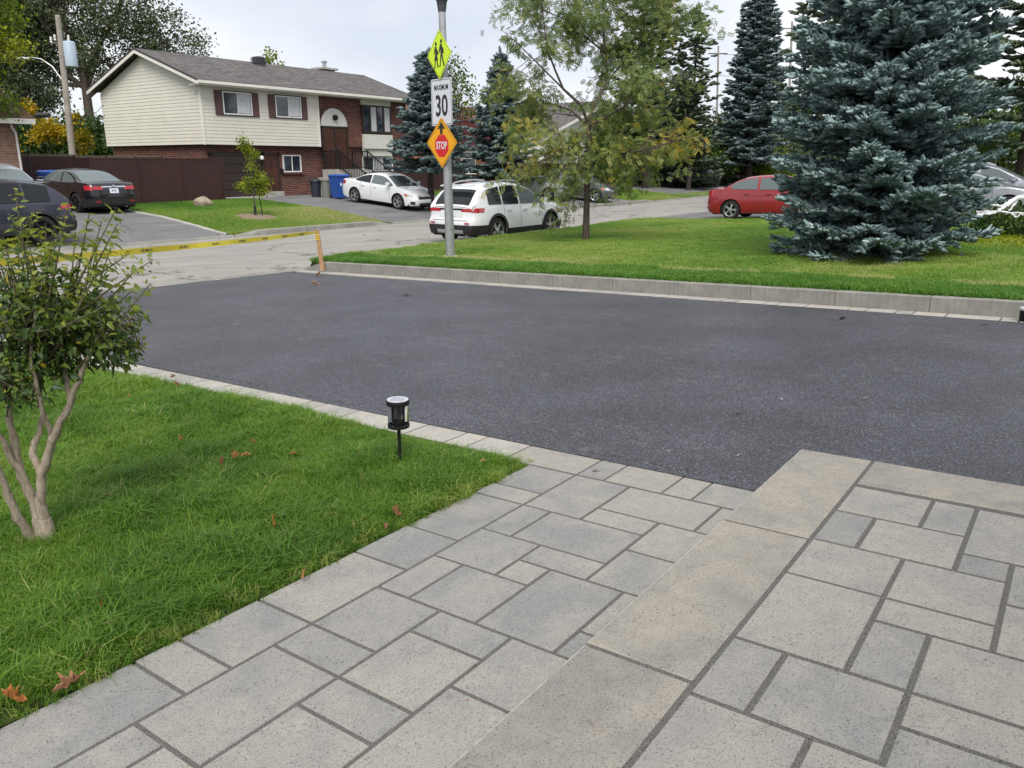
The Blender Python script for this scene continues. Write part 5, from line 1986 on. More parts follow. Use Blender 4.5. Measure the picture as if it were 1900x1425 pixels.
conifer('larch_tree', 'thin sparse larch between the pine and the tall spruce', far_base(1280, 63.0), 12.6, 2.4, 2.4, .62, 6, sh_far, .42, .10, M['f_darkcon'], M['bark_dark'], 17, droop=.0, lift=.12, trunk=.2, twig_step=.5, gap=.3, taper=.7, sparse=.7)
conifer('dark_spruce', 'dark conifer filling the gap below the thin larch', far_base(1262, 66.0), 8.0, .5, 2.9, .42, 8, sh_far, .46, .13, M['f_darkcon'], M['bark_dark'], 18, twig_step=.46)
conifer('larch_tree', 'ragged larch showing left of the big blue spruce top', (np.array(at(1512, 302, 40))[0], np.array(at(1512, 302, 40))[1], -.1), 12.5, 2.0, 2.1, .6, 6, sh_far, .36, .09, M['f_darkcon'], M['bark_dark'], 19, gap=.25, taper=.5, twig_step=.42, sparse=.75)
conifer('dark_spruce', 'tall dark conifer at the right edge behind the big blue spruce', (np.array(at(1893, 302, 40))[0], np.array(at(1893, 302, 40))[1], .1), 15.0, 2.4, 2.6, .62, 7, sh_far, .40, .10, M['f_darkcon'], M['bark_dark'], 20, gap=.2, taper=.5, twig_step=.42, sparse=.8)

LEAF = (np.array([(0, 0, 0), (.45, .30, .06), (1, 0, -.06), (.45, -.30, .06)]), np.array([(0, 1, 2), (0, 2, 3)]))


def broadleaf(name, label, base, trunk_h, trunk_r, blobs, nclump, per, leaf, mat, barkm, seed, spread=.35, tint=(.45, .22), group=None, cat='tree', lean=(0, 0), tint_blob=None, droop=0.2, limbs=True, tmpl=LEAF):
    """a trunk, limbs reaching into the crown's lobes, leaf clumps on twigs; blobs = (x,y,z,rx,ry,rz) relative to the base"""
    r = np.random.default_rng(seed)
    e = empty(name, tuple(base))
    bb = MB()
    top = Vector((lean[0], lean[1], trunk_h))
    bb.tube([(0, 0, -.3), (lean[0] * .3, lean[1] * .3, trunk_h * .4), tuple(top)], [trunk_r * 1.15, trunk_r * .9, trunk_r * .65], 8)
    bb.obj('trunk', barkm, e, smooth=60)
    bb = MB()
    vol = np.array([b_[3] * b_[4] * b_[5] for b_ in blobs])
    pick = r.choice(len(blobs), nclump, p=vol ** .8 / (vol ** .8).sum())
    C, TI = [], []
    for bi in pick:
        b_ = blobs[bi]
        d = norm(r.normal(size=3)) * r.uniform(.35, 1) ** .5
        C.append([b_[0] + d[0] * b_[3], b_[1] + d[1] * b_[4], b_[2] + d[2] * b_[5]])
        TI.append(tint[0] if tint_blob is None else tint_blob[bi])
    C, TI = np.array(C), np.array(TI)
    if limbs:
        for bi, b_ in enumerate(blobs):
            c = Vector(b_[:3])
            st = Vector((0, 0, 0)).lerp(top, r.uniform(.7, 1.0)) if c.z > trunk_h * .8 else Vector((0, 0, 0)).lerp(top, r.uniform(.45, .7))
            md = st.lerp(c, .5) + Vector((r.normal(0, .1), r.normal(0, .1), r.uniform(.0, .25))) * (c - st).length * .5
            bb.tube([st, md, c], [trunk_r * .5, trunk_r * .3, trunk_r * .12], 6, cap=False)
            for i in np.where(pick == bi)[0][::max(1, len(pick) // 220)]:
                bb.tube([c.lerp(md, r.uniform(0, .7)), c.lerp(Vector(C[i]), .6), Vector(C[i])], [trunk_r * .10, trunk_r * .06, .006], 4, cap=False)
        bb.obj('branches', barkm, e, fix=False)['kind'] = 'stuff'
    n = nclump * per
    P = np.repeat(C, per, 0) + r.normal(0, spread, (n, 3)) * np.array([1, 1, .75])
    D = r.normal(size=(n, 3))
    D[:, 2] -= droop
    X, Y, Z = frames(D, r.uniform(0, 6.28, n))
    T = np.clip(np.repeat(TI + r.normal(0, tint[1] * .6, nclump), per) + r.normal(0, tint[1] * .6, n), 0, 1)
    V, F, TT = scatter(tmpl[0], tmpl[1], P, X, Y, Z, leaf * r.uniform(.65, 1.3, n), T)
    big_mesh('crown', V, F, mat, e, TT)
    tag(e, label, cat, group)
    return e


# big poplar group behind the cream house, left
b0 = far_base(178, 64)
broadleaf('poplar_tree', 'big grey-green poplar towering behind the left end of the cream house', b0, 7.5, .38,
          [(-3.5, 2.5, 9.5, 3.0, 3, 2.6), (-1.0, .8, 12.0, 3.2, 3, 2.8), (2.4, -1.6, 11.4, 2.8, 2.6, 2.4), (4.6, -3.4, 9.6, 2.3, 2.2, 1.7), (-3.0, 2.0, 6.2, 2.2, 2.2, 2.0), (1.4, -1.0, 8.3, 2.6, 2.4, 1.8), (-4.5, 3.2, 12.6, 2.2, 2, 2.0), (3.2, -2.2, 14, 2.2, 2, 1.6)],
          640, 52, .215, M['f_poplar'], M['bark'], 31, spread=.42, tint=(.42, .3))
b0 = far_base(60, 66)
broadleaf('poplar_tree', 'second tall poplar behind the utility pole at the upper left', b0, 7, .34,
          [(-2.2, 1.4, 8.0, 2.6, 2.6, 2.4), (.2, 0, 11.2, 3.0, 2.8, 2.6), (2.0, -1.4, 8.6, 2.3, 2.2, 2.0), (-2.5, 1.6, 12.8, 2.4, 2.2, 2), (-.5, .2, 5.6, 2.2, 2.2, 1.6)],
          440, 52, .215, M['f_poplar'], M['bark'], 32, spread=.42, tint=(.4, .3))
# dark row behind the fence
for i, (px, D, h, w, lab) in enumerate(((35, 55, 4.2, 1.9, 'dark green bush behind the fence next to the brick bungalow'), (70, 56, 3.8, 1.8, 'dark green bush behind the fence left of the yellow maple'), (160, 57, 4.4, 1.9, 'dark green bush behind the fence right of the utility pole'), (205, 60, 3.9, 1.8, 'dark green bush showing past the left gable of the cream house'))):
    b0 = far_base(px, D)
    broadleaf('garden_bush', lab, b0, 1.2, .12, [(0, 0, h * .35, w, w, h * .35), (.4, -.3, h * .66, w * .8, w * .8, h * .3), (-.5, .3, h * .6, w * .75, w * .75, h * .3)], 170, 30, .26, M['f_green'], M['bark_dark'], 40 + i, spread=.35, tint=(.3, .25), cat='bush')
b0 = far_base(97, 49)
broadleaf('yellow_maple', 'small yellow maple left of the utility pole behind the fence', b0, 2.2, .07, [(0, 0, 3.2, .55, .55, .42), (.45, -.3, 2.95, .42, .42, .35), (-.4, .3, 2.85, .42, .42, .32)], 80, 20, .17, M['f_yellow'], M['bark_dark'], 46, spread=.17, tint=(.4, .22))
b0 = far_base(150, 50)
broadleaf('yellow_maple', 'yellow-leaved sapling just right of the utility pole', b0, 2.0, .05, [(0, 0, 3.7, .28, .28, .3), (.2, -.2, 2.6, .35, .35, .55)], 34, 20, .19, M['f_yellow'], M['bark_dark'], 47, spread=.15, tint=(.25, .22))
b0 = far_base(60, 53)
broadleaf('yellow_maple', 'orange-tinged maple top behind the bungalow corner', b0, 2.0, .05, [(0, 0, 4.3, .45, .45, .3)], 26, 20, .16, M['f_yellow'], M['bark_dark'], 48, spread=.17, tint=(.55, .25))
b0 = far_base(20, 42)
broadleaf('orange_shrub', 'orange shrub beside the bungalow wall', b0, 1.5, .05, [(0, 0, 2.5, .18, .18, .4), (.1, 0, 2.0, .2, .2, .3)], 22, 20, .13, M['f_yellow'], M['bark_dark'], 49, spread=.10, tint=(.95, .12), cat='shrub')
# overhanging tree at the upper left corner, nearer
p = at(-75, 302, 34)
broadleaf('overhanging_maple', 'green and yellow tree hanging in at the upper left corner', (p[0], p[1], -.2), 4.6, .18,
          [(.8, -.8, 6.6, 1.5, 1.5, 1.0), (1.25, -1.2, 5.6, .95, .95, .55), (.1, .1, 4.7, 1.5, 1.5, .9), (.4, -.3, 8.2, 1.6, 1.6, .9), (.9, -.9, 3.75, .8, .8, .5)], 330, 48, .125, M['f_lime'], M['bark'], 50, spread=.26, tint=(.22, .3), tint_blob=[.25, .75, .1, .3, .05])
# tree tops above the roof line
b0 = far_base(515, 70)
broadleaf('distant_tree', 'pale tree top poking above the grey roof between vent and chimney', b0, 6.5, .12, [(0, 0, 8.6, 1.0, 1.0, 1.3)], 40, 20, .25, M['f_lime'], M['bark'], 51, spread=.3, tint=(.35, .3))
b0 = far_base(852, 60)
broadleaf('distant_tree', 'airy tree between the bare-trunked spruce and the dark spruce', b0, 4.5, .12, [(0, 0, 6.6, 1.2, 1.2, 1.6), (.6, -.3, 5.2, 1.0, 1.0, 1.0), (-.6, .3, 8.0, .8, .8, 1.0)], 75, 18, .24, M['f_green'], M['bark'], 52, spread=.35, tint=(.6, .3))
# background mass at the right
for i, (px, D, h, w, mt, tn, lab) in enumerate((
        (1310, 72, 4.6, 2.6, 'f_green', .45, 'mid green tree behind the black SUV'), (1445, 80, 8.6, 3.0, 'f_green', .35, 'dark green tree between the tall spruce and the big blue spruce'), (1425, 76, 3.6, 1.7, 'f_lime', .2, 'yellow-green bush at the foot of the tall spruce'),
        (1348, 75, 6.5, 2.6, 'f_green', .3, 'green tree behind the tall spruce trunk'), (1130, 62, 5.5, 2.4, 'f_green', .35, 'green tree behind the gabled house roof'), (1240, 74, 5.2, 2.4, 'f_green', .3, 'green tree beyond the far garage'),
        (1600, 48, 5.0, 3.0, 'f_green', .4, 'broad green tree directly behind the big blue spruce'), (1740, 58, 6.0, 3.4, 'f_green', .3, 'dark green tree behind the right half of the big blue spruce'), (1868, 46, 4.0, 2.6, 'f_green', .55, 'bright green hedge-like tree behind the silver cars'), (1905, 52, 7.0, 2.4, 'f_green', .25, 'dark green tree at the far right edge'))):
    p = at(px, 302, D)
    z = float(hf(p[0], p[1])) if p[1] > 22 else 0.0
    broadleaf('background_tree', lab, (p[0], p[1], z - .1), h * .35, .14, [(0, 0, h * .40, w, w, h * .34), (w * .4, -.3, h * .68, w * .7, w * .7, h * .28), (-w * .45, .4, h * .62, w * .7, w * .7, h * .3)], 170, 30, .28 * (D / 60), M[mt], M['bark_dark'], 60 + i, spread=.4, tint=(tn, .28))
p = at(1158, 302, 55)
broadleaf('garden_bush', 'yellow-green bush against the orange brick porch wall', (p[0], p[1], -.4), .6, .06, [(0, 0, 1.2, .45, .45, 1.0)], 60, 26, .15, M['f_lime'], M['bark_dark'], 75, spread=.2, tint=(.35, .25), cat='bush')

# honey locust: trunk and limbs surveyed from the photograph, ferny leaves
LD = 20.73
lb = at(1087, 447, LD)
lb[2] = float(hl(lb[0], lb[1]))
locust = empty('honey_locust', tuple(lb))
rl = np.random.default_rng(5)
sight = norm(np.array([lb[0], lb[1], 0]))


def lp(px, py, dep=0.0):
    return at(px, py, LD + dep) - lb


bb = MB()
tp = [lp(1087, 452), lp(1088, 400), lp(1090, 330), lp(1093, 270), lp(1091, 222)]
bb.tube(tp, [.105, .082, .075, .068, .06], 10)
bb.obj('trunk', M['bark'], locust, smooth=60)
limbs = [([(1091, 228, 0), (1078, 195, -.3), (1045, 165, -.5), (1030, 130, -.6), (1015, 90, -.7), (1008, 30, -.7), (1000, -60, -.6)], .045),
         ([(1091, 232, 0), (1060, 205, .3), (1020, 192, .6), (980, 190, .8), (945, 205, .9)], .032),
         ([(1090, 226, 0), (1105, 190, .3), (1128, 150, .6), (1124, 100, .8), (1118, 50, .9), (1100, 0, .9), (1095, -70, .9)], .05),
         ([(1128, 150, .6), (1160, 110, .9), (1205, 70, 1.0), (1260, 40, 1.1), (1315, 30, 1.2)], .028),
         ([(1093, 300, 0), (1130, 287, -.5), (1180, 282, -1.0), (1230, 268, -1.3), (1285, 252, -1.5)], .03),
         ([(1092, 290, 0), (1060, 288, -.6), (1020, 290, -1.0), (985, 310, -1.3)], .024),
         ([(1045, 165, -.5), (1000, 120, -.9), (960, 80, -1.2), (930, 55, -1.3)], .024),
         ([(1091, 235, 0), (1130, 215, -.6), (1170, 190, -1.0), (1200, 150, -1.2)], .03),
         ([(1091, 245, 0), (1110, 225, .9), (1140, 205, 1.6), (1190, 200, 2.0)], .026),
         ([(1091, 240, 0), (1070, 215, 1.0), (1030, 210, 1.7), (985, 240, 2.0)], .026),
         ([(1124, 100, .8), (1090, 70, .3), (1050, 50, -.2), (1040, 0, -.4)], .022)]
bb = MB()
anch = []
for pts, rad in limbs:
    W = [lp(*q) for q in pts]
    n = len(W)
    bb.tube(W, [rad * (1 - .8 * i / (n - 1)) for i in range(n)], 6, cap=False)
    for a, c in zip(W[:-1], W[1:]):
        for f in (0, .33, .66):
            anch.append(a + (c - a) * f)
anch = np.array(anch)
clus = [(960, 40, 45, .35), (1000, 15, 42, .4), (1012, 95, 38, .35), (940, 75, 26, .3), (1060, 85, 50, .4), (1050, 35, 48, .4), (1105, 25, 42, .35), (1160, 40, 55, .4), (1215, 30, 50, .45), (1280, 28, 36, .3), (1312, 38, 20, .3), (1170, 100, 52, .35),
        (1205, 140, 50, .4), (1135, 120, 38, .3), (1105, 165, 34, .3), (1180, 190, 52, .4), (1150, 230, 42, .55), (925, 180, 36, .55), (970, 200, 42, .45), (1000, 235, 46, .4), (955, 268, 48, .62), (1010, 282, 52, .6), (1055, 255, 36, .45), (1050, 310, 42, .55), (978, 302, 34, .75),
        (1040, 352, 38, .5), (1000, 345, 26, .5), (1130, 272, 42, .65), (1180, 290, 46, .45), (1230, 272, 42, .6), (1272, 256, 32, .8), (1302, 250, 22, .85), (1200, 322, 28, .35), (1112, 330, 20, .35), (1145, 328, 28, .3), (1100, 385, 13, .3), (1018, 382, 24, .45), (1046, 400, 22, .35), (1060, 370, 24, .4), (985, 130, 26, .4), (940, 130, 16, .4),
        (1040, -30, 60, .4), (1130, -30, 60, .4), (1210, -30, 55, .4), (970, -30, 40, .4), (1110, 200, 26, .35), (1075, 190, 20, .3), (1240, 180, 34, .45), (1235, 225, 30, .5)]
P, D, S, T = [], [], [], []
for (px, py, rr, tn) in clus:
    m = int(max(6, (rr / 46) ** 2 * 285))
    dep0 = rl.uniform(-1.3, 1.3)
    cc = lp(px, py, dep0)
    near_ = np.argsort(((anch - cc) ** 2).sum(1))[:7]
    src = anch[near_[0]]
    rw = rr / FPX * LD
    nt = max(3, int(rr / 7))
    for k in range(nt):
        src = anch[rl.choice(near_)] + rl.normal(0, .03, 3)
        t_end = cc + rl.normal(0, .62, 3) * rw
        mid = (src + t_end) / 2 + np.array([0, 0, .12 * np.linalg.norm(t_end - src)]) + rl.normal(0, .06, 3)
        bb.tube([src, mid, t_end], [.010, .007, .003], 4, cap=False)
        q = m // nt
        f = rl.uniform(.35, 1.05, q)[:, None]
        b_ = (1 - f) ** 2 * src + 2 * f * (1 - f) * mid + f * f * t_end
        P.append(b_ + rl.normal(0, .16 * rw + .03, (q, 3)))
        dd = rl.normal(size=(q, 3)) + norm(t_end - src) * .5
        dd[:, 2] = dd[:, 2] * .5 - .75
        D.append(dd)
        S.append(rl.uniform(.7, 1.25, q) * .155)
        T.append(np.clip(rl.normal(tn, .17, q) + .06 * (k % 3 - 1), 0, 1))
bb.obj('branches', M['bark'], locust, fix=False)['kind'] = 'stuff'
P, D, S, T = map(np.concatenate, (P, D, S, T))
fv, ff = [], []
for k in range(6):
    x = .08 + k * .155
    for sg in (-1, 1):
        n0 = len(fv)
        zz = -.22 * x * x
        fv += [(x, 0, zz), (x + .13, sg * .12, zz - .01), (x + .14, sg * .30, zz - .05), (x + .0, sg * .19, zz - .02)]
        ff += [(n0, n0 + 1, n0 + 2), (n0, n0 + 2, n0 + 3)]
X, Y, Z = frames(D, rl.uniform(0, 6.28, len(D)))
V, F, TT = scatter(np.array(fv), np.array(ff), P, X, Y, Z, S, T)
big_mesh('crown', V, F, M['f_locust'], locust, TT)
tag(locust, 'slender honey locust with ferny yellow-green leaves on the lawn behind the sign pole', 'tree')

# young tree in the mulch ring
b0 = at(473, 388, 31.0)
b0[2] = float(hf(b0[0], b0[1]))
y_tree = broadleaf('young_tree', 'staked young tree with yellow-green leaves in the mulch ring', tuple(b0), 1.9, .028,
                   [(-.12, .12, 2.6, .16, .16, .28), (.05, -.04, 2.25, .20, .20, .2), (.02, .0, 1.8, .14, .14, .16), (.2, -.15, 1.35, .30, .30, .24), (-.28, .18, 1.05, .26, .26, .2), (.22, -.2, .95, .18, .18, .16), (-.12, .1, 1.35, .14, .14, .12)],
                   85, 24, .085, M['f_lime'], M['bark'], 90, spread=.085, tint=(.5, .3))
MB().tube([(.22, -.15, -.1), (.10, -.06, 1.5)], .018, 6).obj('stake', M['black'], y_tree)
MB().lathe([(.05, .05), (.05, .42)], 10).obj('trunk_guard', M['blackplastic'], y_tree)
b = MB()
V, F = [(b0[0], b0[1], b0[2] + .10)], []
for ring, (q, h) in enumerate(((.35, .09), (.7, .05), (.95, -.02))):
    for k in range(22):
        a = 6.2832 * k / 22
        V.append((b0[0] + q * random.uniform(.92, 1.08) * math.cos(a), b0[1] + q * random.uniform(.92, 1.08) * math.sin(a), float(hf(b0[0] + q * math.cos(a), b0[1] + q * math.sin(a))) + h + random.uniform(-.012, .012)))
for k in range(22):
    F.append((0, 1 + k, 1 + (k + 1) % 22))
    for ring in (0, 1):
        a = 1 + ring * 22
        F.append((a + k, a + 22 + k, a + 22 + (k + 1) % 22, a + (k + 1) % 22))
b.add(V, F)
tag(b.obj('mulch_ring', M['mulch'], smooth=70), 'ring of wood chip mulch around the young tree', 'mulch', kind='stuff')

# ------------------------------------------------------------------ the near shrub (many pale stems, lobed leaves)
rs = np.random.default_rng(21)
sb = np.array([1.50, 3.86, pl(1.5, 3.86) - .01])
shrub = empty('hibiscus_shrub', tuple(sb))


def sp(px, py, dep=0.0):
    return at(px, py, 4.15 + dep) - sb


bb = MB()
stems = [([(78, 1012, 0), (68, 950, .02), (45, 885, .05), (15, 840, .06), (-30, 760, .05), (-60, 640, .0)], .026),
         ([(88, 1010, 0), (78, 940, 0), (76, 880, -.02), (98, 815, -.06), (130, 750, -.08), (150, 690, -.1), (190, 610, -.14)], .030),
         ([(86, 1012, 0), (62, 930, .04), (38, 880, .08), (22, 800, .1), (12, 720, .1), (25, 620, .12), (30, 520, .1)], .028),
         ([(74, 1012, .02), (30, 960, .0), (0, 880, -.03), (-30, 800, -.06), (-50, 700, -.1)], .025),
         ([(76, 880, -.02), (60, 840, .03), (80, 770, .08), (70, 690, .12), (90, 600, .14), (100, 500, .12)], .018),
         ([(98, 815, -.06), (80, 760, -.1), (60, 680, -.12), (65, 560, -.1)], .015),
         ([(130, 750, -.08), (120, 690, 0), (150, 620, .05), (160, 540, .06)], .014)]
for pts, rad in stems:
    W = [sp(*q) for q in pts]
    n = len(W)
    W2, r2 = [], []
    for i in range(n - 1):
        for f in (0, .25, .5, .75):
            W2.append(W[i] + (W[i + 1] - W[i]) * f + rs.normal(0, .004, 3))
            r2.append(rad * (1 - .72 * (i + f) / (n - 1)) * rs.uniform(.88, 1.13))
    W2.append(W[-1])
    r2.append(rad * .28)
    bb.tube(W2, r2, 8)
bb.lathe([(.055, -.05), (.05, .0), (.038, .06), (.03, .12)], 10, (0, 0, 0))
bb.obj('trunk', M['bark_pale'], shrub, smooth=60)
bb = MB()
# leaf template: three lobes with a toothed edge, folded along the midrib
o_ = [(0, 0), (.16, .16), (.24, .36), (.40, .40), (.42, .24), (.56, .30), (.66, .22), (.74, .20), (.86, .09), (1.0, 0)]
lv, lf = [], []
mid_i = []
for i, (x, y) in enumerate(o_):
    y *= .68
    lv += [(x, 0, -.26 * x * x), (x, y, .35 * y - .16 * x * x), (x, -y, .35 * y - .16 * x * x)]
for i in range(len(o_) - 1):
    a, c = 3 * i, 3 * i + 3
    for k, fl in ((1, False), (2, True)):
        for t in ((a, c, c + k), (a, c + k, a + k)):
            if len(set(tuple(lv[q]) for q in t)) == 3:
                lf.append(t if not fl else (t[0], t[2], t[1]))
lv, lf = np.array(lv), np.array(lf)
shoots = [(28, 352, .0), (45, 420, .1), (128, 372, -.1), (150, 470, -.05), (165, 398, -.05), (188, 410, .05), (215, 388, -.1), (218, 415, -.1), (240, 470, -.15), (283, 482, -.2), (280, 525, -.2), (270, 585, -.2), (70, 430, .05), (5, 440, .1), (100, 450, -.15), (245, 540, .1), (268, 640, -.1), (255, 668, .1),
          (90, 480, .2), (200, 500, .15), (-30, 420, 0), (-50, 520, .1), (130, 520, .2), (170, 560, .25), (55, 500, -.25), (-20, 560, -.2), (210, 560, -.3), (225, 610, .2), (20, 400, -.1), (60, 395, .15), (85, 420, .1), (110, 430, .15), (10, 470, -.15), (140, 430, .1), (180, 470, -.15), (235, 640, -.2), (265, 610, .05), (205, 460, .1), (35, 450, .2), (248, 505, .05), (175, 510, -.2), (-10, 500, .1)]
LP_, LDr, LS, LT = [], [], [], []
for (px, py, dep) in shoots:
    tip = sp(px, py, dep)
    src = sp(rs.uniform(30, 150), rs.uniform(610, 690), dep * .4)
    mid = (src + tip) / 2 + np.array([0, 0, -.03]) + rs.normal(0, .03, 3)
    bb.tube([src, mid, tip], [.0075, .005, .0022], 5)
    m = 38
    f = rs.uniform(.12, 1.0, m)
    f[:5] = rs.uniform(.93, 1.0, 5)
    c = ((1 - f) ** 2)[:, None] * src + (2 * f * (1 - f))[:, None] * mid + (f * f)[:, None] * tip
    LP_.append(c + rs.normal(0, .012, (m, 3)))
    ax = norm(tip - mid)
    d = rs.normal(size=(m, 3))
    d -= (d @ ax)[:, None] * ax
    LDr.append(norm(d) + ax * rs.uniform(.1, .9, (m, 1)) + np.array([0, 0, -.15]))
    LS.append(rs.uniform(.026, .064, m) * (1 - .35 * (f > .9)))
    LT.append(np.clip(.42 + .35 * f + rs.normal(0, .13, m), 0, .88))
# the dense rounded body of foliage
for (px, py, dep, rr, m, tn) in ((60, 575, 0, 75, 400, .30), (130, 605, -.05, 70, 400, .28), (20, 630, .05, 80, 440, .18), (190, 622, -.08, 55, 260, .30), (90, 655, .1, 60, 280, .16), (150, 545, .05, 50, 130, .40), (30, 510, .05, 55, 150, .42), (-40, 580, 0, 70, 260, .26), (-40, 670, 0, 60, 240, .16), (228, 590, -.1, 34, 90, .36), (60, 690, -.05, 55, 160, .24), (140, 660, .1, 45, 150, .24), (5, 700, -.1, 40, 130, .5), (215, 650, -.05, 34, 90, .28), (240, 640, .05, 26, 50, .3), (30, 735, 0, 30, 60, .3)):
    m = int(m * .62)
    c = sp(px, py, dep)
    rw = rr / FPX * 4.15
    d = norm(rs.normal(size=(m, 3))) * rs.uniform(.2, 1, (m, 1)) ** .45
    LP_.append(c + d * rw * np.array([1.0, 1.0, .92]))
    LDr.append(d * .7 + rs.normal(0, .6, (m, 3)) + np.array([0, 0, -.2]))
    LS.append(rs.uniform(.024, .060, m))
    LT.append(np.clip(tn + .06 + rs.normal(0, .18, m) + (rs.uniform(0, 1, m) < .02) * .6, 0, 1))
    for k in range(9):
        q = c + norm(rs.normal(size=3)) * rw * .8
        bb.tube([c + rs.normal(0, .04, 3) - np.array([0, 0, rw * .6]), (c + q) / 2 + rs.normal(0, .02, 3), q], [.004, .003, .0015], 4, cap=False)
bb.obj('twigs', M['twig'], shrub, fix=False)['kind'] = 'stuff'
LP_, LDr, LS, LT = map(np.concatenate, (LP_, LDr, LS, LT))
# leaves that stand clear of the mass, largest in view, are leaves of their own
q = LP_ + sb - np.array([0, 0, CAM_H])
px_ = q @ _rt / (q @ _fw) * FPX + 950
vis = np.where(px_ > -5, LS * (1 + .6 * (np.arange(len(LS)) < 38 * len(shoots))) / (q @ _fw), 0)
own = np.argsort(-vis)[:300]
mask = np.ones(len(LS), bool)
mask[own] = False
X, Y, Z = frames(LDr, rs.normal(0, .7, len(LS)))
V, F, TT = scatter(lv, lf, LP_[mask], X[mask], Y[mask], Z[mask], LS[mask], LT[mask])
fo = big_mesh('foliage', V, F, M['f_shrub'], shrub, TT)
fo['kind'] = 'stuff'
leaf_me = []
for t in np.linspace(.1, .9, 9):
    o = big_mesh('leaf', lv, lf, M['f_shrub'], None, np.full(len(lv), t))
    leaf_me.append(o.data)
    bpy.data.objects.remove(o)
for i in own:
    o = bpy.data.objects.new('leaf', leaf_me[int(np.clip(LT[i] * 9, 0, 8))])
    COL.objects.link(o)
    o.parent = shrub
    o.matrix_local = Matrix.Translation(Vector(LP_[i])) @ Matrix((X[i], Y[i], Z[i])).transposed().to_4x4() @ Matrix.Scale(float(LS[i]), 4)
tag(shrub, 'leafy multi-stemmed shrub with pale bark on the near lawn at the left', 'shrub')

# low evergreen bushes at the right edge, yellow ground cover in front
p = at(1872, 432, 21.5)
bz = float(hl(p[0], p[1]))
bush = broadleaf('evergreen_bush', 'low dark evergreen bush at the right edge under white web strands', (p[0], p[1], bz), .2, .05, [(0, 0, .32, .75, .95, .30), (.3, -.9, .36, .8, .8, .36), (0, -1.6, .35, .8, .8, .34), (.5, -1.0, .62, .5, .8, .25)], 260, 34, .085, M['f_green'], M['bark_dark'], 95, spread=.12, tint=(.35, .25), cat='bush', limbs=False)
b = MB()
rw_ = random.Random(3)
pts = [at(1812, 392, 20.9), at(1850, 393, 20.8), at(1885, 396, 20.7), at(1930, 398, 20.7)]
runs = [pts, [at(1830, 377, 21.0), at(1858, 383, 20.9), at(1890, 365, 21.1), at(1940, 350, 21.2)], [at(1852, 391, 20.8), at(1888, 368, 20.9), at(1920, 362, 21)], [at(1872, 392, 20.8), at(1885, 375, 20.9), at(1893, 366, 21)], [at(1814, 398, 20.8), at(1835, 396, 20.8), at(1850, 393, 20.8)], [at(1876, 396, 20.7), at(1885, 403, 20.7), at(1893, 396, 20.7)]]
for k, rn in enumerate(runs):
    for w in range(3):
        pp = []
        for i in range(len(rn) - 1):
            for f in np.linspace(0, 1, 5)[:-1]:
                pp.append(rn[i] + (rn[i + 1] - rn[i]) * f + np.array([rw_.uniform(-.02, .02), rw_.uniform(-.02, .02), rw_.uniform(-.022, .022)]))
        pp.append(rn[-1])
        b.tube(pp, [rw_.uniform(.008, .026) for _ in pp], 5)
tag(b.obj('cobweb_decoration', M['web']), 'white stretched cobweb decoration over the low bush at the right edge', 'decoration')
n_ = 2600
p = at(1862, 452, 19.6)
P = np.stack([p[0] + rs.normal(0, .7, n_), p[1] + rs.normal(-.3, 1.2, n_), np.zeros(n_)], 1)
P[:, 2] = hl(P[:, 0], P[:, 1]) + rs.uniform(0, .13, n_)
X, Y, Z = frames(rs.normal(size=(n_, 3)) + np.array([0, 0, .3]), rs.uniform(0, 6.28, n_))
V, F, TT = scatter(LEAF[0], LEAF[1], P, X, Y, Z, rs.uniform(.04, .08, n_), rs.uniform(.3, 1, n_))
tag(big_mesh('ground_cover', V, F, M['f_lime'], None, TT), 'bright yellow-green ground cover right of the big blue spruce', 'ground cover', kind='stuff')

# ------------------------------------------------------------------ lamp post with three signs
pb = at(836, 481, 16.8)
pb[2] = float(hl(pb[0], pb[1])) - .02
post = empty('lamp_post', tuple(pb))
lean_v = (at(820, 20, 16.8) - pb)
topz = lean_v[2]
lx, ly = lean_v[0], lean_v[1]
MB().tube([(0, 0, 0), (lx * .5, ly * .5, topz * .5), (lx, ly, topz)], [.098, .085, .068], 20).obj('pole', M['steel'], post, smooth=60)
MB().lathe([(.16, -.1), (.165, .06), (.15, .09), (.10, .095)], 24).obj('footing', M['concrete'], post, smooth=50)
lh = MB().lathe([(.075, -.02), (.09, .08), (.10, .16), (.15, .24), (.21, .30), (.215, .33), (.20, .34)], 28, (lx, ly, topz)).obj('lamp_collar', M['lamp'], post, smooth=45)
MB().lathe([(.19, .34), (.22, .5), (.20, .66), (.12, .74)], 28, (lx, ly, topz)).obj('lamp_globe', M['acrylic'], lh, smooth=50)
MB().lathe([(.24, .74), (.22, .79), (.08, .86), (.03, .93)], 28, (lx, ly, topz)).obj('lamp_cap', M['lamp'], lh, smooth=45)
MB().lathe([(.094, .62), (.096, .65)], 20, (lx * .06, ly * .06, 0)).obj('band', M['alu'], post)


def rounded(poly, r, n=5):
    out = []
    m = len(poly)
    for i in range(m):
        p, a, c = Vector(poly[i]), Vector(poly[i - 1]), Vector(poly[(i + 1) % m])
        d0, d1 = (a - p).normalized(), (c - p).normalized()
        ang = d0.angle(d1)
        t = r / math.tan(ang / 2)
        s, e_ = p + d0 * t, p + d1 * t
        for k in range(n + 1):
            f = k / n
            q = (1 - f) ** 2 * s + 2 * f * (1 - f) * p + f * f * e_
            out.append((q.x, q.y))
    return out


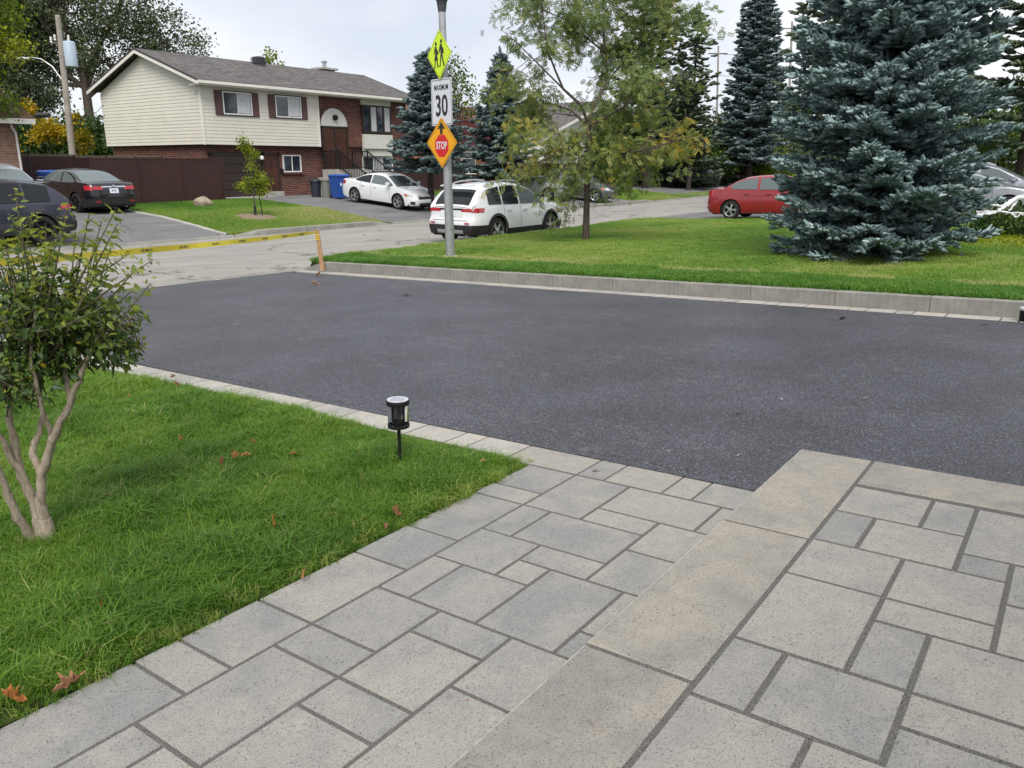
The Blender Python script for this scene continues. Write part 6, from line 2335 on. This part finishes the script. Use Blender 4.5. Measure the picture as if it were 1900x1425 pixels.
def sign(name, label, px, py, yaw, outline, mat, border_in, out=.10):
    """plate standing in local x (across) / z (up); it looks along local -y"""
    c = at(px, py, 16.8)
    f = (c[2] - pb[2]) / topz
    nrm = np.array([math.sin(yaw), -math.cos(yaw), 0])
    ctr = np.array([pb[0] + lx * f, pb[1] + ly * f, c[2]]) + nrm * out
    e = empty(name, tuple(ctr), yaw)
    MB().prism(outline, 0, .004, 'xz').obj('plate', mat, e)
    MB().box(-.03, .03, .004, .03, -.25, .25).obj('bracket', M['alu'], e)
    return e


def ring(outline, w, mat, e, y=-.0015, inset=.02):
    A = [Vector(p) for p in outline]
    n = len(A)
    sc0 = 1 - inset / .5
    b = MB()
    V = []
    for p in A:
        V.append((p.x * sc0, y, p.y * sc0))
    for p in A:
        V.append((p.x * (sc0 - w / .5), y, p.y * (sc0 - w / .5)))
    b.add(V, [(i, (i + 1) % n, n + (i + 1) % n, n + i) for i in range(n)])
    b.obj('border_line', mat, e)


YAW = R(-90)                       # faces traffic coming along +x
dia = lambda h: rounded([(0, h), (-h, 0), (0, -h), (h, 0)], .05)
s1 = sign('school_sign', 'fluorescent yellow-green diamond sign with two walking figures, topmost on the pole', 818, 102, YAW + R(-18), dia(.465), M['s_lime'], .02)
ring(dia(.465), .012, M['s_black'], s1, inset=.03)


def shape(e, poly, nm='figure', mat=None, y=-.004):
    MB().prism(poly, y, -.0005, 'xz').obj(nm, mat or M['s_black'], e)


def circle(cx, cz, rx, rz=None, n=18):
    rz = rz or rx
    return [(cx + rx * math.cos(2 * math.pi * k / n), cz + rz * math.sin(2 * math.pi * k / n)) for k in range(n)]


# girl (left) and boy (right), mid-stride
b = MB()
b.prism(circle(-.115, .205, .033, .038), -.004, -.0005, 'xz')
b.prism([(-.145, .155), (-.09, .155), (-.085, .03), (-.045, -.10), (-.19, -.10), (-.14, .03)], -.004, -.0005, 'xz')
b.prism([(-.165, -.10), (-.135, -.10), (-.155, -.24), (-.215, -.245), (-.215, -.225), (-.182, -.22)], -.004, -.0005, 'xz')
b.prism([(-.10, -.10), (-.07, -.10), (-.03, -.225), (-.05, -.235), (-.075, -.22)], -.004, -.0005, 'xz')
b.prism([(-.14, .15), (-.155, .15), (-.20, .02), (-.185, .01), (-.135, .10)], -.004, -.0005, 'xz')
b.prism([(-.09, .10), (-.05, .09), (-.035, .01), (-.09, .0)], -.004, -.0005, 'xz')
b.obj('girl_figure', M['s_black'], s1)
b = MB()
b.prism(circle(.085, .235, .034, .04), -.004, -.0005, 'xz')
b.prism([(.05, .185), (.115, .185), (.125, .0), (.055, .0)], -.004, -.0005, 'xz')
b.prism([(.055, .0), (.095, .0), (.045, -.22), (-.01, -.225), (-.01, -.205), (.02, -.20)], -.004, -.0005, 'xz')
b.prism([(.085, .0), (.125, .0), (.155, -.10), (.20, -.215), (.16, -.22), (.115, -.11)], -.004, -.0005, 'xz')
b.prism([(.055, .18), (.035, .17), (-.02, .03), (.0, .02), (.055, .11)], -.004, -.0005, 'xz')
b.prism([(.12, .13), (.165, .10), (.18, .01), (.12, .02)], -.004, -.0005, 'xz')
b.obj('boy_figure', M['s_black'], s1)
sq = lambda w, h: rounded([(-w, h), (-w, -h), (w, -h), (w, h)], .05)
s2 = sign('speed_limit_sign', 'white rectangular sign reading MAXIMUM 30 in the middle of the pole', 822, 190, YAW + R(-14), sq(.355, .445), M['s_white'], .02, .088)
A_, B_ = sq(.333, .423), sq(.323, .413)
n = len(A_)
b = MB().add([(x, -.0015, z) for x, z in A_] + [(x, -.0015, z) for x, z in B_], [(i, (i + 1) % n, n + (i + 1) % n, n + i) for i in range(n)])
b.obj('border_line', M['s_black'], s2)
tr = Euler((R(90), 0, 0)).to_matrix().to_4x4()
text_mesh('wording', 'MAXIMUM', .145, M['s_black'], s2, Matrix.Translation((0, -.002, .275)) @ tr, sx=.72, bold=.002)
text_mesh('wording', '30', .56, M['s_black'], s2, Matrix.Translation((0, -.002, -.085)) @ tr, sx=.78, bold=.010)
s3 = sign('stop_ahead_sign', 'amber diamond sign with arrow and red STOP octagon, lowest on the pole', 825, 265, YAW + R(-11), dia(.495), M['s_amber'], .02, .125)
ring(dia(.495), .012, M['s_black'], s3, inset=.03)
shape(s3, [(0, .41), (-.125, .26), (-.06, .27), (-.04, .285), (-.04, .165), (.04, .165), (.04, .285), (.06, .27), (.125, .26)], 'arrow')
oc = [(.215 / math.cos(math.pi / 8) * math.cos(math.pi / 8 + k * math.pi / 4), -.06 + .215 / math.cos(math.pi / 8) * math.sin(math.pi / 8 + k * math.pi / 4)) for k in range(8)]
shape(s3, oc, 'octagon', M['s_red'], -.003)
text_mesh('wording', 'STOP', .20, M['s_white'], s3, Matrix.Translation((0, -.005, -.06)) @ tr, sx=.72, bold=.005)
tag(post, 'galvanised street lamp post with concrete foot on the far lawn', 'lamp post')
tag(s1, s1.get('label', 'fluorescent yellow-green diamond sign with two walking figures, topmost on the pole'), 'road sign')
tag(s2, 'white rectangular sign reading MAXIMUM 30 in the middle of the pole', 'road sign')
tag(s3, 'amber diamond sign with arrow and red STOP octagon, lowest on the pole', 'road sign')

# ------------------------------------------------------------------ caution tape and stakes
k0 = at(597, 487, 17.35)
k0[2] = float(hl(k0[0], k0[1])) - .05
k1 = at(588, 427, 17.35)
dv = k1 - k0
b = MB()
V = []
for f, w in ((-.2, .045), (.96, .045), (1.0, .04)):
    for (a, c) in ((-w, -.02), (w, -.02), (w, .02), (-w, .02)):
        V.append((dv[0] * f + a * _rt[0] + c * .8, dv[1] * f + a * _rt[1] + c * .6, dv[2] * f))
b.add(V, [(3, 2, 1, 0), (8, 9, 10, 11)] + [(r_ + k, r_ + (k + 1) % 4, r_ + 4 + (k + 1) % 4, r_ + 4 + k) for r_ in (0, 4) for k in range(4)])
o = b.obj('wooden_stake', M['stake'])
o.location = tuple(k0)
tag(o, 'raw wooden stake at the driveway kerb end holding the yellow tape', 'stake')
tl0 = at(-60, 492, 8.3)
k2 = np.array([tl0[0], tl0[1], pl(tl0[0], tl0[1])])
o = clone(o)
o.location = tuple(k2)
tag(o, 'raw wooden stake past the left edge holding the other end of the tape', 'stake')
te = k1 + np.array([0, 0, -.04])
b = MB()
V, F = [], []
NT_ = 60
along = te - tl0
for i in range(NT_ + 1):
    f = i / NT_
    c = tl0 + along * f + np.array([0, 0, -.03 * 4 * f * (1 - f)])
    tw = .10 * math.sin(f * 9) + .1 * math.sin(f * 23)
    hw_ = .036 * (1 if f < .93 else 1 - (f - .93) * 9)
    side = np.array([math.sin(tw) * .8, -math.sin(tw) * .6, math.cos(tw)]) * hw_
    V += [tuple(c - side), tuple(c + side)]
    if i:
        F.append((2 * i - 2, 2 * i, 2 * i + 1, 2 * i - 1))
b.add(V, F)
tape = b.obj('caution_tape', M['tape'], smooth=80)
ax = norm(along)
up_ = np.array([0, 0, 1.]) - ax * ax[2]
up_ = norm(up_)
nr = np.cross(ax, up_)
nn = 9
for i in range(nn):
    f = .10 + .80 * i / (nn - 1)
    c = tl0 + along * f + np.array([0, 0, -.03 * 4 * f * (1 - f)])
    tilt = norm(along + np.array([0, 0, -.03 * 4 * (1 - 2 * f)]))
    # the print faces the street, so from the yard it reads reversed
    mx = Matrix(((-tilt[0], up_[0], -nr[0]), (-tilt[1], up_[1], -nr[1]), (-tilt[2], up_[2], -nr[2]))).to_4x4()
    mx = Matrix.Translation(Vector(c + nr * .004)) @ mx
    text_mesh('phone_number', '514-888-1823', .044, M['ink'], tape, mx, sx=1.15, depth=.0005)
b = MB()
for k in range(3):
    z = k1[2] - .05 - k * .022
    p = np.array([k1[0], k1[1], z]) - dv * (k1[2] - z) / dv[2] * 1
    b.tube([p + np.array([_rt[0] * a + c * .8, _rt[1] * a + c * .6, 0]) for a, c in ((-.05, -.026), (.05, -.026), (.05, .026), (-.05, .026), (-.05, -.026))], .008, 4)
b.obj('knot', M['tape'], tape)
tag(tape, 'yellow caution tape with phone numbers strung across the driveway end', 'tape')

# ------------------------------------------------------------------ solar garden lights
def solar_light(loc, label, sc=1.0):
    e = empty('solar_light', (loc[0], loc[1], loc[2] + .045))
    MB().tube([(0, 0, -.12), (0, 0, .205)], .0105, 14).obj('stem', M['black'], e, smooth=50)
    MB().lathe([(.064, .196), (.066, .203), (.066, .212), (.060, .213), (.060, .203), (.03, .200)], 36, cap=False).obj('base_ring', M['black'], e, smooth=35)
    for a in (0, math.pi / 2, math.pi, 1.5 * math.pi):
        MB().box(.012, .064, -.005, .005, .199, .206).obj('base_spoke', M['black'], e).rotation_euler = (0, 0, a)
    MB().lathe([(.0625, .21), (.0625, .340)], 40, cap=False).obj('clear_cylinder', M['acrylic'], e, smooth=60)
    b = MB()
    nseg, nh = 30, 22
    for k in range(nseg):
        for s in (1, -1):
            pts = []
            for j in range(0, 7):
                a = 2 * math.pi * k / nseg + s * j * .22
                pts.append((.033 * math.cos(a), .033 * math.sin(a), .235 + j * .0175))
            b.tube(pts, .0013, 3, cap=False)
    b.obj('mesh_sleeve', M['black'], e)
    MB().lathe([(.033, .205), (.034, .238), (.03, .238), (.03, .205)], 24, cap=False).obj('sleeve_collar', M['black'], e, smooth=40)
    MB().lathe([(.020, .213), (.012, .222), (.002, .224)], 16).obj('led', M['white'], e, smooth=40)
    MB().lathe([(.066, .336), (.069, .342), (.069, .362), (.067, .366)], 40).obj('cap', M['black'], e, smooth=35)
    MB().lathe([(.0645, .366), (.0645, .3685)], 40).obj('cap_top', M['capgrey'], e)
    o = MB().box(-.038, .038, -.038, .038, .3685, .3700).obj('solar_panel', M['panelcell'], e)
    o.rotation_euler = (0, 0, R(25))
    e.scale = (sc, sc, sc)
    tag(e, label, 'garden light')
    return e


M['capgrey'] = plain('pale_cap_plastic', (0.45, 0.46, 0.49), 0.3, .05, 8)
M['panelcell'] = plain('solar_cell', (0.27, 0.28, 0.32), 0.18, .05, 8, coat=.6)
solar_light((3.235, 3.175, pl(3.235, 3.175)), 'black solar garden light with clear cylinder on the near lawn', 1.0)
p = at(1903, 596, 10.9)
e2 = empty('solar_light', (p[0], p[1], pl(p[0], p[1])))
MB().lathe([(.05, 0), (.07, .03), (.075, .13), (.06, .14)], 24).obj('housing', M['black'], e2, smooth=40)
MB().lathe([(.078, .14), (.085, .15), (.085, .165), (.07, .18)], 24).obj('cap', M['capgrey'], e2, smooth=40)
tag(e2, 'squat black light with pale cap at the right end of the kerb', 'garden light')

# ------------------------------------------------------------------ bins, boulder
def wheelie_bin(name, label, loc, w, h, mat, rz, lid=True):
    e = empty(name, loc, rz)
    b = MB()
    V = []
    for z, s in ((.05, .80), (h * .9, 1.0), (h * .93, 1.06), (h * .97, 1.06)):
        for (a, c) in ((-1, -1.08), (1, -1.08), (1, 1.08), (-1, 1.08)):
            V.append((a * s * w / 2, c * s * w / 2, z))
    b.add(V, [(3, 2, 1, 0), (12, 13, 14, 15)] + [(r_ + k, r_ + (k + 1) % 4, r_ + 4 + (k + 1) % 4, r_ + 4 + k) for r_ in (0, 4, 8) for k in range(4)])
    b.obj('bin_body', mat, e)
    if lid:
        V = []
        for z, s in ((h * .972, 1.1), (h * 1.0, 1.1), (h * 1.05, .85)):
            for (a, c) in ((-1, -1.1), (1, -1.1), (1, 1.1), (-1, 1.1)):
                V.append((a * s * w / 2, c * s * w / 2, z))
        MB().add(V, [(3, 2, 1, 0), (8, 9, 10, 11)] + [(r_ + k, r_ + (k + 1) % 4, r_ + 4 + (k + 1) % 4, r_ + 4 + k) for r_ in (0, 4) for k in range(4)]).obj('lid', mat, e)
        for s in (-1, 1):
            MB().lathe([(.1, -.03), (.1, .03)], 16, (s * w * .42, w * .5, .1), axis='x').obj('wheel', M['tyre'], e)
        MB().tube([(-w * .4, w * .62, h * .93), (w * .4, w * .62, h * .93)], .018, 6).obj('handle', mat, e)
        b = MB().prism(circle(-.12, h * .62, .055, .075, 14), -w * .545, -w * .535, 'xz')
        b.prism(circle(.14, h * .62, .06, .04, 14), -w * .545, -w * .535, 'xz')
        b.obj('sticker', M['plate'], e)
    tag(e, label, 'bin')
    return e


def on_far(px, D):
    p = at(px, 302, D)
    return (p[0], p[1], float(hf(p[0], p[1])) + .01)


wheelie_bin('recycling_bin', 'blue wheeled bin by the stairs behind the white sedan', on_far(627, 39.5), .66, 1.08, M['bluebin'], R(-10))
b_ = on_far(603, 40.2)
e = empty('rubbish_bin', b_)
MB().lathe([(.21, 0), (.25, .75), (.28, .76), (.28, .80), (.26, .80)], 20).obj('bin_body', M['greybin'], e, smooth=40)
MB().lathe([(.285, .80), (.28, .84), (.1, .90)], 20).obj('lid', M['greybin'], e, smooth=40)
tag(e, 'round grey bin between the blue and the dark bin', 'bin')
e = empty('rubbish_bin', on_far(583, 40.4))
MB().lathe([(.22, 0), (.26, .70), (.29, .71), (.29, .75), (.27, .75)], 20).obj('bin_body', M['darkbin'], e, smooth=40)
MB().lathe([(.295, .75), (.28, .80), (.1, .85)], 20).obj('lid', M['darkbin'], e, smooth=40)
tag(e, 'dark navy bin against the brick wall left of the grey bin', 'bin')
wheelie_bin('recycling_bin', 'blue bin beside the front of the black sedan', on_far(92, 34.5), .66, 1.25, M['bluebin'], R(0))

p = at(376, 374, 34.5)
bz = float(hf(p[0], p[1]))
bm = bmesh.new()
bmesh.ops.create_icosphere(bm, subdivisions=3, radius=.34)
for vtx in bm.verts:
    c = vtx.co
    k = 1 + .16 * math.sin(c.x * 9 + 1) * math.cos(c.y * 7) + .10 * math.sin(c.z * 13 + c.x * 5)
    vtx.co = Vector((c.x * 1.15 * k, c.y * .95 * k, max(-.1, c.z * .92 * k)))
me = bpy.data.meshes.new('boulder')
bm.to_mesh(me)
bm.free()
me.shade_smooth()
me.set_sharp_from_angle(angle=R(30))
me.materials.append(M['stone'])
o = bpy.data.objects.new('boulder', me)
COL.objects.link(o)
o.location = (p[0], p[1], bz + .06)
tag(o, 'tan boulder on the lawn in front of the brown fence', 'boulder')

# ------------------------------------------------------------------ utility poles and wires
ub = at(134, 302, 47.0)
ub = np.array([ub[0], ub[1], float(hf(ub[0], ub[1]))])
ut = at(107, 28, 47.0)
up_e = empty('utility_pole', tuple(ub))
dv = ut - ub


def upf(f, a=0.0, c=0.0):
    return ub * 0 + dv * f + _rt * a + np.array([-_rt[1], _rt[0], 0]) * c


MB().tube([upf(-.05), upf(.5), upf(1)], [.17, .15, .12], 12).obj('pole', M['polewood'], up_e, smooth=60)
fT = (at(120, 100, 47)[2] - ub[2]) / dv[2]
MB().lathe([(.24, -.62), (.28, -.58), (.28, .50), (.24, .56), (.12, .58)], 20, tuple(upf(fT, .42))).obj('transformer', M['transformer'], up_e, smooth=35)
MB().tube([upf(fT, .42) + np.array([0, 0, .55]), upf(fT, .44) + np.array([0, 0, .85])], .05, 8).obj('bushing', M['trim'], up_e)
MB().box(-.06, .06, -.06, .06, -.2, .2).move(lambda x, y, z: tuple(np.array([x, y, z]) + upf(fT, .16))).obj('bracket', M['alu'], up_e)
fA = (at(122, 150, 47)[2] - ub[2]) / dv[2]
ap = [upf(fA, -.1), upf(fA, -.5) + np.array([0, 0, .65]), upf(fA, -1.0) + np.array([0, 0, 1.0]), upf(fA, -1.5) + np.array([0, 0, 1.08]), upf(fA, -1.85) + np.array([0, 0, 1.02])]
MB().tube(ap, [.04, .035, .03, .03, .03], 8).obj('lamp_arm', M['alu'], up_e, smooth=60)
MB().tube([ap[-1] + _rt * .25, ap[-1] - _rt * .1, ap[-1] - _rt * .35], [.05, .10, .05], 8).obj('street_light_head', M['alu'], up_e, smooth=60)
for k in range(2):
    MB().lathe([(.04, 0), (.07, .05), (.04, .1), (.07, .15), (.04, .3)], 8, tuple(upf(.86, -.25 - .2 * k) + np.array([0, 0, -.1 * k]))).obj('insulator', M['trim'], up_e, smooth=40)
MB().box(-.5, .05, -.03, .03, -.03, .03).move(lambda x, y, z: tuple(np.array([x * _rt[0], x * _rt[1], z]) + upf(.85))).obj('cross_arm', M['polewood'], up_e)
MB().tube([upf(.45, -1.6), upf(.45, -.95)], [.12, .12], 8).obj('cable_splice', M['blackplastic'], up_e)
tag(up_e, 'leaning wooden utility pole with blue-grey transformer and street light arm', 'utility pole')


def wire(label, p0, p1, sag, r_=.012):
    pts = []
    for f in np.linspace(0, 1, 14):
        pts.append(p0 + (p1 - p0) * f - np.array([0, 0, sag * 4 * f * (1 - f)]))
    o = MB().tube([q - p0 for q in pts], r_, 4).obj('overhead_wire', M['black'])
    o.location = tuple(p0)
    tag(o, label, 'wire', 'overhead wires')


for k, (f, lab) in enumerate(((.44, 'lowest wire sloping from the utility pole to the cream house gable'), (.50, 'upper wire sloping from the utility pole to the cream house gable'))):
    wire(lab, ub + upf(f), np.array([22.0, 41.3, 4.4 - k * .5]), .35, .015)
for k, f in enumerate((.45, .52)):
    wire(('thick' if k == 0 else 'thin') + ' wire running left from the utility pole out of view', ub + upf(f), at(-200, 190 - 50 * k, 50), .4, .02 if k == 0 else .012)
for (px, D, ytop, r_, lab) in ((1330, 72, 85, .10, 'slim grey pole standing left of the tall spruce'), (1461, 84, 40, .14, 'distant grey pole between the tall spruce and the big blue spruce')):
    p0 = at(px, 302, D)
    p0[2] = -.5
    t_ = at(px + (9 if px > 1400 else 3), ytop, D)
    e = empty('distant_pole', tuple(p0))
    MB().tube([(0, 0, 0), tuple((t_ - p0))], [r_, r_ * .7], 8).obj('pole', M['polewood'], e, smooth=60)
    MB().box(-.8, .8, -.05, .05, -.05, .05).move(lambda x, y, z: tuple(np.array([x * _rt[0], x * _rt[1], z - .6]) + (t_ - p0))).obj('cross_arm', M['polewood'], e)
    tag(e, lab, 'utility pole')
wire('upper wire strung past the tall spruce towards the distant pole', at(1335, 100, 72), at(1468, 88, 84), .3, .02)
wire('lower wire strung past the tall spruce towards the distant pole', at(1335, 140, 72), at(1466, 128, 84), .3, .02)

# ------------------------------------------------------------------ fallen leaves and bits
def dead_leaf(seed, curl):
    r = np.random.default_rng(seed)
    ol = [(0, -.06), (.18, -.10), (.30, -.38), (.42, -.22), (.60, -.46), (.62, -.20), (.80, -.22), (1.0, 0), (.80, .22), (.62, .20), (.60, .46), (.42, .22), (.30, .38), (.18, .10), (0, .06)]
    c = [(.1, 0), (.35, 0), (.6, 0), (.85, 0)]
    V = []
    for (x, y) in ol + c:
        z = curl * (abs(y) ** 1.3) * 1.1 + curl * .55 * (x - .4) ** 2 + r.normal(0, .035)
        V.append((x - .5, y * (1 - .35 * curl), z))
    bm = bmesh.new()
    vs_ = [bm.verts.new(q) for q in V]
    n = len(ol)
    m = [n, n + 1, n + 2, n + 3]
    near = [min(range(4), key=lambda k: abs(c[k][0] - x)) for x, y in ol]
    for i in range(n):
        j = (i + 1) % n
        a, b_ = m[near[i]], m[near[j]]
        try:
            if a == b_:
                bm.faces.new((vs_[i], vs_[j], vs_[a]))
            else:
                bm.faces.new((vs_[i], vs_[j], vs_[b_], vs_[a]))
        except ValueError:
            pass
    bmesh.ops.triangulate(bm, faces=bm.faces)
    bmesh.ops.subdivide_edges(bm, edges=bm.edges, cuts=1, use_grid_fill=True)
    for q in bm.verts:
        q.co += Vector((r.normal(0, .02), r.normal(0, .02), r.normal(0, .045)))
    bmesh.ops.recalc_face_normals(bm, faces=bm.faces)
    me = bpy.data.meshes.new('fallen_leaf')
    bm.to_mesh(me)
    bm.free()
    me.materials.append(M['f_dead'])
    return me


dl = [dead_leaf(1, 1.5), dead_leaf(2, 2.1), dead_leaf(3, 1.0), dead_leaf(4, 2.6)]


def plane_hit(px, py, dz=0.0):
    d = _fw * FPX + _rt * (px - 950.0) + _dn * (py - 712.5)
    t = -(CAM_H - dz) / (d[2] + .01726 * d[0] + .03508 * d[1])
    return np.array([t * d[0], t * d[1], CAM_H + t * d[2]])


leaves = [(27, 1300, .085, 1, 'big curled brown leaf on the grass nearest the lower left corner', .05), (132, 1272, .085, 0, 'crumpled pinkish brown leaf against the walkway edge at the lower left', .035),
          (187, 1128, .045, 3, 'small orange leaf alone in the grass above the lower left corner', .05), (337, 817, .06, 1, 'orange leaf in the lawn right of the shrub stems', .045), (412, 858, .07, 0, 'leftmost of the brown leaf clump in the middle of the lawn', .045),
          (437, 850, .075, 1, 'upright brown leaf in the middle of the lawn clump', .05), (456, 845, .055, 2, 'right-hand leaf of the brown clump in mid lawn', .045), (508, 975, .07, 3, 'tan folded leaf standing in the grass above the walkway', .045),
          (733, 955, .075, 1, 'reddish brown cupped leaf at the walkway edge of the lawn', .03), (713, 978, .045, 0, 'small orange-brown leaf just below the reddish cupped leaf', .02), (474, 822, .045, 3, 'dark shrivelled leaf in the lawn left of the solar light', .04),
          (545, 842, .04, 2, 'small tan leaf in the lawn between the brown clump and the solar light', .04), (896, 856, .045, 2, 'pale yellow leaf near the lawn tip right of the solar light', .045), (330, 715, .05, 3, 'dark brown leaf on the lawn near the driveway border', .04),
          (322, 700, .045, 1, 'orange-brown leaf beside the driveway border', .04), (240, 735, .04, 0, 'brown leaf on the lawn behind the shrub', .04), (560, 1072, .05, 3, 'dry curled leaf caught at the walkway edge', .02), (590, 511, .12, 1, 'dark leaf on the driveway near the kerb end', .03),
          (583, 527, .13, 0, 'brown leaf on the driveway below the kerb end', .03), (118, 1275, .04, 2, 'leaf scrap beside the crumpled leaf', .03)]
for i, (px, py, sz, k, lab, dz) in enumerate(leaves):
    p = plane_hit(px, py, dz)
    o = bpy.data.objects.new('fallen_leaf', dl[k])
    COL.objects.link(o)
    o.location = tuple(p)
    r_ = random.Random(i + 5)
    o.rotation_euler = (r_.uniform(-.5, .5), r_.uniform(-.5, .5), r_.uniform(0, 6.28))
    o.scale = (sz * 1.3, sz * 1.05, sz * 1.0)
    tag(o, lab, 'leaf', 'fallen leaves')
bits = [(1605, 739, .075, 2, 'grey dry leaf on the asphalt right of centre', 'debris'), (1036, 769, .045, 1, 'small dark leaf scrap on the asphalt above the walkway', 'debris'), (1370, 768, .08, 0, 'long black leaf scrap on the asphalt', 'tar'), (1399, 777, .05, 0, 'short black leaf scrap right of the long one', 'tar'),
        (1563, 590, .17, 2, 'black flattened patch on the asphalt near the kerb', 'tar'), (1826, 601, .12, 2, 'dark scrap on the asphalt by the paver strip at the right', 'tar'), (755, 547, .26, 0, 'dark streak on the driveway below the sign pole', 'tar'), (1105, 876, .05, 3, 'dried twig cluster on the border paver', 'debris'),
        (1449, 741, .05, 0, 'pale shred on the asphalt left of the grey leaf', 'capgrey'), (1240, 837, .03, 2, 'white chip on the asphalt above the walkway corner', 'capgrey'), (1370, 845, .035, 0, 'pale sliver on the asphalt beside the step', 'capgrey'), (868, 1299, .016, 3, 'tiny orange leaf scrap on a walkway slab', 'f_dead'), (880, 1235, .016, 1, 'tiny dark speck of bark on the walkway', 'tar'), (660, 690, .03, 0, 'pale crumb on the driveway left of centre', 'capgrey')]
for i, (px, py, sz, k, lab, mt) in enumerate(bits):
    p = plane_hit(px, py, .02 if sz > .04 else .008)
    me = dl[k].copy()
    me.materials.clear()
    me.materials.append(M[mt])
    o = bpy.data.objects.new('leaf_scrap', me)
    COL.objects.link(o)
    o.location = tuple(p)
    o.rotation_euler = (0, 0, random.uniform(0, 6.28))
    o.scale = (sz, sz * .7, sz * (.35 if mt != 'tar' else .12))
    tag(o, lab, 'debris', 'scraps on the paving')
